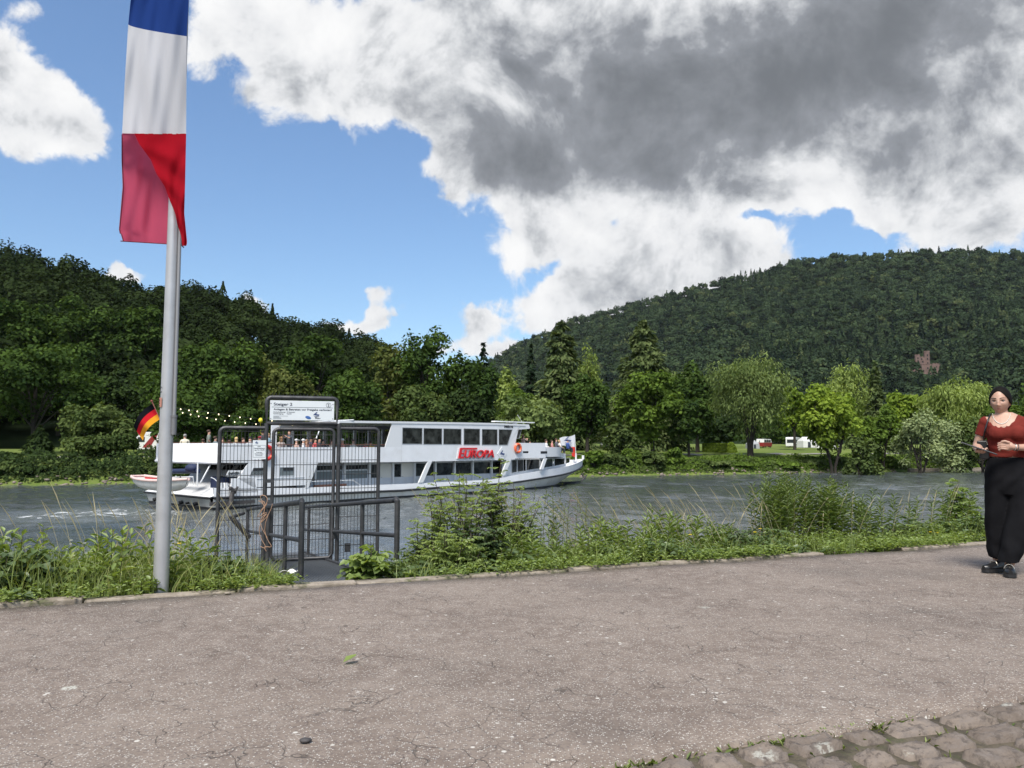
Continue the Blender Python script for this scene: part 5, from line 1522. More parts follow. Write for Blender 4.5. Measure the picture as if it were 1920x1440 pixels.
# raked cabin end under the overhang
yc0, yc1 = .7, BEAM - 1.0
zc0, zc1 = zA + .3, zb(1) - .02
sC0, sC1 = 2.0, 3.6
mb = MB()
mb.loft([[(sC0, yc0 + .3, zc0), (sC0, yc1, zc0)], [(sC1 - .2, yc0 + .3, zc1), (sC1 - .2, yc1, zc1)]], 0, cap=False, closed=False, smooth=False)
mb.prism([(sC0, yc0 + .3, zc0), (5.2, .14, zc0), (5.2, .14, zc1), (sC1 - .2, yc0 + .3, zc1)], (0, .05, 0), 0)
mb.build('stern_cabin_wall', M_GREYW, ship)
for y_a, y_b in ((1.4, 2.7), (3.2, 4.6), (5.2, 6.6)):
    mb = MB()
    def cw(y, t): return Vector((sC0 + (sC1 - .2 - sC0) * t - .03, y, zc0 + (zc1 - zc0) * t))
    mb.prism([cw(y_a, .58), cw(y_b, .58), cw(y_b, .92), cw(y_a, .92)], (-.03, 0, 0.01), 0)
    f = mb.build('window', M_ALU, ship)
    mb = MB(); mb.prism([cw(y_a + .08, .61) + Vector((-.032, 0, .01)), cw(y_b - .08, .61) + Vector((-.032, 0, .01)), cw(y_b - .08, .89) + Vector((-.032, 0, .01)), cw(y_a + .08, .89) + Vector((-.032, 0, .01))], (-.01, 0, 0), 0)
    mb.build('pane', M_GLASS, f)
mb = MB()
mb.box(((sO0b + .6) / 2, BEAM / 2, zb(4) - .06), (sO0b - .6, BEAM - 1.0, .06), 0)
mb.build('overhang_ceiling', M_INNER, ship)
mb = MB()
q = S3(371, 866, 1.2); mb.tube([(q.x, q.y, zA + .3), (q.x, q.y, zb(1))], .05, 6)
mb.tube([S3(376, 905, 1.5), S3(394, 872, 1.5)], .05, 5)
mb.tube([S3(330, 892, 3.6), S3(330, 908, 3.6)], .03, 5)
mb.tube([S3(287, 896, 6.5), S3(362, 894, 1.4), S3(363, 909, 1.4)], .03, 5)
mb.tube([S3(395, 895, .6), S3(402, 898, .5), S3(411, 907, .4), S3(411, 914, .4)], .03, 5)
mb.build('stern_rail', M_WHITE2, ship)
mb = MB(); mb.tube([S3(300, 884, 7.2), S3(372, 883, 1.8)], .16, 8); mb.ellipsoid(S3(360, 878, 2.4), (.42, .5, .30), 0)
mb.build('rolled_awning', M_NAVY, ship)

# ---- lettering and emblems
def side_frame(o, s, z, y=-.02, scale=1.0):
    o.matrix_local = Matrix.Translation((s, y, z)) @ Matrix.Rotation(PI / 2, 4, 'X') @ Matrix.Scale(scale, 4)
sn0, zn0 = sz(858, 859.5); sn1, zn1 = sz(924.5, 844)
hN = sz(880, 845)[1] - sz(880, 859.5)[1]
t = text_mesh('boat_name', 'UROPA', 1.0, M_RED, ship, bold=.012, shear=.22, extrude=.05)
ws = [v.co.x for v in t.data.vertices]; hs = [v.co.y for v in t.data.vertices]
s_u0 = sz(869.5, 855)[0]
side_frame(t, s_u0, zn0 + .03, -.10)
kx = (sn1 - s_u0) / (max(ws) - min(ws)); ky = hN / (max(hs) - min(hs))
for v in t.data.vertices: v.co.x = (v.co.x - min(ws)) * kx; v.co.y = (v.co.y - min(hs)) * ky; v.co.z *= 1.0
zE = sz(864, 839.6)[1]; HE = zE - zn0
def E_poly(dx=0, dz=0):
    sh = .25 * HE
    def q(x, y): return (sn0 + x + sh * y / HE + dx, zn0 + y + dz)
    w = .25; L = s_u0 - sn0 + .12
    bar = sz(893.5, 841)[0] - sn0 - sh
    return [[q(0, 0), q(w, 0), q(w, HE), q(0, HE)], [q(w, HE - .15), q(bar, HE - .15), q(bar, HE), q(w, HE)], [q(w, HE * .40), q(L * .66, HE * .40), q(L * .66, HE * .53), q(w, HE * .53)], [q(w, 0), q(L * .74, 0), q(L * .74, .15), q(w, .15)]]
mb = MB()
for pl in E_poly(): mb.prism([(a, -.11, b_) for a, b_ in pl], (0, .06, 0), 0)
mb.build('boat_initial', M_RED, t).matrix_parent_inverse = Matrix.Identity(4)
ini = t.children[0]; ini.parent = ship; ini.name = 'boat_name_initial'
mb = MB()
for pl in E_poly(-.16, -.03)[:1]: mb.prism([(a, -.05, b_) for a, b_ in pl], (0, .04, 0), 0)
mb.build('name_backing', M_WHITE2, ship)
t2 = text_mesh('name_shadow_backing', 'UROPA', 1.0, M_ALU, ship, bold=.02, shear=.22, extrude=.02)
ws = [v.co.x for v in t2.data.vertices]; hs = [v.co.y for v in t2.data.vertices]
side_frame(t2, s_u0 - .10, zn0 - .07, -.035)
for v in t2.data.vertices: v.co.x = (v.co.x - min(ws)) * kx; v.co.y = (v.co.y - min(hs)) * ky
def number(px0, px1, pyb, pyt, shear, y=-.02):
    t = text_mesh('registration_number', '04605110', 1.0, M_BLACK, ship, bold=.03, shear=shear, extrude=.01)
    ws = [v.co.x for v in t.data.vertices]; hs = [v.co.y for v in t.data.vertices]
    s0, z0 = sz(px0, pyb, y); s1, z1 = sz(px1, pyt, y)
    side_frame(t, s0, z0, y)
    for v in t.data.vertices:
        v.co.x = (v.co.x - min(ws)) / (max(ws) - min(ws)) * (s1 - s0); v.co.y = (v.co.y - min(hs)) / (max(hs) - min(hs)) * (z1 - z0)
number(945.5, 962, 802, 797, 0)
mb = MB()    # number panel on the cabin side
mb.prism([(sz(424, 893)[0], .08, sz(424, 893)[1]), (sz(462, 893)[0], .08, sz(462, 893)[1]), (sz(463, 882)[0], .08, sz(463, 882)[1]), (sz(430, 882)[0], .08, sz(430, 882)[1])], (0, .03, 0), 0)
mb.build('number_panel', M_WHITE2, ship)
number(428, 460, 890.5, 884.3, .2, .065)
# diamond emblem with small blue boat
cs, cz_ = sz(941, 851)
mb = MB(); r_ = .62
mb.prism([(cs - r_, -.03, cz_), (cs, -.03, cz_ - r_), (cs + r_, -.03, cz_), (cs, -.03, cz_ + r_)], (0, .03, 0), 0)
em = mb.build('emblem_plate', M_WHITE2, ship)
M_EMB = mat('emblem_blue_paint', (0.02, 0.045, 0.16), 0.5)
def boat_mark(name, parent, k, frame):
    """small ship sign: hull, two decks, wave strokes, in its own plane"""
    mb = MB()
    for pl in ([(-1, -.05), (.75, -.35), (1, .1), (-.2, .25)], [(-.75, .15), (-.1, .34), (.35, .7), (-.35, .55)], [(-.2, .62), (.3, .78), (.28, .95), (-.1, .85)], [(-.6, -.6), (.9, -.62), (.9, -.52), (-.5, -.5)]):
        mb.prism([frame(a * k, b_ * k) for a, b_ in pl], frame(0, 0, 1) - frame(0, 0), 0)
    return mb.build(name, M_EMB, parent)
boat_mark('emblem_mark', em, .33, lambda a, b_, d=0: Vector((cs + a, -.034 - .004 * d, cz_ + b_)))

# life rings hang on the boat: things of their own
M_ORANGE = mat('orange_ring_plastic', (0.78, 0.13, 0.045), 0.45)
M_REDRING = mat('red_ring_plastic', (0.60, 0.03, 0.03), 0.45)
def ring(px, py, r_, m_, label):
    o = empty('life_ring', SHIP_M @ S3(px, py, -.12), SHIP_ANG, label, 'life ring')
    mb = MB(); mb.tube([(r_ * math.cos(a), 0, r_ * math.sin(a)) for a in np.linspace(0, 2 * PI, 28, endpoint=False)], r_ * .30, 10, closed=True)
    mb.build('ring_body', m_, o)
    mb = MB()
    for a in (.8, 2.36, 3.93, 5.5):
        d = Vector((math.cos(a), 0, math.sin(a))); tt = Vector((-d.z, 0, d.x))
        mb.tube([d * r_ - tt * .05, d * r_ + tt * .05], r_ * .315, 10, cap=False)
    mb.build('band', M_ORANGE if m_ is M_REDRING else mat('faded_ring_band', (0.80, 0.35, 0.25), .5), o)
ring(971.4, 840.4, .36, M_ORANGE, 'orange life ring hanging on the white bow parapet')
ring(501, 849, .40, M_REDRING, 'red life ring on the white parapet behind the small notice')

# ------------------------------------------------------------------ things on and around the boat
def cloth_grid(fn, nu, nv):
    V = [fn(i / (nu - 1), j / (nv - 1)) for i in range(nu) for j in range(nv)]
    F = [(i * nv + j, (i + 1) * nv + j, (i + 1) * nv + j + 1, i * nv + j + 1) for i in range(nu - 1) for j in range(nv - 1)]
    return V, F
def cloth_mat(name, col, trans=.35):
    if name in _mats: return _mats[name]
    m = bpy.data.materials.new(name); m.use_nodes = True; nt = m.node_tree; nt.nodes.clear()
    d = nt.nodes.new('ShaderNodeBsdfDiffuse'); d.inputs[0].default_value = (*col, 1)
    t = nt.nodes.new('ShaderNodeBsdfTranslucent'); t.inputs[0].default_value = (*col, 1)
    x = nt.nodes.new('ShaderNodeMixShader'); x.inputs[0].default_value = trans
    nt.links.new(d.outputs[0], x.inputs[1]); nt.links.new(t.outputs[0], x.inputs[2])
    o = nt.nodes.new('ShaderNodeOutputMaterial'); nt.links.new(x.outputs[0], o.inputs[0])
    _mats[name] = m; return m

# German ensign on a raked staff at the stern
def ensign():
    Yp = 53.0
    top = at(284.5, 752, Yp); foot = at(322, 834, Yp - 1.0)
    o = empty('german_flag', foot, 0, 'black red and gold flag on a raked staff at the boat stern', 'flag')
    mb = MB(); mb.tube([(0, 0, 0), top - foot], .03, 6); mb.ellipsoid(top - foot, (.09, .09, .09), 0); mb.build('staff', mat('dark_red_staff', (.16, .03, .02), .5), o)
    cor = {(0, 0): (285.5, 757), (1, 0): (250.5, 800), (0, 1): (300, 786), (1, 1): (268, 826)}
    def fn(u, v):
        a = Vector(cor[(0, 0)]).lerp(Vector(cor[(0, 1)]), v); b_ = Vector(cor[(1, 0)]).lerp(Vector(cor[(1, 1)]), v)
        q = a.lerp(b_, u) + Vector((-6 * math.sin(u * PI), -2.5 * math.sin(u * PI)))
        return at(q.x, q.y, Yp + .35 * math.sin(u * 7 + v * 1.5)) - foot
    V, F = cloth_grid(fn, 16, 13)
    mb = MB()
    mb.add(V, F, 0, True)
    for i in range(len(F)): mb.m[i] = min(2, (i % 12) // 4)
    mb.build('cloth', [cloth_mat('flag_black', (.012, .012, .016)), cloth_mat('flag_red', (.60, .02, .03)), cloth_mat('flag_gold', (.80, .36, .03))], o)
ensign()
# white house flag and red pennant at the bow
def bow_flag():
    base = SHIP_M @ Vector((43.0, BEAM / 2, .3))
    D_ = base.y
    o = empty('bow_flag', base, 0, 'white flag with blue boat sign above a red cloth on the bow staff', 'flag')
    top = at(1077.5, 815, D_); ft = at(1079, 862, D_)
    mb = MB(); mb.tube([Vector((0, 0, -.1)), top - base], .03, 6); mb.build('staff', M_WHITE2, o)
    def fn(u, v):
        a = Vector((1077.5, 815)).lerp(Vector((1077.5, 838)), v); b_ = Vector((1049, 822)).lerp(Vector((1052, 836)), v)
        q = a.lerp(b_, u); return at(q.x, q.y + 1.2 * math.sin(u * 6), D_ - .2 * math.sin(u * 8 + v)) - base
    V, F = cloth_grid(fn, 12, 8)
    mb = MB(); mb.add(V, F, 0, True); fl = mb.build('cloth', cloth_mat('flag_white', (.80, .81, .84)), o)
    c = at(1064, 826, D_ - .30) - base
    boat_mark('flag_mark', fl, .42, lambda a, b_, d=0: c + Vector((a, -.02 * d, b_)))
    def fn2(u, v):
        a = Vector((1078, 838)).lerp(Vector((1078, 857)), v); b_ = Vector((1072, 838)).lerp(Vector((1072.5, 855)), v)
        q = a.lerp(b_, u); return at(q.x, q.y, D_ - .25 - .05 * math.sin(u * 5)) - base
    V, F = cloth_grid(fn2, 6, 8)
    mb = MB(); mb.add(V, F, 0, True); mb.build('red_cloth', cloth_mat('pennant_red', (.72, .06, .05)), o)
bow_flag()

# white tender with red rim hung across the stern
def tender():
    a, b_ = at(258, 905, 50.5), at(352, 905, 45.8)
    mid = (a + b_) / 2; d = (b_ - a); L = d.length; rz = math.atan2(d.y, d.x)
    zt_ = at(300, 900, 48).z; zb_ = at(300, 921, 48).z; Hh = zt_ - zb_
    o = empty('rowing_boat', (mid.x, mid.y, zb_), rz, 'small white rowing boat with red rim slung across the excursion boat stern', 'boat')
    rings = []; rim = []
    for i in range(17):
        t = i / 16; x = -L / 2 + L * t
        w = .85 * (1 - abs(2 * t - 1) ** 3.2 * (.55 if t < .5 else 1)) + .02
        rise = .10 * (2 * t - 1) ** 2 * 1.5
        keel = .0 + .35 * max(0, abs(2 * t - 1) - .6) ** 1.3 * 2
        rg = []
        for k in range(9):
            q = k / 8 * PI
            rg.append((x * (1 - .10 * math.sin(q)), -w * math.cos(q), Hh + rise - (Hh - keel) * math.sin(q) ** .7))
        rings.append(rg); rim.append((rg[0], rg[-1]))
    mb = MB(); mb.loft(rings, 0, cap=False, closed=False)
    mb.add(rings[0], [tuple(range(9))], 0)
    mb.build('boat_hull', M_HULL, o)
    mb = MB(); mb.tube([r_[0] for r_ in rim], .09, 6); mb.tube([r_[1] for r_ in rim], .09, 6); mb.tube([rim[0][0], rim[0][1]], .07, 6)
    mb.build('rim', mat('tender_rim_pinkwhite', (.70, .52, .48), .5), o)
    mb = MB(); inn = [[Vector(p) * .97 + Vector((0, 0, .02)) for p in rg] for rg in rings]
    for rg in inn:
        for p in rg: p.z = max(p.z, Hh * .45)
    mb.loft(inn, 0, cap=False, closed=False); mb.build('lining', mat('tender_red_lining', (.42, .03, .03), .6), o)
    mb = MB()
    for x in (-L * .2, L * .15): mb.box((x, 0, Hh * .75), (.3, 1.5, .05), 0)
    mb.build('seat', M_WOOD, o)
    mb = MB(); mb.box((L * .42, 0, Hh + .02), (.30, .5, .10), 0); mb.tube([(L * .36, 0, Hh), (L * .36, 0, Hh + .35)], .03, 5)
    mb.build('bow_fitting', M_BLACK, o)
tender()

# string lights over the aft deck
M_BULB = bpy.data.materials.new('warm_bulb_glow'); M_BULB.use_nodes = True
_b = M_BULB.node_tree.nodes['Principled BSDF']; _b.inputs['Emission Color'].default_value = (1, .80, .48, 1); _b.inputs['Emission Strength'].default_value = 2.2; _b.inputs['Base Color'].default_value = (.9, .8, .6, 1)
def lights(pts, Ds, nb, label):
    def pt(t):
        q = np.interp(t, np.linspace(0, 1, len(pts)), [p[0] for p in pts]), np.interp(t, np.linspace(0, 1, len(pts)), [p[1] for p in pts])
        return at(q[0], q[1], Ds[0] + (Ds[1] - Ds[0]) * t)
    base = pt(0)
    o = empty('string_lights', base, 0, label, 'string lights', 'string lights over the aft deck')
    mb = MB(); mb.tube([pt(t) - base for t in np.linspace(0, 1, 40)], .012, 4); mb.build('cable', M_BLACK, o)
    bm = None
    for i in range(nb):
        p = pt((i + .5) / nb) - base
        if bm is None:
            mb = MB(); mb.ellipsoid((0, 0, -.05), (.034, .034, .042), 0, 8, 6); b_ = mb.build('bulb', M_BULB, o); bm = b_
        else:
            b_ = bm.copy(); COL.objects.link(b_); b_.parent = o
        b_.location = p
lights([(331, 765), (370, 770), (420, 777), (470, 784), (520, 789)], (49, 53), 10, 'upper string of warm bulbs leading from the stern to the boat roof')
lights([(335, 771), (380, 781), (430, 789), (490, 795), (560, 796), (640, 792)], (51, 59), 15, 'lower string of warm bulbs sagging over the aft deck')
mb = MB()
c = at(488.5, 788, 51); 
mb.ellipsoid((0, 0, 0), (.14, .14, .16), 0, 14, 10); mb.tube([(0, 0, -.15), (0, 0, -.19)], .03, 6); mb.tube([(0, 0, -.19), (.03, 0, -.9)], .005, 3)
b_ = mb.build('balloon', mat('yellow_balloon_skin', (.80, .72, .04), .35)); b_.location = c
tag(b_, 'small yellow balloon floating above the aft deck', 'balloon')

# ---- people on the boat: one continuous body each (skinned skeleton), clothes and hair as children
_people = {}
SKIN = mat('skin_tone', (0.52, 0.30, 0.21), 0.55)
def skin_body(joints, edges, radii, name, material, sub=1, parent=None):
    me = bpy.data.meshes.new(name)
    me.from_pydata(joints, edges, [])
    o = bpy.data.objects.new(name, me); COL.objects.link(o)
    md = o.modifiers.new('skin', 'SKIN'); md.use_smooth_shade = True
    sv = me.skin_vertices[0].data
    for i, r_ in enumerate(radii): sv[i].radius = (r_, r_) if np.isscalar(r_) else r_
    sv[0].use_root = True
    if sub:
        ss_ = o.modifiers.new('sub', 'SUBSURF'); ss_.levels = sub; ss_.render_levels = sub
    dg = bpy.context.evaluated_depsgraph_get()
    m2 = bpy.data.meshes.new_from_object(o.evaluated_get(dg))
    bpy.data.objects.remove(o); m2.name = name
    m2.materials.clear()
    return link_mesh(name, m2, material, parent)
def body_mesh(pose):
    """pelvis at z=0.0 for seated, 0.92 for standing; facing local -Y"""
    if pose in _people: return _people[pose]
    st = pose != 'sit'
    pz = .92 if st else .48
    J = [(0, 0, pz), (0, 0, pz + .22), (0, -.01, pz + .42), (0, 0, pz + .54), (0, -.02, pz + .66), (0, -.02, pz + .80)]
    E = [(0, 1), (1, 2), (2, 3), (3, 4), (4, 5)]
    Rr = [(.15, .11), (.15, .11), (.17, .11), .06, .095, .085]
    def limb(start, pts, rs):
        last = start
        for p, r_ in zip(pts, rs):
            J.append(p); Rr.append(r_); E.append((last, len(J) - 1)); last = len(J) - 1
    for sx in (-1, 1):
        if pose == 'photo': limb(2, [(sx * .20, 0, pz + .44), (sx * .23, -.22, pz + .33), (sx * .07, -.42, pz + .50), (sx * .05, -.50, pz + .54)], [.06, .05, .04, .035])
        elif pose == 'sit': limb(2, [(sx * .20, 0, pz + .44), (sx * .25, -.06, pz + .18), (sx * .15, -.28, pz + .12), (sx * .12, -.36, pz + .12)], [.06, .05, .04, .035])
        else: limb(2, [(sx * .20, 0, pz + .44), (sx * .26, .02, pz + .16), (sx * .22, -.12, pz - .05), (sx * .20, -.18, pz - .10)], [.06, .05, .04, .035])
        if st: limb(0, [(sx * .10, 0, pz - .08), (sx * .11, -.02, .48), (sx * .11, 0, .08), (sx * .12, -.12, .04)], [.10, .07, .05, .04])
        else: limb(0, [(sx * .10, -.05, pz), (sx * .13, -.42, pz), (sx * .13, -.42, .08), (sx * .13, -.54, .04)], [.10, .07, .05, .04])
    o = skin_body(J, E, Rr, 'body', SKIN, 1)
    me = o.data; bpy.data.objects.remove(o)
    _people[pose] = (me, pz, J)
    return _people[pose]
def shirt_mesh(pose):
    k = 'shirt_' + pose
    if k in _people: return _people[k]
    me, pz, J = body_mesh(pose)
    bm = bmesh.new(); bm.from_mesh(me)
    zt_ = pz + .545
    dele = [f for f in bm.faces if not (pz - .02 < f.calc_center_median().z < zt_ and abs(f.calc_center_median().x) < .285 and f.calc_center_median().y > -.20)]
    bmesh.ops.delete(bm, geom=dele, context='FACES')
    for v in bm.verts: v.co += v.normal * .018
    m2 = bpy.data.meshes.new('shirt'); bm.to_mesh(m2); bm.free(); m2.materials.clear()
    _people[k] = m2; return m2
def trouser_mesh(pose):
    k = 'tr_' + pose
    if k in _people: return _people[k]
    me, pz, J = body_mesh(pose)
    bm = bmesh.new(); bm.from_mesh(me)
    dele = [f for f in bm.faces if f.calc_center_median().z > pz + .03 or f.calc_center_median().z < .10 or (abs(f.calc_center_median().x) > .19 and f.calc_center_median().y < -.02 and pose != 'sit')]
    bmesh.ops.delete(bm, geom=dele, context='FACES')
    for v in bm.verts: v.co += v.normal * .014
    m2 = bpy.data.meshes.new('trousers'); bm.to_mesh(m2); bm.free(); m2.materials.clear()
    _people[k] = m2; return m2
def hair_mesh(kind, pz):
    mb = MB(); c = Vector((0, 0.0, pz + .775))
    if kind == 'cap':
        mb.ellipsoid(c + Vector((0, 0, .035)), (.108, .118, .085), 0, 12, 8); mb.box(c + Vector((0, -.15, .03)), (.13, .12, .015), 0)
    elif kind == 'hat':
        mb.ellipsoid(c + Vector((0, 0, .05)), (.105, .115, .095), 0, 12, 8); mb.ellipsoid(c + Vector((0, 0, .02)), (.19, .20, .018), 0, 14, 6)
    elif kind == 'long':
        mb.ellipsoid(c + Vector((0, .025, .015)), (.112, .112, .115), 0, 12, 8); mb.ellipsoid(c + Vector((0, .06, -.14)), (.10, .06, .17), 0, 10, 8)
    else:
        mb.ellipsoid(c + Vector((0, .025, .025)), (.102, .108, .098), 0, 12, 8)
    return mb
def person_at(px, py_head, y, pose, shirt, hair, hairc, label, face, zfloor):
    """placed on the boat's upper deck at distance y from its near side"""
    s, z = sz(px, py_head, y)
    while s < 1.5 and y < BEAM - .6:
        y += .1; s, z = sz(px, py_head, y)
    me, pz, J = body_mesh(pose)
    o = empty('person', SHIP_M @ Vector((s, y, zfloor)), SHIP_ANG + face, label, 'person', 'passengers on the boat')
    zfloor = min(max(zfloor, z - (pz + .90)), zfloor + .5)
    o.location.z = zfloor
    hh = z - zfloor
    k = max(.82, min(1.12, hh / (pz + .88)))
    o.scale = (1.12 * k, 1.12 * k, k)
    b_ = link_mesh('body', me.copy() if False else me, [], o) if me.materials else link_mesh('body', me, SKIN, o)
    sh_ = link_mesh('shirt', shirt_mesh(pose).copy(), mat('shirt_%s' % '_'.join(map(str, shirt)), shirt, .8), o)
    link_mesh('trousers', trouser_mesh(pose).copy(), mat('dark_trousers', (.03, .035, .05), .8), o)
    if hair: hair_mesh(hair, pz).build('hat' if hair in ('cap', 'hat') else 'hair', mat('hair_%s' % '_'.join(map(str, hairc)), hairc, .7), o)
BR, BK, BL, GR, WH = (.06, .03, .018), (.012, .011, .012), (.55, .38, .18), (.30, .29, .28), (.78, .78, .78)
ZD = zdeck
PEOPLE = [
 (347, 814, 3.0, 'sit', (.72, .66, .52), 'short', GR, 'seated man with white hair and cream shirt leaning on the stern rail', 2.6),
 (381, 823, 2.6, 'sit', (.40, .14, .09), 'short', BR, 'reddish brown head just above the rail beside the camouflage shirt', 2.4),
 (392, 806, 2.0, 'stand', (.17, .19, .16), 'short', BR, 'standing man in grey-green camouflage shirt at the stern rail', 1.2),
 (404, 818, 1.6, 'sit', (.16, .19, .20), 'short', BR, 'seated man in grey-blue shirt just left of the gate frame', 1.6),
 (417, 821, 1.8, 'sit', (.66, .52, .48), 'long', BR, 'seated woman in pale pink top just right of the gate left post', .3),
 (430, 825, 2.5, 'sit', (.50, .13, .10), 'short', BR, 'low seated person in rusty red behind the gate left panel', 3.0),
 (443, 820, 1.2, 'sit', (.78, .77, .74), 'long', BL, 'blonde woman in white top seated behind the gate left panel', 3.0),
 (456, 821, 1.2, 'sit', (.20, .045, .05), 'short', BR, 'man in dark red shirt next to the blonde woman', .4),
 (469, 819, 1.2, 'sit', (.76, .76, .76), 'cap', BK, 'person in white shirt and dark cap above the small notice left edge', .2),
 (478, 821, 2.2, 'sit', (.44, .10, .08), 'short', BR, 'person in brick red directly above the small notice', 2.8),
 (487, 818, 1.4, 'sit', (.52, .03, .05), 'cap', (.30, .02, .03), 'person in red with red cap above the small notice right edge', 2.9),
 (493, 807, 3.4, 'stand', (.05, .05, .06), 'short', BK, 'standing person in black at the sign post', 2.6),
 (503, 812, 1.4, 'stand', (.42, .62, .72), 'short', BL, 'blond woman in light blue top between the sign post and gate leaf', .5),
 (513, 824, 1.1, 'sit', (.75, .72, .66), 'short', BR, 'person in pale top where the parapet steps down', .7),
 (527, 819, 1.0, 'sit', (.40, .33, .30), 'long', (.28, .15, .07), 'woman with long light brown hair in patterned top at the stepped rail', 2.9),
 (543, 806.5, 1.5, 'photo', (.085, .095, .11), 'short', BR, 'standing man in grey shirt photographing with raised arms', -1.4),
 (556, 823, 1.0, 'sit', (.66, .45, .38), 'cap', WH, 'person with white cap right of the photographing man', 1.3),
 (569, 823, .9, 'sit', (.74, .74, .76), 'cap', WH, 'person in white shirt and white cap in the middle of the rail', .9),
 (576, 824, 2.4, 'sit', (.50, .28, .22), 'long', (.30, .16, .08), 'person with auburn hair behind the two white caps', .2),
 (583, 820, 2.0, 'sit', (.08, .07, .10), 'cap', BK, 'person with dark cap behind the row at the rail', 1.0),
 (591, 822, 1.0, 'sit', (.62, .10, .10), 'short', BR, 'person in red top left of the bald man', .5),
 (599, 821, 1.0, 'sit', (.05, .05, .06), None, BK, 'bald man in black shirt near the roof stay', .2),
 (606, 824, 1.3, 'sit', (.04, .04, .05), 'short', BK, 'dark haired man in black beside the bald man', .3),
 (621, 824, 1.2, 'sit', (.60, .56, .48), 'long', BR, 'woman in beige top just left of the right sign post', .8),
 (642, 823, 1.0, 'sit', (.66, .26, .22), 'hat', WH, 'person with white brimmed hat and pink shirt under the roof', .2),
 (662, 824, 1.0, 'sit', (.74, .78, .72), 'short', BR, 'person in white shirt seated alone under the roof', .1),
 (685, 828, 1.6, 'sit', (.66, .03, .05), 'short', BR, 'person in bright red under the roof, next to the yellow top', 1.6),
 (695, 827, 1.5, 'sit', (.78, .44, .02), 'short', BR, 'person in orange-yellow top under the roof', 2.2),
]
for (px, ph, y, pose, shirt, hair, hc, lab, face) in PEOPLE:
    person_at(px, ph, y, pose, shirt, hair, hc, lab, face, ZD - (0 if pose == 'sit' else .0))
for (px, ph, y, pose, shirt, hair, hc, lab, face) in [
 (981, 815, 1.5, 'photo', (.60, .42, .34), 'long', BR, 'person with raised arms at the wheelhouse front', 1.5),
 (993, 826, 1.5, 'sit', (.05, .05, .06), 'short', BK, 'dark dressed person behind the bow parapet', .5),
 (1024, 824, 1.3, 'sit', (.78, .76, .74), 'long', BR, 'person in white top leftmost on the bow terrace', .4),
 (1035, 825, 1.6, 'sit', (.50, .22, .20), 'short', BR, 'person in dull red top on the bow terrace', .6),
 (1043, 822, 1.8, 'sit', (.10, .10, .12), 'short', BR, 'person in dark grey on the bow terrace', .9),
 (1049, 825, 1.9, 'sit', (.72, .68, .62), 'short', BL, 'person in pale top in the middle of the bow terrace', .9),
 (1064, 824, 2.6, 'sit', (.05, .10, .30), 'cap', (.02, .03, .10), 'person in blue under the white bow flag', 1.2)]:
    person_at(px, ph, y, pose, shirt, hair, hc, lab, face, (zTb + .25 if px > 1015 else zb(30) + .3))

# ------------------------------------------------------------------ landing stage: gangway, handrails, gate with signs
M_STEEL = mat('weathered_dark_steel', (0.070, 0.070, 0.073), 0.5, .55, var=.25, vscale=9, dirt=(0.15, 0.145, 0.14), dscale=6, damt=.6, bump=.15, bscale=60)
M_WIRE = mat('dark_steel_wire', (0.060, 0.060, 0.062), 0.5, .5)
M_GRATE = mat('galvanised_grating', (0.20, 0.21, 0.22), 0.5, .6)
M_SIGN = mat('white_sign_sheet', (0.70, 0.735, 0.76), 0.4, var=.03, vscale=6)
M_INK = mat('dark_blue_black_ink', (0.020, 0.026, 0.045), 0.5)
M_INK_GREY = mat('grey_ink', (0.16, 0.18, 0.20), 0.5)
NG = 11.87
GRZ = math.atan2(U.y, U.x)
def G(px, py, n=NG):
    r = ray(px, py); o = Vector((0, 0, CAMH))
    t = n / r.dot(N); p = o + r * t
    return p.dot(U), p.z
ug0 = G(410, 900)[0]; zg = -.62
gate = empty('landing_gate', un(ug0, NG, zg), GRZ, 'dark steel mesh gate with landing stage sign at the end of the gangway', 'gate')
def gx(px, py): u, z = G(px, py); return Vector((u - ug0, 0, z - zg))
def rtube(mb, a, b_, r_): mb.tube([a, b_], r_, 8)
RT = .028
ztop = gx(560, 803).z
xl0, xl1 = gx(410, 900).x, gx(497, 900).x
xg0, xg1 = gx(511, 900).x, gx(625, 900).x
xr0, xr1 = gx(634, 900).x, gx(709, 900).x
zs_top = gx(560, 746).z; zs_bot = gx(560, 794).z
def arch(x0, x1, z0, z1, rc, left=True, right=True):
    pts = []
    if left: pts += [Vector((x0, 0, z0))] + [Vector((x0 + rc - rc * math.cos(a), 0, z1 - rc + rc * math.sin(a))) for a in np.linspace(0, PI / 2, 5)]
    else: pts += [Vector((x0, 0, z1))]
    if right: pts += [Vector((x1 - rc + rc * math.sin(a), 0, z1 - rc + rc * math.cos(a))) for a in np.linspace(0, PI / 2, 5)] + [Vector((x1, 0, z0))]
    else: pts += [Vector((x1, 0, z1))]
    return pts
mb = MB(); mb.tube(arch(xl0, xl1, .0, ztop, .07, True, False), RT, 8); mb.build('panel_frame', M_STEEL, gate)
mb = MB(); mb.tube(arch(xr0, xr1, .0, ztop, .07, False, True), RT, 8); mb.build('panel_frame', M_STEEL, gate)
mb = MB(); mb.tube([(xg0 + .05, 0, .08)] + arch(xg0, xg1, .14, ztop - .015, .07) + [(xg1 - .05, 0, .08), (xg0 + .05, 0, .08)], RT * .9, 8)
leaf = mb.build('gate_leaf', M_STEEL, gate)
for x in (xl1, xr0):
    mb = MB(); mb.tube([(x, 0, -.25), (x, 0, zs_bot)], RT * 1.15, 8); mb.build('post', M_STEEL, gate)
mb = MB()
rc = .07
xs0, xs1 = gx(500, 770).x, gx(632, 770).x
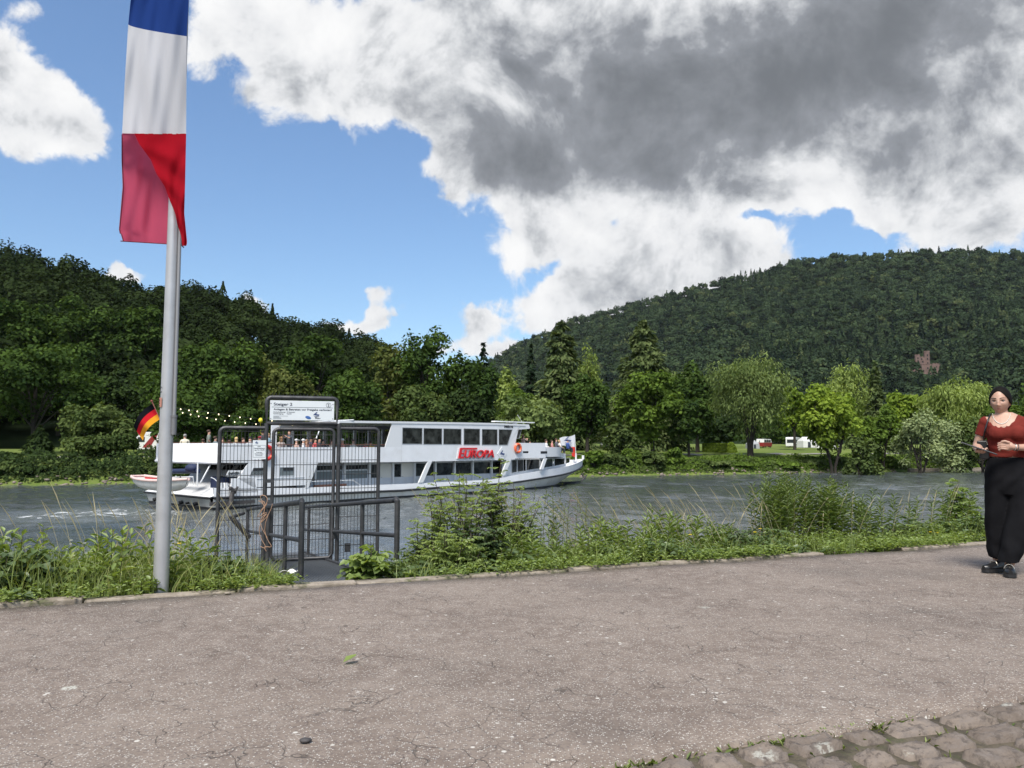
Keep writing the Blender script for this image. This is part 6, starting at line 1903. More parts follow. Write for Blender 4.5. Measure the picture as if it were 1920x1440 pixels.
loop = [(xs0 + rc - rc * math.cos(a), 0, zs_top - rc + rc * math.sin(a)) for a in np.linspace(0, PI / 2, 5)] + [(xs1 - rc + rc * math.sin(a), 0, zs_top - rc + rc * math.cos(a)) for a in np.linspace(0, PI / 2, 5)] + [(xs1, 0, zs_bot), (xs0, 0, zs_bot)]
mb.tube(loop, RT * 1.1, 8, closed=True); mb.build('sign_frame', M_STEEL, gate)
def wires(x0, x1, z0, z1, parent, nh):
    mb = MB()
    k = max(2, int(round((x1 - x0) / .050)))
    for i in range(1, k): x = x0 + (x1 - x0) * i / k; mb.tube([(x, .012, z0), (x, .012, z1)], .0036, 4, cap=False)
    for z in np.linspace(z0 + .06, z1 - .10, nh): mb.tube([(x0, .0, z), (x1, .0, z)], .0052, 4, cap=False)
    return mb.build('wire_mesh', M_WIRE, parent)
wires(xl0, xl1, -.02, ztop + .05, gate, 10)
wires(xr0, xr1, -.02, ztop + .05, gate, 10)
wires(xg0, xg1, .08, ztop, leaf, 9)
mb = MB()
for x in np.arange(xs0 + .08, xs1 - .05, .05): mb.tube([(x, .01, zs_top + .02), (x, .01, zs_top + .062)], .0036, 4)
mb.build('spike_row', M_WIRE, gate)
mb = MB()   # latch and hinges
zl = gx(500, 902).z
mb.box(((xl1 + xg0) / 2, -.01, zl), (.13, .03, .05), 0); mb.box(((xl1 + xg0) / 2, -.01, gx(500, 941).z), (.12, .04, .06), 0)
mb.build('latch', M_STEEL, leaf)
mb = MB(); mb.box(((xg1 + xr0) / 2, -.01, gx(630, 1000).z), (.09, .04, .16), 0); mb.build('hinge', M_STEEL, leaf)
mb = MB(); q = gx(652, 1027); mb.box((q.x, .03, q.z), (.08, .05, .13), 0); mb.build('lock_box', M_STEEL, gate)
# big sign
bx0, bx1, bz0, bz1 = xs0 + .045, xs1 - .045, zs_bot + .045, zs_top - .045
mb = MB(); mb.box(((bx0 + bx1) / 2, -.012, (bz0 + bz1) / 2), (bx1 - bx0, .012, bz1 - bz0), 0)
board = mb.build('sign_board', M_SIGN, gate, bevel=.003)
BW, BH = bx1 - bx0, bz1 - bz0
def bt(name, s, fx, fz, fh, m_, parent, fw=None, x0=bx0, z0=bz0, w=BW, hgt=BH, y=-.0195, bold=.01):
    """lettering: lower-left corner at fractions (fx,fz) of the board, letter height fh, optional total width fw"""
    t = text_mesh(name, s, 1.0, m_, parent, bold=bold)
    xs = [v.co.x for v in t.data.vertices]; ref = text_h()
    kx = fw * w / (max(xs) - min(xs)) if fw else fh * hgt / ref
    kz = fh * hgt / ref
    for v in t.data.vertices:
        a, b_ = (v.co.x - min(xs)) * kx, v.co.y * kz
        v.co = (x0 + fx * w + a, y, z0 + fz * hgt + b_)
    t.data.update(); return t
_th = []
def text_h():
    if not _th:
        t = text_mesh('tmp', 'H', 1.0, M_INK); _th.append(max(v.co.y for v in t.data.vertices)); bpy.data.objects.remove(t)
    return _th[0]
bt('lettering', 'Steiger 2', .055, .745, .135, M_INK, board, .285, bold=.02)
bt('lettering', '2', .893, .735, .13, M_INK, board, bold=.02)
mb = MB(); c = Vector((bx0 + .908 * BW, -.0195, bz0 + .80 * BH)); r_ = .120 * BH
mb.tube([c + Vector((r_ * math.cos(a), 0, r_ * math.sin(a))) for a in np.linspace(0, 2 * PI, 28, endpoint=False)], .0022, 5, closed=True)
mb.build('circle_mark', M_INK, board)
mb = MB(); mb.box((bx0 + .5 * BW, -.019, bz0 + .665 * BH), (.95 * BW, .002, .006), 0); mb.build('rule_line', M_INK_GREY, board)
bt('lettering', 'Anlegen & Betreten vor Freigabe verboten!', .055, .505, .098, M_INK, board, .905, bold=.02)
bt('lettering', 'Höchstbelastung:', .052, .385, .058, M_INK, board, .185, bold=.012)
bt('lettering', '10 Personen', .258, .385, .058, M_INK, board, .125, bold=.012)
bt('lettering', 'Genehmigung:', .052, .300, .058, M_INK, board, .155, bold=.012)
bt('lettering', 'Ne/33', .258, .300, .058, M_INK, board, .07, bold=.012)
mb = MB()
for k, w_ in enumerate((.225, .09, .115, .125)): mb.box((bx0 + (.052 + w_ / 2) * BW, -.019, bz0 + (.215 - .042 * k) * BH), (w_ * BW, .002, .013 * BH), 0)
mb.build('small_print', M_INK_GREY, board)
mb = MB(); c = Vector((bx0 + .59 * BW, -.0192, bz0 + .15 * BH))
rot_ = Matrix.Rotation(.30, 3, 'Y'); mb.ellipsoid(c, (.047 * BW, .0015, .078 * BH), 0, 24, 8, rot_)
mb.build('oval_mark', mat('blue_oval_print', (0.045, 0.125, 0.36), .5), board)
c2 = Vector((bx0 + .715 * BW, -.0195, bz0 + .30 * BH))
boat_mark('boat_emblem', board, .052 * BW, lambda a, b_, d=0: c2 + Vector((a, -.0015 * d, b_ * .9)))
bt('lettering', 'Flotte', .70, .085, .075, M_INK, board, .085, bold=.03)
bt('lettering', 'Weiße', .69, .165, .045, M_INK, board, .05, bold=.01)
mb = MB()
for fx, fz in ((.015, .84), (.978, .84), (.978, .10), (.015, .08)): mb.ellipsoid((bx0 + fx * BW, -.019, bz0 + fz * BH), (.007, .004, .007), 0, 8, 6)
mb.build('bolt', M_STEEL, board)
# small notice on the left post
a, b_ = gx(473, 861), gx(499, 825.5)
mb = MB(); mb.box(((a.x + b_.x) / 2, -.036, (a.z + b_.z) / 2), (b_.x - a.x, .008, b_.z - a.z), 0); note = mb.build('notice_plate', M_SIGN, gate)
nw, nh = b_.x - a.x, b_.z - a.z
kw = dict(x0=a.x, z0=a.z, w=nw, hgt=nh, y=-.0415)
bt('lettering', 'STG', .36, .64, .055, M_INK, note, .22, bold=.02, **kw)
bt('lettering', 'Neckarsteinach', .10, .55, .055, M_INK, note, .80, bold=.02, **kw)
bt('lettering', 'reg. Nr.: Ne/33', .12, .465, .048, M_INK, note, .76, bold=.02, **kw)
bt('lettering', 'Zulässige', .27, .33, .05, M_INK, note, .44, bold=.01, **kw)
bt('lettering', 'Personenzahl', .17, .255, .05, M_INK, note, .62, bold=.01, **kw)
bt('lettering', '10 Personen', .22, .17, .05, M_INK, note, .52, bold=.01, **kw)
mb = MB(); zz = [.73, .10]
for z_ in zz: mb.box((a.x + nw * .5, -.041, a.z + nh * z_), (nw * .9, .001, .003), 0)
for x_ in (.05, .95): mb.box((a.x + nw * x_, -.041, a.z + nh * .415), (.003, .001, nh * .63), 0)
mb.build('border_line', M_INK_GREY, note)
c3 = Vector((a.x + nw * .28, -.0415, a.z + nh * .87))
boat_mark('notice_emblem', note, nw * .13, lambda p, q, d=0: c3 + Vector((p, -.0008 * d, q)))

# gangway
def walk(u, n, z): return un(u, n, z)
fz = lambda n: float(np.interp(n, [6.5, 11.87, 16], [-.075, -.60, -.95]))
gw = empty('gangway', un(1.03, 6.6, 0), GRZ, 'grey steel grating gangway sloping from the paving down to the gate', 'gangway')
inv = gw.matrix_basis.inverted() if False else (Matrix.Translation(un(1.03, 6.6, 0)) @ Matrix.Rotation(GRZ, 4, 'Z')).inverted()
gl = lambda u, n, z: inv @ un(u, n, z)
mb = MB()
u0, u1 = .66, 1.50
for k in range(30):
    uu_ = u0 + (u1 - u0) * k / 29; mb.prism([gl(uu_ - .003, 6.55, fz(6.55)), gl(uu_ + .003, 6.55, fz(6.55)), gl(uu_ + .003, 15.5, fz(15.5)), gl(uu_ - .003, 15.5, fz(15.5))], (0, 0, -.028), 0)
n_ = 6.55
while n_ < 15.4:
    mb.prism([gl(u0, n_, fz(n_)), gl(u1, n_, fz(n_)), gl(u1, n_ + .012, fz(n_)), gl(u0, n_ + .012, fz(n_))], (0, 0, -.026), 0); n_ += .045
mb.build('grating', M_GRATE, gw)
for uu_ in (u0 - .03, u1 + .03):
    mb = MB(); mb.prism([gl(uu_ - .03, 6.6, fz(6.6) + .02), gl(uu_ + .03, 6.6, fz(6.6) + .02), gl(uu_ + .03, 15.5, fz(15.5) + .02), gl(uu_ - .03, 15.5, fz(15.5) + .02)], (0, 0, -.16), 0)
    mb.build('side_beam', M_STEEL, gw)
mb = MB(); mb.prism([gl(-.3, 14.5, -1.0), gl(4.2, 14.5, -1.0), gl(4.2, 17.5, -1.0), gl(-.3, 17.5, -1.0)], (0, 0, -.35), 0); 
# handrails
def rail(label, near_top, near_low, near_bot, far_top, far_low, posts, end_near, brace=False):
    a, b_ = at(*near_top), at(*far_top); c, d = at(*near_low), at(*far_low); g = at(*near_bot)
    o = empty('handrail', g, 0, label, 'handrail', 'gangway handrails')
    r_ = .030
    mb = MB(); mb.tube([Vector((a.x, a.y, a.z - .10)) - g, Vector((a.x, a.y, a.z - .03)) - g, a.lerp(b_, .008) - g + Vector((0, 0, .015)), a.lerp(b_, .02) - g] + [a.lerp(b_, t) - g for t in (.3, .6, 1)], r_, 9); mb.build('top_rail', M_STEEL, o)
    mb = MB(); mb.tube([c - g, c.lerp(d, .25) - g, d - g], r_ * .85, 8); mb.build('lower_rail', M_STEEL, o)
    for t in posts:
        p = a.lerp(b_, t); gb = g.z + (d.z - .45 - g.z) * t
        mb = MB(); mb.tube([Vector((p.x, p.y, gb)) - g - Vector((0, 0, .2)), p - g], r_ * (1 if t == 0 else .9), 9); mb.build('post', M_STEEL, o)
    if brace:
        mb = MB(); p = [at(430, 971, 13.6), at(458, 962, 13.9), at(435, 971, 13.6), at(468, 1008, 13.8)]
        mb.tube([p[0] - g, p[1] - g], .030, 6); mb.tube([p[2] - g, p[3] - g], .045, 6); mb.build('brace', M_STEEL, o)
rail('right handrail of the gangway, its near post beside the leafy shrub', (745, 938, 8.5), (745, 1004, 8.5), (745, 1063, 8.5), (572, 951, 14), (572, 993, 14), (0, .27, .6, .93), True)
rail('left handrail of the gangway, with twine tied round its second post', (567, 941, 8.2), (565, 1013, 8.2), (567, 1062, 8.2), (463, 955, 14), (468, 996, 14), (0, .20, .48, .97), True, True)
# loose twine knotted to the rail
M_TWINE = mat('faded_orange_twine', (0.42, 0.26, 0.17), .9)
mb = MB(); rs_ = np.random.RandomState(11)
base_ = at(494, 965, 9.6)
for k in range(5):
    pts = []
    p = Vector((rs_.uniform(-.03, .03), 0, rs_.uniform(-.05, .05)))
    for q in range(14):
        a_ = q * .8 + k
        pts.append(p + Vector((.045 * math.sin(a_ + k) + .012 * k, -.03, .10 * math.cos(a_ * .6 + k) + (.12 if k < 2 else -.32 * q / 13 * (k - 1) * .6))))
    mb.tube(pts, .0045, 4)
tw = mb.build('twine', M_TWINE); tw.location = base_
tag(tw, 'faded orange and beige twine knotted on the left handrail post', 'twine')

# ------------------------------------------------------------------ flagpole with long banner
M_POLE = mat('brushed_aluminium_pole', (0.50, 0.50, 0.505), 0.42, .55, var=.08, vscale=5, dirt=(0.30, 0.285, 0.27), dscale=4, damt=.5, bump=.03)
pb = on_z(301, 1110, 0.0); PD = pb.y
pole = empty('flagpole', pb, 0, 'tall tapering grey metal flagpole rising from the weedy paving edge', 'flagpole')
H_P = 8.2
mb = MB(); mb.tube([(0, 0, -.3), (0, 0, 0.0), (0, 0, 2.2), (0, 0, 4.5), (0, 0, H_P)], [.0585, .0580, .0475, .041, .032], 24)
mb.build('shaft', M_POLE, pole)
tr0 = at(322, 815, PD) - pb; 
ox = .063
mb = MB(); mb.tube([(ox, -.01, tr0.z), (.052, -.01, 4.5), (.043, -.01, H_P - .3)], [.015, .013, .011], 8); mb.build('banner_arm_rod', mat('dull_rod_metal', (.30, .30, .305), .5, .5), pole)
za, zb2 = (at(326, 815, PD) - pb).z, (at(326, 783, PD) - pb).z
mb = MB(); mb.tube([(ox, -.01, za), (ox, -.01, zb2)], .021, 12); mb.tube([(ox, -.01, zb2), (ox, -.01, zb2 + .02)], .024, 12); mb.build('halyard_weight', mat('grey_weight_metal', (.20, .20, .205), .5, .4), pole)
def on_pole(ang, z, r_): return Vector((r_ * math.cos(ang), r_ * math.sin(ang), z))
z_s = (at(305, 755, PD) - pb).z; r_s = .0562
mb = MB()
V, F = cloth_grid(lambda u, v: on_pole(-2.85 + .95 * u, z_s + .074 * (v - .5), r_s + .0022), 8, 2)
mb.add(V, F, 0, True)
st_ = mb.build('sticker', mat('faded_red_sticker', (.42, .20, .15), .6), pole)
mb = MB()
for z0, h_ in ((.016, .016), (-.006, .012), (-.026, .010)):
    V, F = cloth_grid(lambda u, v: on_pole(-2.72 + .45 * u, z_s + z0 + h_ * (v - .5), r_s + .0032), 6, 2); mb.add(V, F, 0, True)
mb.build('sticker_print', mat('dark_sticker_print', (.10, .05, .05), .6), st_)
mb = MB(); z_m = (at(306, 731, PD) - pb).z
mb.tube([on_pole(-2.3 + .28 * math.cos(a), z_m + .022 * math.sin(a), .0535) for a in np.linspace(.4, 5.6, 18)], .0018, 4); mb.build('pen_scrawl', M_BLACK, pole)

# banner: blue over white over red, blown to the left; its lower corner is wrapped round the pole
C_BLUE = cloth_mat('banner_blue', (.022, .055, .22), .30); C_WHITE = cloth_mat('banner_white', (.62, .62, .65), .35); C_RED = cloth_mat('banner_red', (.50, .015, .03), .55)
C_RED_LIT = cloth_mat('banner_red_lit_through', (.72, .115, .20), .6)  # same red cloth; light through the single layer put into the paler colour
flag = empty('banner', at(350, 230, PD), 0, 'long blue white and red vertical banner blown left on the flagpole', 'flag')
fb = at(350, 230, PD)
def edge(py):   # left and right outline of the banner
    L = np.interp(py, [-260, -100, 0, 45, 160, 250, 300, 350, 432, 460], [268, 262, 245, 240.5, 233.5, 229, 229, 231, 224, 232])
    Rr = np.interp(py, [-260, 0, 70, 260, 350, 400, 455, 462], [357, 354, 350, 349, 347, 345.5, 351, 349])
    return float(L), float(Rr)
def fold(u, py):
    s = .030 * math.sin(u * 5.5 + py * .011) + .012 * math.sin(u * 3 - py * .035 + 2) * (1 - u) + .018 * math.sin(u * 15 - py * .016 + 1) + .010 * math.sin(u * 27 + py * .03)
    return s
def sheet_pt(u, py, dy):
    L, Rr = edge(py)
    return at(L + (Rr - L) * u, py, PD + dy + fold(u, py) * (.35 + .65 * (1 - u))) - fb
rows_up = list(np.linspace(-260, 46, 32)) + list(np.linspace(46, 250, 26))[1:]
mb = MB()
nu = 26
V = []; F = []; M_ = []
for py in rows_up:
    for k in range(nu): V.append(sheet_pt(k / (nu - 1), py + 22 * (k / (nu - 1)) ** .7 * math.exp(-((py - 46) / 130) ** 2), -.115 + .05 * (k / (nu - 1)) ** 3))
for j in range(len(rows_up) - 1):
    for k in range(nu - 1):
        pm = (rows_up[j] + rows_up[j + 1]) / 2
        blue_end = 46
        F.append((j * nu + k, (j + 1) * nu + k, (j + 1) * nu + k + 1, j * nu + k + 1)); M_.append(0 if pm < blue_end else 1)
mb.add(V, F, 0, True); mb.m = M_[:]
mb.build('upper_cloth', [C_BLUE, C_WHITE, C_RED], flag)
def sm(t): t = max(0, min(1, t)); return t * t * (3 - 2 * t)
def seam_dy(px, py):
    L, Rr = edge(250); u = max(0, min(1, (px - L) / (Rr - L)))
    return -.115 + .05 * u ** 3 + fold(u, 250) * (.35 + .65 * (1 - u)) + .010
# red part passing behind the pole
mb = MB(); rows = list(np.linspace(247, 459, 30)); V = []; F = []
for py in rows:
    for k in range(nu):
        u = k / (nu - 1); L, Rr = edge(py)
        q = py + (-7 * (1 - u) if py > 440 else 0)
        px_ = L + (343 - L) * u; own = .085 + .9 * fold(u, py + 60)
        V.append(at(px_, q, PD + own + (seam_dy(px_, py) - own) * (1 - sm((py - 247) / 75))) - fb)
for j in range(len(rows) - 1):
    for k in range(nu - 1): F.append((j * nu + k, (j + 1) * nu + k, (j + 1) * nu + k + 1, j * nu + k + 1))
mb.add(V, F, 0, True); mb.build('lower_cloth', C_RED_LIT, flag)
# red fold in front of the pole, narrowing downwards along a diagonal
mb = MB(); rows = list(np.linspace(250.4, 461, 44)); V = []; F = []
dl = lambda py: float(np.interp(py, [250, 270, 300, 325, 350, 375, 400, 420, 440, 461], [252, 261, 283, 293, 309, 318, 328.5, 332, 339, 342]))
for py in rows:
    for k in range(12):
        u = k / 11; Rr = edge(py)[1]; l_ = dl(py)
        px_ = l_ + (Rr - l_) * u; own = -.128 + .014 * math.sin(u * 8 + py * .045) + .010 * math.sin(u * 5 - py * .10) + .006 * math.sin(u * 15 + py * .13) + .02 * u
        V.append(at(px_, py, PD + own + (seam_dy(px_, py) - .010 - own) * (1 - sm((py - 250) / 45))) - fb)
for j in range(len(rows) - 1):
    for k in range(11): F.append((j * 12 + k, (j + 1) * 12 + k, (j + 1) * 12 + k + 1, j * 12 + k + 1))
mb.add(V, F, 0, True); mb.build('front_fold', C_RED, flag)
def hem(pts, m_): 
    mb = MB(); mb.tube(pts, .0045, 5); mb.build('hem', m_, flag)
hem([at(edge(p)[0], p - 6 * (p > 440), PD + (lambda own: own + (seam_dy(edge(p)[0], p) - own) * (1 - sm((p - 247) / 75)))(.085 + .9 * fold(0, p + 60))) - fb for p in np.linspace(252, 459, 30)], mat('dark_red_hem', (.16, .01, .02), .8))
hem([at(226 + (340 - 226) * t, 452 + 7 * t, PD + .085 + .9 * fold(t, 519)) - fb for t in np.linspace(0, 1, 16)], mat('dark_red_hem', (.16, .01, .02), .8))
mb = MB(); mb.tube([at(342, 448, PD - .09) - fb, at(344, 455, PD - .09) - fb, at(341, 461, PD - .09) - fb, at(345, 464, PD - .08) - fb], .006, 6); mb.build('clip', M_STEEL, flag)

# ------------------------------------------------------------------ plants along the near bank
M_WEED = leaf_mat('weed_leaves', (0.070, 0.115, 0.028), (0.240, 0.325, 0.085), .42, spec=.05, rough=.5, c2=(0.31, 0.37, 0.11))
M_WEED_D = leaf_mat('dark_weed_leaves', (0.034, 0.060, 0.024), (0.125, 0.185, 0.060), .3, spec=.06, rough=.45)
M_GRASS = leaf_mat('green_grass_blades', (0.085, 0.130, 0.028), (0.250, 0.310, 0.085), .35, spec=.04, rough=.5, c2=(.33, .33, .12))
M_DRY = leaf_mat('dry_grass_stalks', (0.30, 0.25, 0.14), (0.55, 0.48, 0.32), .3)
M_STEM = leaf_mat('green_stems', (0.050, 0.075, 0.022), (0.14, 0.13, 0.055), .1)
M_SHRUB = leaf_mat('shrub_leaflets', (0.080, 0.125, 0.030), (0.250, 0.325, 0.088), .42, spec=.05, rough=.5, c2=(0.30, 0.37, 0.11))
M_YEL = leaf_mat('yellow_petals', (0.60, 0.42, 0.02), (0.75, 0.60, 0.05), .3)
M_WHF = leaf_mat('white_umbel_petals', (0.60, 0.62, 0.55), (0.75, 0.76, 0.70), .3)
rb = np.random.RandomState(21)
def bank_ground(u, n): return bank_z(np.asarray(u, float), np.asarray(n, float))
def W(u, n, z): return np.stack([np.asarray(u) * U.x + np.asarray(n) * N.x, np.asarray(u) * U.y + np.asarray(n) * N.y, np.asarray(z)], -1)

def folded_leaves(B, D, Up, L, wd, curl=.25):
    """leaves with a midrib: B base, D direction, Up upper-side normal, L length, wd half width ratio"""
    n = len(B)
    D = D / (np.linalg.norm(D, axis=1, keepdims=True) + 1e-9)
    S = np.cross(D, Up); S /= np.linalg.norm(S, axis=1, keepdims=True) + 1e-9
    Nn = np.cross(S, D)
    L = np.asarray(L)[:, None]; wdt = L * (np.asarray(wd)[:, None] if not np.isscalar(wd) else wd)
    V = np.empty((n, 6, 3))
    V[:, 0] = B
    m = B + D * L * .45 - Nn * L * curl * .10
    V[:, 1] = m + S * wdt + Nn * wdt * .35; V[:, 2] = m - S * wdt + Nn * wdt * .35
    V[:, 3] = B + D * L * .80 - Nn * L * curl * .45 + S * wdt * .62 + Nn * wdt * .15; V[:, 4] = B + D * L * .80 - Nn * L * curl * .45 - S * wdt * .62 + Nn * wdt * .15
    V[:, 5] = B + D * L - Nn * L * curl * .9
    V[:, 1:3] = V[:, 1:3]
    F = np.array([[0, 1, 3, 5], [0, 5, 4, 2]])
    Fa = (np.arange(n)[:, None, None] * 6 + F[None]).reshape(-1, 4)
    return V.reshape(-1, 3), Fa
def ribbon(P, wdir, w):
    """P (n,k,3) centre lines, wdir (n,3) width direction, w (n,k)"""
    n, k, _ = P.shape
    A = P - wdir[:, None] * w[..., None]; B = P + wdir[:, None] * w[..., None]
    V = np.concatenate([A, B], 1)
    idx = np.arange(k - 1)
    f = np.stack([idx, idx + 1, k + idx + 1, k + idx], -1)
    F = (np.arange(n)[:, None, None] * 2 * k + f[None]).reshape(-1, 4)
    return V.reshape(-1, 3), F
class Acc:
    def __init__(s): s.V = []; s.F = []; s.T = []; s.n = 0
    def add(s, V, F, T):
        s.V.append(V); s.F.append(F + s.n); s.n += len(V); s.T.append(np.broadcast_to(T, (len(F),)) if np.isscalar(T) else T)
    def build(s, name, m_, parent=None, origin=None):
        V = np.concatenate(s.V)
        if origin is not None: V = V - np.array(origin)
        return mesh_np(name, V, np.concatenate(s.F), m_, parent, tint=np.clip(np.concatenate(s.T), 0, 1))
def in_gangway(u, n): return (u > .60 - .0 * n) & (u < 1.56) & (n > 6.35) & (n < 15)
def in_stage(u, n): return (u > .35) & (u < 1.75) & (n > 8.2)

def stems_leaves(acc_l, acc_s, base, top, nleaf, L, wd, rs, tint, leaf_from=.1, out=.9, rise=.35, stem_r=.004, bend=.0, whorl=2.39996, tip_small=True):
    """one upright stem with leaves spiralling up it"""
    base = np.array(base); top = np.array(top)
    side = np.array([rs.normal(), rs.normal(), 0]) * bend
    def pt(t): return base + (top - base) * t[:, None] + side * (np.sin(t * PI / 2) ** 2)[:, None]
    t = np.linspace(0, 1, 6)
    P = pt(t)[None]
    a = rs.uniform(0, 6.28)
    for ang in (a, a + 1.57):
        V, F = ribbon(P, np.array([[math.cos(ang), math.sin(ang), 0]]), (stem_r * (1 - .6 * t))[None]); acc_s.add(V, F, rs.uniform(.2, .9))
    t = leaf_from + (1 - leaf_from) * (np.arange(nleaf) + .5) / nleaf
    ang = a + np.arange(nleaf) * whorl
    D = np.stack([np.cos(ang) * out, np.sin(ang) * out, rise + .5 * t ** 3 + rs.normal(0, .15, nleaf)], -1)
    Upv = np.tile([0, 0, 1.0], (nleaf, 1)) + rs.normal(0, .2, (nleaf, 3))
    LL = L * rs.uniform(.75, 1.2, nleaf) * (np.sin(np.clip(t, .05, 1) * 2.6) ** .6 if tip_small else 1)
    V, F = folded_leaves(pt(t), D, Upv, np.maximum(LL, L * .25), wd, rs.uniform(.2, .7))
    tt = np.clip(tint + rs.normal(0, .12, nleaf) + .22 * (t - .5), 0, 1)
    acc_l.add(V, F, np.repeat(tt, 2))

# --- 1 low ground cover: weeds and creepers that nobody could count
low = Acc(); lowd = Acc(); gstem = Acc()
def hmax(u):
    return np.interp(u, [-14, -3, -1.4, -.6, -.1, .45, .62, 1.45, 1.9, 3.2, 4.2, 5.2, 6.8, 8.5, 12, 30], [.5, .48, .46, .40, .34, .28, .16, .2, .34, .34, .30, .30, .28, .36, .4, .5])
def patch(N_, n0, n1, urange=(-4.5, 14)):
    u = rb.uniform(*urange, N_); n = rb.uniform(n0, n1, N_)
    k = ~in_gangway(u, n) & ~in_stage(u, n) & ~((np.abs(u + 1.0 - 0) < .0))
    return u[k], n[k]
u, n = patch(5200, 6.50, 9.2)
clump = .5 + .5 * np.sin(u * 3.1 + 1.3 * np.sin(n * 2.7)) * np.sin(n * 3.7 + u)
for i in range(len(u)):
    h_ = hmax(u[i]) * rb.uniform(.25, .95) * (.55 + .55 * clump[i]) * (.45 + .55 * min(1, (n[i] - 6.45) / .5))
    if n[i] > 7.8: h_ *= 1.1
    z = float(bank_ground(u[i], n[i]))
    b_ = W(u[i], n[i], z); lean = rb.normal(0, .16, 2) * h_
    tp = b_ + np.array([lean[0], lean[1], h_])
    kind = (math.sin(u[i] * 1.7 + 2) + math.sin(n[i] * 2.1 + u[i] * .8) + rb.normal(0, .5))
    if kind > .5: stems_leaves(low, gstem, b_, tp, int(8 + 22 * h_), .058, .30, rb, .45, .1, .9, .25)
    elif kind > -.6: stems_leaves(low, gstem, b_, tp, int(9 + 26 * h_), .062, .16, rb, .58, .1, .8, .5)
    else: stems_leaves(lowd, gstem, b_, tp, int(6 + 16 * h_), .078, .40, rb, .5, .15, 1.0, .12)
# kerb creepers: tiny rosettes spilling onto the edging
u = rb.uniform(-4.5, 13, 2600); n = 6.40 + np.abs(rb.normal(0, .10, 2600))
pat = np.sin(u * 2.9) + np.sin(u * 7.3 + 1) * .7 + rb.normal(0, .4, 2600)
k = (pat > -.1) & ~((u > .62) & (u < 1.6)); u, n = u[k], n[k]
m = 7
uu_ = np.repeat(u, m); nn_ = np.repeat(n, m)
h_ = rb.uniform(.005, .085, len(uu_)) * np.clip((nn_ - 6.33) / .10, .3, 1.2)
B = W(uu_ + rb.normal(0, .03, len(uu_)), nn_ + rb.normal(0, .025, len(uu_)), bank_ground(uu_, np.maximum(nn_, 6.45)) + .05 * (nn_ < 6.52) + h_)
ang = rb.uniform(0, 6.28, len(uu_))
V, F = folded_leaves(B, np.stack([np.cos(ang), np.sin(ang), rb.uniform(0, .7, len(uu_))], -1), np.tile([0, 0, 1.0], (len(uu_), 1)) + rb.normal(0, .3, (len(uu_), 3)), rb.uniform(.018, .042, len(uu_)), .33)
low.add(V, F, np.repeat(np.clip(rb.normal(.66, .15, len(uu_)), 0, 1), 2))
tag(low.build('weeds', M_WEED), 'light green weeds growing thick along the paving edge', kind='stuff')
tag(lowd.build('dark_weeds', M_WEED_D), 'darker broad leaved weeds mixed into the bank growth', kind='stuff')

# --- 2 grass
def grass(N_, nrange, urange, hr, m_, name, label, tint, lean=.35, w0=.0035, clumpy=True):
    u = rb.uniform(*urange, N_); n = rb.uniform(*nrange, N_)
    k = ~in_gangway(u, n) & ~in_stage(u, n)
    if clumpy: k &= (np.sin(u * 4.3 + 2 * np.sin(n * 1.9)) + np.sin(u * 1.3 + 1) + rb.normal(0, .6, N_)) > -.5
    u, n = u[k], n[k]; N_ = len(u)
    hh = rb.uniform(*hr, N_) * (hmax(u) / .38)
    z = bank_ground(u, n); B = W(u, n, z)
    d = np.stack([rb.normal(.25, 1, N_), rb.normal(0, 1, N_), np.zeros(N_)], -1) * (lean * hh)[:, None]
    t = np.linspace(0, 1, 5)
    P = B[:, None] + d[:, None] * (t ** 2)[None, :, None] + np.array([0, 0, 1.0]) * (hh[:, None] * (t - .22 * t ** 3))[..., None]
    a = rb.uniform(0, 6.28, N_)
    V, F = ribbon(P, np.stack([np.cos(a), np.sin(a), 0 * a], -1), w0 * (1 - t ** 2 * .95)[None] * rb.uniform(.7, 1.3, (N_, 1)))
    ac = Acc(); ac.add(V, F, np.repeat(np.clip(rb.normal(tint, .18, N_), 0, 1), 4)); return tag(ac.build(name, m_), label, kind='stuff')
grass(15000, (6.46, 9.4), (-4.5, 14), (.12, .46), M_GRASS, 'grass', 'green grass growing between the bank weeds', .45)
grass(2600, (6.6, 8.2), (-1.6, .5), (.2, .5), M_GRASS, 'tall_grass', 'pale green grass either side of the flagpole foot', .7, .3, clumpy=False)

# dry seed stalks: arching pale lines with a seed head
def dry(N_, ur, nr, hr, lean, acc):
    u = rb.uniform(*ur, N_); n = rb.uniform(*nr, N_); k = ~in_gangway(u, n); u, n = u[k], n[k]; N_ = len(u)
    hh = rb.uniform(*hr, N_); B = W(u, n, bank_ground(u, n))
    d = (np.array([U.x, U.y, 0]) * lean + rb.normal(0, .12, (N_, 3)) * [1, 1, 0]) * hh[:, None]
    t = np.linspace(0, 1, 8)
    P = B[:, None] + d[:, None] * (t ** 1.6)[None, :, None] + np.array([0, 0, 1.0]) * (hh[:, None] * (t - .06 * t ** 5))[..., None]
    wv = np.where(t > .80, .0045, .0015) * np.where(t > .98, .2, 1)
    V, F = ribbon(P, np.tile([1.0, 0, 0], (N_, 1)), np.tile(wv, (N_, 1))); acc.add(V, F, np.repeat(np.clip(rb.normal(.55, .25, N_), 0, 1), 7))
dr = Acc()
dry(60, (-2.2, .4), (6.9, 8.4), (.55, 1.05), -.28, dr); dry(20, (-.9, .3), (7.0, 8.0), (.5, .85), .22, dr)
dry(110, (3.0, 6.2), (7.2, 9.0), (.5, .95), -.45, dr); dry(40, (5.5, 9.5), (7.4, 9.2), (.5, .9), .3, dr); dry(14, (2.2, 3.2), (7.4, 8.6), (.7, 1.0), -.3, dr)
tag(dr.build('dry_grass', M_DRY), 'pale dry grass stalks with seed heads leaning over the bank', kind='stuff')

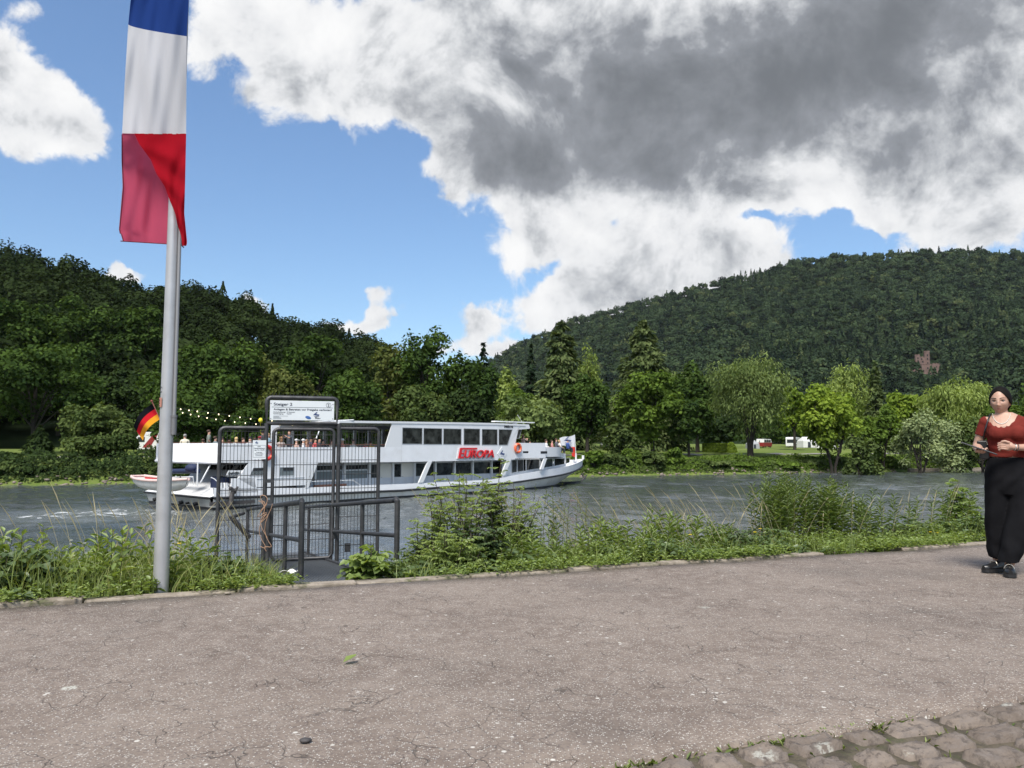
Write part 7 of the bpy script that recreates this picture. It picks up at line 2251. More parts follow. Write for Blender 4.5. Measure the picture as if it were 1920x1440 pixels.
# --- 3 tall weed clumps, shrubs, brambles: things
def upx(px, n):
    r = (px - 960) / FPX
    return (n * N.y * r - n * N.x) / (U.x - U.y * r)
def place(px, n): u = upx(px, n); return u, Vector(W(u, n, float(bank_ground(u, n))))
def ztop_at(p, py): return CAMH + (835 - py) / FPX * p.y
def tall_clump(px, n, spread, count, ytop, label, L=.10, wd=.10, tint=.42, nleaf=46, lean=.10, vary=.35, dead=0.0):
    u0_, p0 = place(px, n); rs = np.random.RandomState(int(px))
    l = Acc(); s = Acc(); zt_ = ztop_at(p0, ytop)
    for i in range(int(count * 1.5)):
        u_ = u0_ + rs.normal(0, spread); n__ = n + rs.normal(0, .22)
        b_ = W(u_, n__, float(bank_ground(u_, n__))); hh = (zt_ - b_[2]) * rs.uniform(1 - vary, 1.03)
        tp = b_ + np.array([rs.normal(.03, lean) * hh, rs.normal(0, lean) * hh, hh])
        stems_leaves(l, s, b_, tp, int(nleaf * max(.4, hh)), L, wd, rs, tint, .12, .75, .55, .0045, .06)
    o = empty('tall_weed', p0, 0, label, 'weed', 'tall weed clumps on the near bank')
    l.build('foliage', M_WEED, o, p0); s.build('stem', M_STEM, o, p0)
tall_clump(1455, 8.0, .16, 24, 893, 'leftmost dense stand of tall goldenrod stalks in the right half of the bank', wd=.085, tint=.34)
tall_clump(1500, 8.4, .18, 24, 890, 'tallest reed-like stand of goldenrod, in the middle of the dense group', wd=.085, tint=.32)
tall_clump(1552, 8.2, .18, 22, 898, 'goldenrod stand at the right end of the dense group', wd=.085, tint=.36)
tall_clump(1610, 8.2, .20, 12, 925, 'thinner goldenrod stalks right of the dense group', wd=.085, tint=.36)
tall_clump(1668, 8.3, .16, 8, 935, 'few separate stalks with water showing between them', wd=.08, tint=.34, nleaf=38)
tall_clump(1745, 8.4, .16, 9, 915, 'sparse stalks left of the big leaved plant by the woman', wd=.10, tint=.36, nleaf=38)
tall_clump(1040, 8.0, .16, 9, 905, 'bare dark stalks right of the leafy shrubs, in front of the boat bow', L=.06, wd=.09, tint=.36, nleaf=26, lean=.14)
tall_clump(1085, 8.0, .12, 7, 935, 'branching thin stalks in front of the bow water', L=.055, wd=.10, tint=.4, nleaf=30, lean=.12)
tall_clump(1125, 7.7, .10, 10, 960, 'light green goldenrod spires right of the thin stalks', wd=.12, tint=.62)
tall_clump(1180, 7.6, .18, 14, 985, 'short light goldenrod group in the middle of the bank', wd=.12, tint=.6)
tall_clump(1260, 7.7, .16, 14, 955, 'mid height goldenrod with small spires left of the dry grass', wd=.12, tint=.5)
tall_clump(1340, 7.8, .18, 12, 975, 'loose goldenrod beneath the leaning dry grass', wd=.11, tint=.5)
tall_clump(990, 7.4, .14, 10, 985, 'feathery goldenrod at the foot of the leafy shrubs', wd=.10, tint=.5)
tall_clump(30, 7.2, .12, 8, 990, 'leafy upright weeds at the left picture edge', L=.10, wd=.22, tint=.5, nleaf=26)
tall_clump(95, 7.4, .12, 7, 985, 'spindly upright weeds above the bramble', L=.08, wd=.18, tint=.55, nleaf=24)
tall_clump(175, 7.3, .12, 9, 1000, 'pale weeds with narrow leaves left of the flagpole', wd=.14, tint=.6)
tall_clump(235, 7.2, .10, 8, 985, 'broad leaved weeds close to the flagpole left side', L=.10, wd=.20, tint=.55, nleaf=24)
tall_clump(350, 7.1, .12, 9, 1000, 'narrow leaved weeds right of the flagpole', wd=.13, tint=.6)

def compound_shrub(name, label, px, n, ytop, halfpx, stems, rs_seed, m_, leaflet=.038, per=11, twigs=16, wd=.30, tint=.45, droop=.2, bare=.12):
    """woody shrub of several stems with pinnate leaves"""
    u0_, p0 = place(px, n); rs = np.random.RandomState(rs_seed)
    l = Acc(); zt_ = ztop_at(p0, ytop); Hh = zt_ - p0.z; Rr = halfpx / FPX * p0.y
    mb = MB()
    for s_ in range(stems):
        a = rs.uniform(0, 6.28); rad = Rr * math.sqrt(rs.uniform(.02, 1)) * .8
        top = Vector((math.cos(a) * rad, math.sin(a) * rad * .7, Hh * rs.uniform(.48, 1.04) * (1 - .25 * (rad / Rr) ** 2)))
        b0 = Vector((rs.normal(0, .06), rs.normal(0, .06), -.05))
        mid = b0.lerp(top, .5) + Vector((rs.normal(0, .05), rs.normal(0, .05), .08 * Hh))
        def P(t): return b0 * (1 - t) ** 2 + mid * 2 * t * (1 - t) + top * t * t
        mb.tube([P(t) for t in np.linspace(0, 1, 7)], [.010 * (1 - .85 * t) + .001 for t in np.linspace(0, 1, 7)], 5)
        for k in range(twigs):
            t = bare + (1 - bare) * (k + rs.rand()) / twigs; b_ = P(t); aa = k * 2.4 + s_
            d = Vector((math.cos(aa), math.sin(aa), rs.uniform(.1, .7))).normalized()
            Lr = rs.uniform(.10, .20) * (1.15 - .55 * t)
            tipp = b_ + d * Lr + Vector((0, 0, -droop * Lr))
            q = np.linspace(.2, 1, per // 2)
            rach = np.array([(b_ + (tipp - b_) * x)[:] for x in q])
            dd = np.array((tipp - b_).normalized()[:]); sd_ = np.cross(dd, [0, 0, 1]); sd_ /= np.linalg.norm(sd_) + 1e-9
            B = np.concatenate([rach, rach, rach[-1:]]); D = np.concatenate([np.tile(sd_ + dd * .45, (len(q), 1)), np.tile(-sd_ + dd * .45, (len(q), 1)), dd[None]])
            D[:, 2] -= .15; D += rs.normal(0, .12, D.shape)
            Lf = leaflet * rs.uniform(.7, 1.2, len(B))
            V, F = folded_leaves(B, D, np.tile([0, 0, 1.0], (len(B), 1)) + rs.normal(0, .25, (len(B), 3)), Lf, wd, .3)
            tt = np.clip(tint + .28 * (t - .5) + rs.normal(0, .10, len(B)) + rs.normal(0, .08), 0, 1)
            l.add(V + np.array(p0), F, np.repeat(tt, 2))
    o = empty(name, p0, 0, label, 'shrub')
    l.build('foliage', m_, o, p0); mb.build('stem', M_STEM if False else M_BARK, o)
compound_shrub('leafy_shrub', 'broad leafy shrub with feathered leaves right of the handrail', 862, 7.7, 872, 108, 19, 31, M_SHRUB, twigs=17, tint=.55)
compound_shrub('leafy_shrub', 'tallest leafy shrub, its tip reaching the boat emblem', 925, 7.9, 845, 40, 10, 32, M_SHRUB, twigs=24, tint=.52)
compound_shrub('leafy_shrub', 'bright green feathery shrub right of the tallest shrub', 968, 7.8, 905, 60, 18, 33, M_SHRUB, leaflet=.032, twigs=18, tint=.62)
compound_shrub('leafy_shrub', 'low spreading shrub branch reaching towards the handrail post', 800, 7.8, 935, 50, 10, 34, M_SHRUB, twigs=15, tint=.5)
compound_shrub('dark_shrub', 'dark glossy shrub in the shade between the leafy shrubs', 905, 7.4, 975, 48, 16, 35, M_WEED_D, leaflet=.045, twigs=14, wd=.42, tint=.25)
compound_shrub('leafy_shrub', 'dense low shrub at the paving edge below the tallest shrub', 850, 7.1, 985, 85, 24, 36, M_SHRUB, twigs=13, tint=.5)
compound_shrub('knotweed', 'big oval leaved plant beside the gangway grating', 690, 7.5, 1018, 36, 9, 37, M_WEED, leaflet=.085, per=7, twigs=7, wd=.40, tint=.55)
compound_shrub('bramble', 'dark bramble with big leaflets at the left picture edge', 45, 6.95, 1022, 85, 22, 38, M_WEED_D, leaflet=.075, per=5, twigs=10, wd=.42, tint=.45)
compound_shrub('bramble', 'bramble with paler leaves left of the flagpole foot', 150, 7.0, 1030, 60, 14, 39, M_WEED, leaflet=.065, per=5, twigs=9, wd=.38, tint=.35)
compound_shrub('bramble', 'low bramble tangle between flagpole and left handrail', 440, 7.0, 1035, 60, 16, 40, M_WEED_D, leaflet=.060, per=5, twigs=9, wd=.38, tint=.55)
compound_shrub('nettle_clump', 'low dark leafy clump in the middle of the paving edge', 1235, 7.1, 1005, 70, 20, 41, M_WEED_D, leaflet=.055, per=7, twigs=10, wd=.36, tint=.45)
compound_shrub('nettle_clump', 'low dark leafy clump under the tall goldenrod', 1420, 7.25, 985, 90, 22, 42, M_WEED_D, leaflet=.050, per=7, twigs=10, wd=.34, tint=.5)
compound_shrub('big_leaf_plant', 'big leaved bushy plant left of the walking woman', 1800, 8.6, 895, 42, 14, 43, M_WEED, leaflet=.085, per=7, twigs=10, wd=.38, tint=.45)
compound_shrub('nettle_clump', 'light green leafy mound left of the walking woman, at the paving edge', 1755, 7.7, 975, 80, 24, 44, M_WEED, leaflet=.050, per=7, twigs=10, wd=.34, tint=.6)
compound_shrub('nettle_clump', 'light green leafy mound behind the walking woman', 1880, 7.9, 960, 80, 20, 45, M_WEED, leaflet=.055, per=7, twigs=10, wd=.34, tint=.5)
tag(gstem.build('weed_stems', M_STEM), 'thin stems of the low bank weeds', kind='stuff')
# small flowers
fl = Acc(); wf = Acc()
def blossom(acc, p, r_, m=7):
    a = np.arange(m) * 6.283 / m + rb.uniform(0, 6); B = np.tile(p, (m, 1)); D = np.stack([np.cos(a), np.sin(a) , .3 + 0 * a], -1)
    V, F = folded_leaves(B, D, np.tile([0, -.6, 1.0], (m, 1)), np.full(m, r_), .35); acc.add(V, F, rb.uniform(0, 1))
for px, n, z in ((344, 7.0, .40), (130, 7.0, .17), (470, 6.8, .12), (1160 + 250, 7.2, .30), (1420, 7.2, .34), (1748, 7.1, .18), (1735, 7.2, .2), (1765, 7.15, .15), (1290, 7.1, .3), (505, 6.9, .05)):
    u_, p = place(px, n); blossom(fl, np.array(p) + [0, 0, z], .018)
for i in range(40):
    px = rb.choice([10, 25, 155, 165, 1770, 1800]) + rb.normal(0, 8); u_, p = place(px, 7.3 if px < 300 else 8.2); blossom(wf, np.array(p) + [rb.normal(0, .03), 0, rb.uniform(.35, .5)], .012, 5)
tag(fl.build('yellow_flowers', M_YEL), 'tiny yellow flowers dotted through the bank weeds', kind='stuff')
tag(wf.build('white_flowers', M_WHF), 'small white umbel flowers above the bank weeds', kind='stuff')

# --- loose things on the paving
def leaf_thing(px, py, L, label, name, m_, rz):
    p = on_z(px, py, .012)
    V, F = folded_leaves(np.array([[0, 0, 0.0]]), np.array([[1.0, 0, .25]]), np.array([[0, 0, 1.0]]), np.array([L]), .32, -.1)
    o = mesh_np(name, V, F, m_, tint=np.array([.6, .75])); o.location = p; o.rotation_euler = (0, 0, rz); tag(o, label, 'leaf')
leaf_thing(643, 1242, .085, 'single green leaf lying on the open paving', 'fallen_leaf', M_WEED, .75)
def pebble(px, py, r_, label, name, m_, cat):
    p = on_z(px, py, .01); mb = MB(); mb.ellipsoid((0, 0, .004), (r_ * 1.4, r_, r_ * .6), 0, 10, 7); mb.ellipsoid((r_ * .8, r_ * .3, .003), (r_ * .8, r_ * .6, r_ * .5), 0, 8, 6)
    o = mb.build(name, m_); o.location = p; tag(o, label, cat)
pebble(572, 1390, .016, 'small dark clod lying on the paving in the foreground', 'dirt_clod', M_RUST, 'clod')
pebble(426, 1113, .018, 'small pale stone at the weedy edge right of the flagpole', 'stone', M_KERB, 'stone')
p = on_z(543, 1086, -.0); mb = MB()
V, F = cloth_grid(lambda a, b_: Vector((a * .15 - .075, b_ * .06 - .03, .020 + .018 * math.sin(a * 7) * math.sin(b_ * 4 + 1))), 9, 5); mb.add(V, F, 0, True)
o = mb.build('paper_scrap', mat('crumpled_white_paper', (.72, .70, .66), .8)); o.location = p + N * .10 + Vector((0, 0, .03)); o.rotation_euler = (0, 0, .35); tag(o, 'crumpled white paper scrap at the weed edge by the gangway', 'litter')
# moss and grass tufts in the cobble joints and along the paving edge
mo = Acc(); N_ = 9500
u = rb.uniform(-1.5, 6.5, N_); n = np.where(rb.rand(N_) < .35, N_COB + .012 - np.abs(rb.normal(0, .02, N_)), rb.uniform(-.6, N_COB, N_))
k = (np.sin(u * 5 + 3 * np.sin(n * 6)) + np.sin(n * 9 + u * 2) + rb.normal(0, .5, N_)) > .35; u, n = u[k], n[k]; N_ = len(u)
a = rb.uniform(0, 6.28, N_)
V, F = folded_leaves(W(u, n, np.full(N_, -.020)), np.stack([np.cos(a) * .8, np.sin(a) * .8, rb.uniform(.4, 1.4, N_)], -1), np.tile([0, 0, 1.0], (N_, 1)) + rb.normal(0, .3, (N_, 3)), rb.uniform(.012, .040, N_), .15)
mo.add(V, F, np.repeat(np.clip(rb.normal(.35, .2, N_), 0, 1), 2))
tag(mo.build('moss', M_GRASS), 'moss and grass blades in the cobble joints', kind='stuff')

# ------------------------------------------------------------------ the walking woman
from mathutils.bvhtree import BVHTree
def remeshed(mb, name, voxel, smooth_it=2, factor=.5):
    me = bpy.data.meshes.new(name); me.from_pydata(mb.v, [], mb.f); me.update()
    o = bpy.data.objects.new(name, me); COL.objects.link(o)
    m = o.modifiers.new('r', 'REMESH'); m.mode = 'VOXEL'; m.voxel_size = voxel
    if smooth_it:
        s = o.modifiers.new('s', 'SMOOTH'); s.factor = factor; s.iterations = smooth_it
    dg = bpy.context.evaluated_depsgraph_get()
    m2 = bpy.data.meshes.new_from_object(o.evaluated_get(dg)); bpy.data.objects.remove(o)
    m2.polygons.foreach_set('use_smooth', np.ones(len(m2.polygons), bool)); m2.name = name; m2.materials.clear()
    return m2
def mv(me):
    a = np.zeros(len(me.vertices) * 3); me.vertices.foreach_get('co', a); return a.reshape(-1, 3)
def setv(me, a): me.vertices.foreach_set('co', np.asarray(a, np.float32).ravel()); me.update()
def keep_faces(me, test):
    bm = bmesh.new(); bm.from_mesh(me)
    bmesh.ops.delete(bm, geom=[f for f in bm.faces if not test(f.calc_center_median())], context='FACES')
    bm.to_mesh(me); bm.free(); me.update(); return me
def ring(c, rx, ry, n=28, tilt=0.0, p=2.2):
    out = []
    for k in range(n):
        a = 2 * PI * k / n; ca, sa = math.cos(a), math.sin(a)
        out.append((c[0] + rx * math.copysign(abs(ca) ** (2 / p), ca), c[1] + ry * math.copysign(abs(sa) ** (2 / p), sa), c[2] + tilt * ca))
    return out
def woman():
    wb = on_z(1902, 1076, 0.0); wb.z = 0.004
    th = math.atan2(-wb.x, wb.y)
    o = empty('person', wb, th, 'young woman in rust red top and wide black trousers walking with a dark tablet', 'person')
    Mw = Matrix.Translation(wb) @ Matrix.Rotation(th, 4, 'Z')
    M_SKIN = bpy.data.materials.new('woman_skin'); nt, b = nodes_of(M_SKIN)
    b.inputs['Base Color'].default_value = (.47, .285, .21, 1); b.inputs['Roughness'].default_value = .5; b.inputs['Subsurface Weight'].default_value = .12; b.inputs['Subsurface Radius'].default_value = (.012, .005, .003)
    M_LIP = mat('lip_colour', (.40, .15, .13), .45)
    M_HAIR = mat('very_dark_hair', (.007, .0055, .005), .7, spec=.1, var=.4, vscale=60, bump=.1, bscale=250)
    def knit(name, col, sc_, bmp):
        return mat(name, col, .9, spec=.12, var=.12, vscale=18, bump=bmp, bscale=sc_)
    M_TOP = knit('rust_red_jersey', (.150, .024, .018), 300, .05)
    M_TROU = knit('black_trouser_cloth', (.0075, .0075, .009), 300, .08)
    M_LEATHER = mat('black_leather', (.012, .012, .013), .32)
    M_SOLE = mat('black_rubber_sole', (.016, .016, .017), .6)
    hc = Vector((-.042, 0.0, 1.522)); yaw = R(-9)
    def head_pt(th_, ph, k=1.0, feat=True):
        d = Vector((math.sin(ph) * math.cos(th_), math.sin(ph) * math.sin(th_), math.cos(ph)))
        x, y, z = d.x * .0765, d.y * .094, d.z * .122
        t = max(0, -d.z)
        x *= 1 - .30 * t ** 1.6; 
        if y > 0: y *= 1 - .28 * t
        else: y *= 1 - .10 * t ** 2
        z = z if z > 0 else z * .96
        if feat and y < 0:
            g = lambda cx, cz, sx, sz_: math.exp(-((x - cx) / sx) ** 2 - ((z - cz) / sz_) ** 2)
            dy = 0
            dy -= .024 * g(0, -.040, .0105, .012) + .013 * g(0, -.016, .008, .022)
            dy -= .006 * (g(.012, -.043, .007, .007) + g(-.012, -.043, .007, .007))
            dy += .0095 * (g(.034, -.003, .017, .011) + g(-.034, -.003, .017, .011))
            dy -= .004 * (g(.032, .018, .022, .007) + g(-.032, .018, .022, .007))
            dy -= .0055 * g(0, -.0705, .020, .006) + .006 * g(0, -.083, .016, .006) - .0045 * g(0, -.0765, .019, .0022)
            dy -= .006 * g(0, -.108, .018, .012) + .004 * (g(.044, -.032, .02, .02) + g(-.044, -.032, .02, .02))
            y += dy
        p = Vector((x, y, z)) * k
        ca, sa = math.cos(yaw), math.sin(yaw)
        return hc + Vector((p.x * ca - p.y * sa, p.x * sa + p.y * ca, p.z))
    def head_local(x, y, z):
        ca, sa = math.cos(yaw), math.sin(yaw)
        return hc + Vector((x * ca - y * sa, x * sa + y * ca, z))
    # ---- body: one skin surface (head, neck, torso, arms, hands, lower legs)
    mb = MB()
    nph, nth = 60, 72
    vs = []; fs = []
    for i in range(nph + 1):
        for k in range(nth): vs.append(head_pt(2 * PI * k / nth, PI * i / nph))
    for i in range(nph):
        for k in range(nth):
            l = (k + 1) % nth; fs.append((i * nth + k, (i + 1) * nth + k, (i + 1) * nth + l, i * nth + l))
    mb.add(vs, fs, 0, True)
    for s_ in (-1, 1):   # ears
        c = head_local(s_ * .0735, .012, -.012); mb.ellipsoid(c, (.010, .020, .032), 0, 10, 8, Matrix.Rotation(yaw + s_ * .3, 3, 'Z'))
    mb.tube([(-.040, .025, 1.47), (-.034, .022, 1.41), (-.022, .020, 1.36)], [.050, .051, .064], 18)
    TORSO = [(.965, .118, .085, .01), (1.00, .134, .096, .0), (1.06, .142, .104, .0), (1.15, .150, .112, -.005), (1.24, .160, .122, -.010), (1.30, .165, .112, -.004), (1.355, .155, .085, .006), (1.395, .105, .062, .014), (1.42, .06, .05, .018)]
    mb.loft([ring((-.012 if z > 1.38 else 0, yo, z), rx, ry) for z, rx, ry, yo in TORSO], 0)
    for s_ in (-1, 1): mb.ellipsoid((s_ * .070, -.092, 1.232), (.070, .060, .066), 0, 14, 10)
    mb.ellipsoid((0, -.088, 1.235), (.07, .045, .065), 0, 14, 10)
    sh = {-1: Vector((-.158, .01, 1.332)), 1: Vector((.162, .01, 1.332))}
    for s_ in (-1, 1): mb.ellipsoid(sh[s_], (.052, .054, .054), 0, 14, 10)
    elR, wrR = Vector((-.236, .030, 1.115)), Vector((-.214, -.165, 1.078))
    elL, wrL = Vector((.262, .015, 1.105)), Vector((.055, -.195, 1.108))
    for s_, e, w in ((-1, elR, wrR), (1, elL, wrL)):
        mb.tube([sh[s_] + Vector((0, 0, .005)), sh[s_].lerp(e, .35), sh[s_].lerp(e, .8), e], [.052, .050, .041, .039], 16)
        mb.ellipsoid(e, (.039, .039, .039), 0, 12, 8)
        mb.tube([e, e.lerp(w, .3), e.lerp(w, .75), w], [.039, .040, .030, .025], 16)
        mb.ellipsoid(w, (.026, .026, .024), 0, 10, 8)
    # her right hand under and around the tablet
    pc = Vector((-.205, -.215, 1.072))
    mb.loft([ring((wrR.x, wrR.y, wrR.z), .024, .020, 14), ring((wrR.x + .004, wrR.y - .03, wrR.z + .0), .034, .02, 14)], 0)
    mb.ellipsoid(pc, (.040, .046, .0165), 0, 16, 10, Matrix.Rotation(.20, 3, 'Y'))
    for k, (x0, L) in enumerate(((-.238, .058), (-.216, .066), (-.194, .063), (-.173, .050))):
        a = Vector((x0, -.238, 1.072 - .02 * (x0 + .205))); 
        mb.tube([a + Vector((0, .02, .0)), a + Vector((.0, -.022 - .006 * (k in (1, 2)), -.003)), a + Vector((.006, -.040 - .006 * (k in (1, 2)), .012)), a + Vector((.010, -.032, .030 + .1 * (L - .058)))], [.0098, .0094, .0086, .0070], 10)
    mb.tube([pc + Vector((.030, .02, .005)), pc + Vector((.050, -.004, .016)), pc + Vector((.046, -.034, .030))], [.0125, .0112, .0085], 10)
    # her left hand loosely closed in front of the waist
    pl_ = Vector((.008, -.212, 1.118))
    mb.tube([wrL, wrL.lerp(pl_, .5), pl_], [.024, .027, .030], 14)
    mb.ellipsoid(pl_ + Vector((-.004, 0, 0)), (.044, .019, .040), 0, 16, 10, Matrix.Rotation(-.15, 3, 'Y'))
    for k, (dz, L) in enumerate(((.030, .052), (.011, .060), (-.008, .056), (-.026, .045))):
        a = pl_ + Vector((-.034, -.006, dz))
        mb.tube([a + Vector((.02, 0, 0)), a + Vector((-.022, -.012, .004 - .1 * dz)), a + Vector((-.022 - L * .42, -.004, -.006)), a + Vector((-.016 - L * .40, .016, -.014))], [.0098, .0095, .0086, .0072], 10)
    mb.tube([pl_ + Vector((.005, -.010, .030)), pl_ + Vector((-.028, -.022, .044)), pl_ + Vector((-.056, -.022, .040))], [.0125, .0110, .0085], 10)
    # shins and ankles inside the trousers
    mb.tube([(-.075, .03, .96), (-.10, .03, .55), (-.115, .045, .30), (-.122, .05, .06)], [.085, .065, .052, .036], 14)
    mb.tube([(.075, .0, .96), (.065, -.06, .55), (.010, -.10, .30), (-.038, -.125, .06)], [.085, .065, .052, .036], 14)
    me = remeshed(mb, 'body', .0042, 1, .35)
    bvh = BVHTree.FromPolygons([v.co for v in me.vertices], [p.vertices for p in me.polygons])
    body = link_mesh('body', me, M_SKIN, o)
    # tint the lips on the skin surface itself
    me.materials.append(M_LIP)
    ca, sa = math.cos(-yaw), math.sin(-yaw)
    for p in me.polygons:
        c = p.center - hc
        if c.z > -.0 or c.z < -.10: continue
        x = c.x * ca - c.y * sa; y = c.x * sa + c.y * ca
        if y < -.07 and abs(x) < .028 and abs(c.z + .0765) < .0095 * (1 - (x / .030) ** 2): p.material_index = 1
    def surf(x, z, y0=-1.0):
        h = bvh.ray_cast(Vector((x, y0, z)), Vector((0, 1, 0))); return h[0] if h[0] else Vector((x, -.1, z))
    def head_surf(x, z):
        a = head_local(x, -.5, z); d = head_local(x, .5, z) - a
        h = bvh.ray_cast(a, d.normalized()); return h[0] if h[0] else head_local(x, -.09, z)
    fwd = (head_local(0, -1, 0) - head_local(0, 0, 0))
    M_EYEW = mat('eye_white', (.40, .37, .35), .3); M_IRIS = mat('dark_brown_iris', (.018, .010, .007), .15)
    for s_ in (-1, 1):
        p = head_surf(s_ * .0335, -.004)
        m1 = MB(); m1.ellipsoid(p - fwd * .0045, (.0130, .0070, .0054), 0, 14, 10, Matrix.Rotation(yaw, 3, 'Z')); e_ = m1.build('eye', M_EYEW, o)
        m1 = MB(); m1.ellipsoid(p + fwd * .0012 + Vector((.0008, 0, .0006)), (.0058, .003, .0058), 0, 12, 8); m1.build('iris', M_IRIS, e_)
        m1 = MB(); pts = [head_surf(s_ * (.0335 + q), .0035 + .0022 * (1 - (q / .016) ** 2)) + fwd * .001 for q in np.linspace(-.016, .018, 9)]
        m1.tube(pts, [.0010, .0016, .0019, .0020, .0020, .0019, .0017, .0014, .0010], 6); m1.build('eyelash', M_HAIR, o)
        m1 = MB(); pts = [head_surf(s_ * (.034 + q), .0205 + .005 * math.sin((q + .022) / .046 * PI * .8)) + fwd * .0006 for q in np.linspace(-.021, .025, 9)]
        m1.tube(pts, [.0020, .0030, .0032, .0031, .0029, .0026, .0022, .0017, .0010], 6); m1.build('eyebrow', M_HAIR, o)
    # hair: parted in the middle, combed flat to the back, small knot
    vs = []; fs = []; ok = []
    nph, nth = 110, 150
    for i in range(nph + 1):
        for k in range(nth):
            q = head_pt(2 * PI * k / nth, PI * i / nph, 1.0, False); d = (q - hc)
            vs.append(hc + Vector((d.x * 1.19, d.y * 1.09, d.z * 1.085)) + Vector((.004, .006, .003)))
    for i in range(nph):
        for k in range(nth):
            l = (k + 1) % nth; f = (i * nth + k, (i + 1) * nth + k, (i + 1) * nth + l, i * nth + l)
            c = sum((vs[j] for j in f), Vector()) / 4 - hc
            x = c.x * ca - c.y * sa; y = c.x * sa + c.y * ca
            line = .090 - .085 * min(1, (abs(x) / .084)) ** 1.7
            if y > .022: good = c.z > -.088
            elif y > -.040: good = c.z > -.012 - (y + .04) * .55
            else: good = c.z > line
            if good: fs.append(f)
    m1 = MB(); m1.add(vs, fs, 0, True); m1.ellipsoid(hc + Vector((.01, .105, -.005)), (.048, .040, .045), 0, 14, 10)
    hair = m1.build('hair', M_HAIR, o)
    sm = hair.modifiers.new('thick', 'SOLIDIFY'); sm.thickness = .006; sm.offset = -1
    m1 = MB(); pts = [hc + Vector((-.004 + .0 * t, -.085 + .10 * t, .104 + .028 * math.sin(min(1, t * 1.1) * PI * .5))) for t in np.linspace(0, 1, 6)]
    m1.tube([head_local(.002, y_, z_) + Vector((.004, .006, .003)) for y_, z_ in ((-.062, .0985), (-.045, .114), (-.025, .1245), (0, .129))], .0022, 5); m1.build('parting', mat('scalp_line', (.30, .20, .16), .6), o)
    # ---- top
    mb = MB()
    mb.loft([ring((-.012 if z > 1.38 else 0, yo, z), rx + .008, ry + .008) for z, rx, ry, yo in [(1.02, .143, .104, 0)] + TORSO[2:]], 0)
    for s_ in (-1, 1):
        mb.ellipsoid((s_ * .070, -.095, 1.232), (.077, .066, .072), 0, 14, 10); mb.ellipsoid((s_ * .02, -.093, 1.235), (.07, .055, .068), 0, 14, 10)
        mb.ellipsoid(sh[s_], (.058, .061, .059), 0, 14, 10)
        e = elR if s_ < 0 else elL
        mb.tube([sh[s_] + Vector((0, 0, .004)), sh[s_].lerp(e, .30), sh[s_].lerp(e, .66)], [.055, .056, .055], 18)
    mt = remeshed(mb, 'top', .0050, 6, .5)
    a = mv(mt)
    # stretch folds across the chest and at the waist
    f_ = .0022 * np.sin(a[:, 2] * 95 + a[:, 0] * 22) * np.exp(-((a[:, 2] - 1.09) / .06) ** 2) + .0018 * np.sin(a[:, 0] * 60 + a[:, 2] * 70) * np.exp(-((np.abs(a[:, 0]) - .13) / .04) ** 2)
    a[:, 1] -= f_
    setv(mt, a)
    def in_top(c):
        if c.z < 1.022 + .004 * math.sin(c.x * 40): return False
        s_ = -1 if c.x < 0 else 1
        e = elR if s_ < 0 else elL; ax = (e - sh[s_]); t = (c - sh[s_]).dot(ax) / ax.length_squared
        if abs(c.x) > .155 and t > .52 + .020 * abs(math.sin(math.atan2(c.y - .01, (c - sh[s_]).dot(Vector((ax.z, 0, -ax.x)).normalized())) * 3)): return False
        x = c.x + .040
        if c.y < .055:
            sc_ = .011 * abs(math.sin((x + .002) * PI / .040))
            zn = 1.292 + (abs(x) / .115) ** 2.4 * .085 - sc_
            if c.z > zn and abs(x) < .135: return False
            if c.z > 1.375 and abs(x) < .10: return False
        elif c.z > 1.375 and abs(c.x + .02) < .10: return False
        return True
    keep_faces(mt, in_top)
    top = link_mesh('top', mt, M_TOP, o); top.modifiers.new('thick', 'SOLIDIFY').thickness = .004
    # ---- trousers
    mb = MB()
    mb.loft([ring((0, .0, 1.020), .150, .110), ring((0, .0, .97), .164, .120), ring((0, .008, .90), .186, .136), ring((0, .010, .82), .198, .148), ring((0, .008, .74), .190, .140), ring((0, .0, .69), .165, .12)], 0)
    mb.loft([ring((-.092, .012, .84), .098, .13), ring((-.098, .012, .68), .102, .128), ring((-.110, .022, .50), .100, .122), ring((-.118, .040, .32), .092, .118), ring((-.122, .050, .20), .084, .115), ring((-.120, .050, .125), .074, .11)], 0)
    mb.loft([ring((.096, -.0, .84), .100, .13), ring((.098, -.022, .68), .106, .128), ring((.070, -.058, .50), .112, .122), ring((.022, -.092, .32), .104, .118), ring((-.016, -.118, .20), .090, .112), ring((-.038, -.125, .105), .080, .105)], 0)
    mt = remeshed(mb, 'trousers', .010, 6, .5)
    a = mv(mt); nz = np.zeros(len(a) * 3); mt.vertices.foreach_get('normal', nz); nz = nz.reshape(-1, 3)
    z = a[:, 2]
    d = .004 * np.sin(a[:, 0] * 55 + z * 7 + 2 * np.sin(z * 6)) * np.clip((.95 - z) / .5, 0, 1)
    d += .004 * np.sin(z * 24 - a[:, 0] * 18 + a[:, 1] * 12) * np.exp(-((z - .48) / .16) ** 2)
    d += .004 * np.sin(z * 34 + a[:, 0] * 26) * np.exp(-((z - .22) / .10) ** 2) + .005 * np.sin((a[:, 0] - z) * 45) * np.exp(-((z - .80) / .10) ** 2)
    setv(mt, a + nz * d[:, None])
    keep_faces(mt, lambda c: c.z > .118)
    tr = link_mesh('trousers', mt, M_TROU, o)
    mb = MB(); mb.loft([ring((0, 0, .975), .156, .116, 36), ring((0, 0, 1.018), .146, .108, 36)], 0, cap=False); 
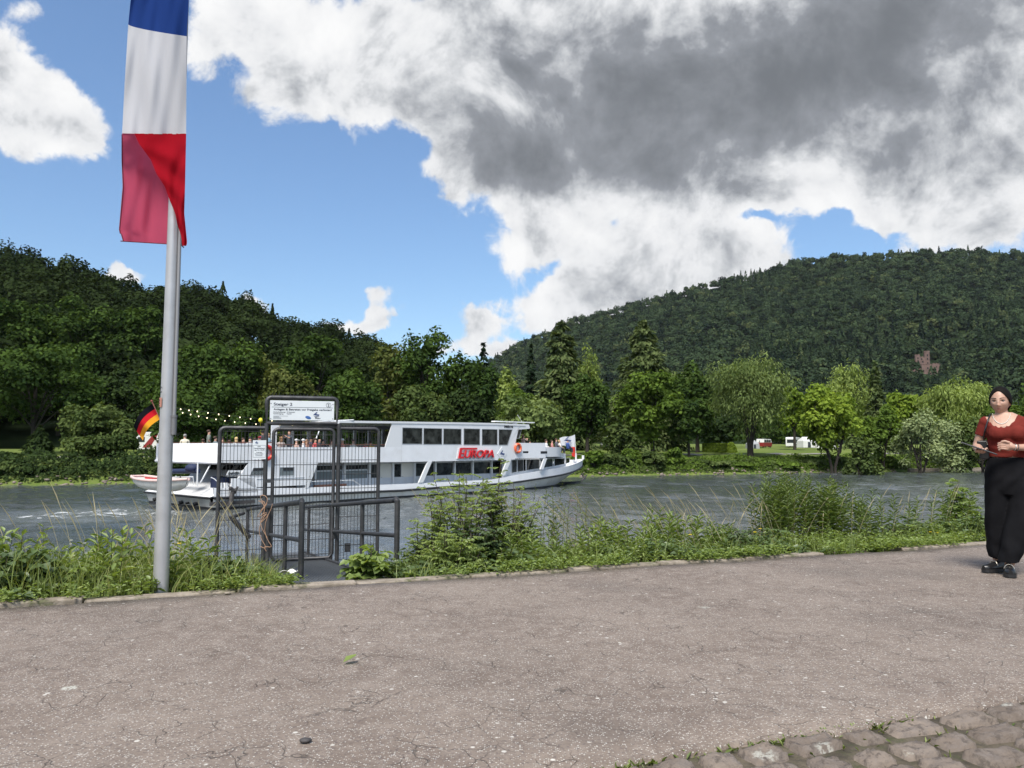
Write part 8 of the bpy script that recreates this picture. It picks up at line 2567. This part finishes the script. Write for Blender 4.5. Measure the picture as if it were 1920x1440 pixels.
    # ---- shoes
    def shoe(x, y, ang, lift):
        m1 = MB(); rot = Matrix.Rotation(ang, 3, 'Z')
        prof = [(.085, .028, .075), (.06, .036, .080), (.02, .036, .075), (-.03, .038, .062), (-.08, .044, .052), (-.125, .043, .047), (-.155, .034, .040), (-.170, .016, .034)]
        rings = []
        for yy, w, hh in prof:
            rg = []
            for k in range(14):
                aa = PI * k / 13; rg.append((w * math.cos(aa), yy, .018 + hh * abs(math.sin(aa)) ** .8))
            rings.append(rg)
        P = lambda v: rot @ Vector(v) + Vector((x, y, lift + .010))
        m1.loft([[P(v) for v in rg] for rg in rings], 0, cap=True)
        s = m1.build('shoe', M_LEATHER, o)
        m1 = MB(); out = [(w * 1.08, yy) for yy, w, hh in prof] + [(-w * 1.08, yy) for yy, w, hh in reversed(prof)]
        m1.prism([P((px_, py_, -.008)) for px_, py_ in out], (0, 0, .030), 0); m1.build('sole', M_SOLE, s)
        m1 = MB(); m1.tube([P((.040 * math.cos(aa), -.045, .030 + .058 * math.sin(aa))) for aa in np.linspace(.35, PI - .35, 10)], .005, 6); m1.build('buckle_bar', mat('pale_metal_buckle', (.55, .50, .42), .3, .8), s)
    shoe(-.038, -.170, R(4), .006); shoe(-.122, .010, R(-38), .004)
    # ---- jewellery
    mb = MB(); pts = []
    for t in np.linspace(0, 1, 34):
        aa = PI * t; x = -.037 - .066 * math.cos(aa); z = 1.405 - .088 * abs(math.sin(aa)) ** 1.1; p = surf(x, z); pts.append(p + Vector((0, -.004, 0)))
    for p in pts: mb.ellipsoid(p, (.0042, .0042, .0042), 0, 8, 6)
    mb.tube(pts, .0014, 5); mb.build('necklace', mat('pearl_white', (.72, .69, .63), .25), o)
    ax = (pl_ - wrL).normalized()
    def bangle(c, r_, m_, th_):
        a_ = ax.orthogonal().normalized(); b_ = ax.cross(a_)
        m1 = MB(); m1.tube([c + (a_ * math.cos(q) + b_ * math.sin(q)) * r_ for q in np.linspace(0, 2 * PI, 22, endpoint=False)], th_, 6, closed=True); m1.build('bracelet', m_, o)
    bangle(wrL + ax * .006, .0285, mat('silver_bracelet', (.60, .58, .56), .25, .8), .0042); bangle(wrL - ax * .014, .0300, mat('dark_bracelet', (.10, .08, .08), .4), .0038)
    # ---- tablet held in her right hand, bag on her shoulder: things of their own
    tab = empty('tablet', Mw @ Vector((-.215, -.245, 1.098)), th, 'dark flat tablet held in the walking woman right hand', 'tablet')
    rot = Matrix.Rotation(.375, 3, 'Y') @ Matrix.Rotation(-.02, 3, 'X')
    m1 = MB(); m1.box((.0, 0, 0), (.290, .185, .010), 0, rot); m1.build('case', mat('navy_black_case', (.014, .016, .022), .4), tab, bevel=.003)
    m1 = MB(); m1.box(rot @ Vector((0, 0, .0062)), (.268, .165, .002), 0, rot); m1.build('screen', mat('dark_screen_glass', (.01, .012, .016), .08), tab)
    bag = empty('shoulder_bag', Mw @ Vector((-.182, .055, 1.085)), th, 'small black shoulder bag hanging at the walking woman right side', 'bag')
    m1 = MB(); m1.box((0, 0, 0), (.075, .20, .17), 0); m1.build('body', M_LEATHER, bag, bevel=.012)
    m1 = MB(); m1.box((-.012, 0, .04), (.082, .205, .085), 0); m1.build('flap', M_LEATHER, bag, bevel=.010)
    m1 = MB(); off = Vector((.182, -.055, -1.085))
    pts = [Vector((-.185, -.045, 1.18)), Vector((-.166, -.105, 1.26)), Vector((-.140, -.075, 1.355)), Vector((-.118, -.002, 1.412)), Vector((-.128, .070, 1.36)), Vector((-.150, .110, 1.25)), Vector((-.185, .11, 1.18))]
    def cr(t):
        n_ = len(pts) - 1; i = min(int(t * n_), n_ - 1); f = t * n_ - i
        return pts[i].lerp(pts[i + 1], f)
    m1.tube([cr(t) + off for t in np.linspace(0, 1, 25)], .0065, 6); m1.build('strap', M_LEATHER, bag)
    m1 = MB(); m1.tube([Vector((.03, -.10, .06)) + Vector((.010 * math.cos(q), 0, .010 * math.sin(q))) for q in np.linspace(0, 6.28, 12, endpoint=False)], .002, 5, closed=True); m1.build('clasp', mat('pale_metal_buckle', (.55, .50, .42), .3, .8), bag)
woman()

# ------------------------------------------------------------------ air: pale even haze over the whole valley
def haze():
    mb = MB(); x0, x1, y0, y1, z0, z1 = -5000, 5200, -700, 7000, -7.0, 640
    mb.box(((x0 + x1) / 2, (y0 + y1) / 2, (z0 + z1) / 2), (x1 - x0, y1 - y0, z1 - z0), 0)
    m = bpy.data.materials.new('valley_haze'); m.use_nodes = True; nt = m.node_tree; nt.nodes.clear()
    v = nt.nodes.new('ShaderNodeVolumePrincipled'); v.inputs['Color'].default_value = (.86, .92, 1.0, 1); v.inputs['Density'].default_value = HAZE_D
    v.inputs['Anisotropy'].default_value = .1
    o = nt.nodes.new('ShaderNodeOutputMaterial'); nt.links.new(v.outputs[0], o.inputs['Volume'])
    h_ = mb.build('haze', m); tag(h_, 'thin blue haze filling the valley air', kind='stuff')
HAZE_D = 0.000024
haze()
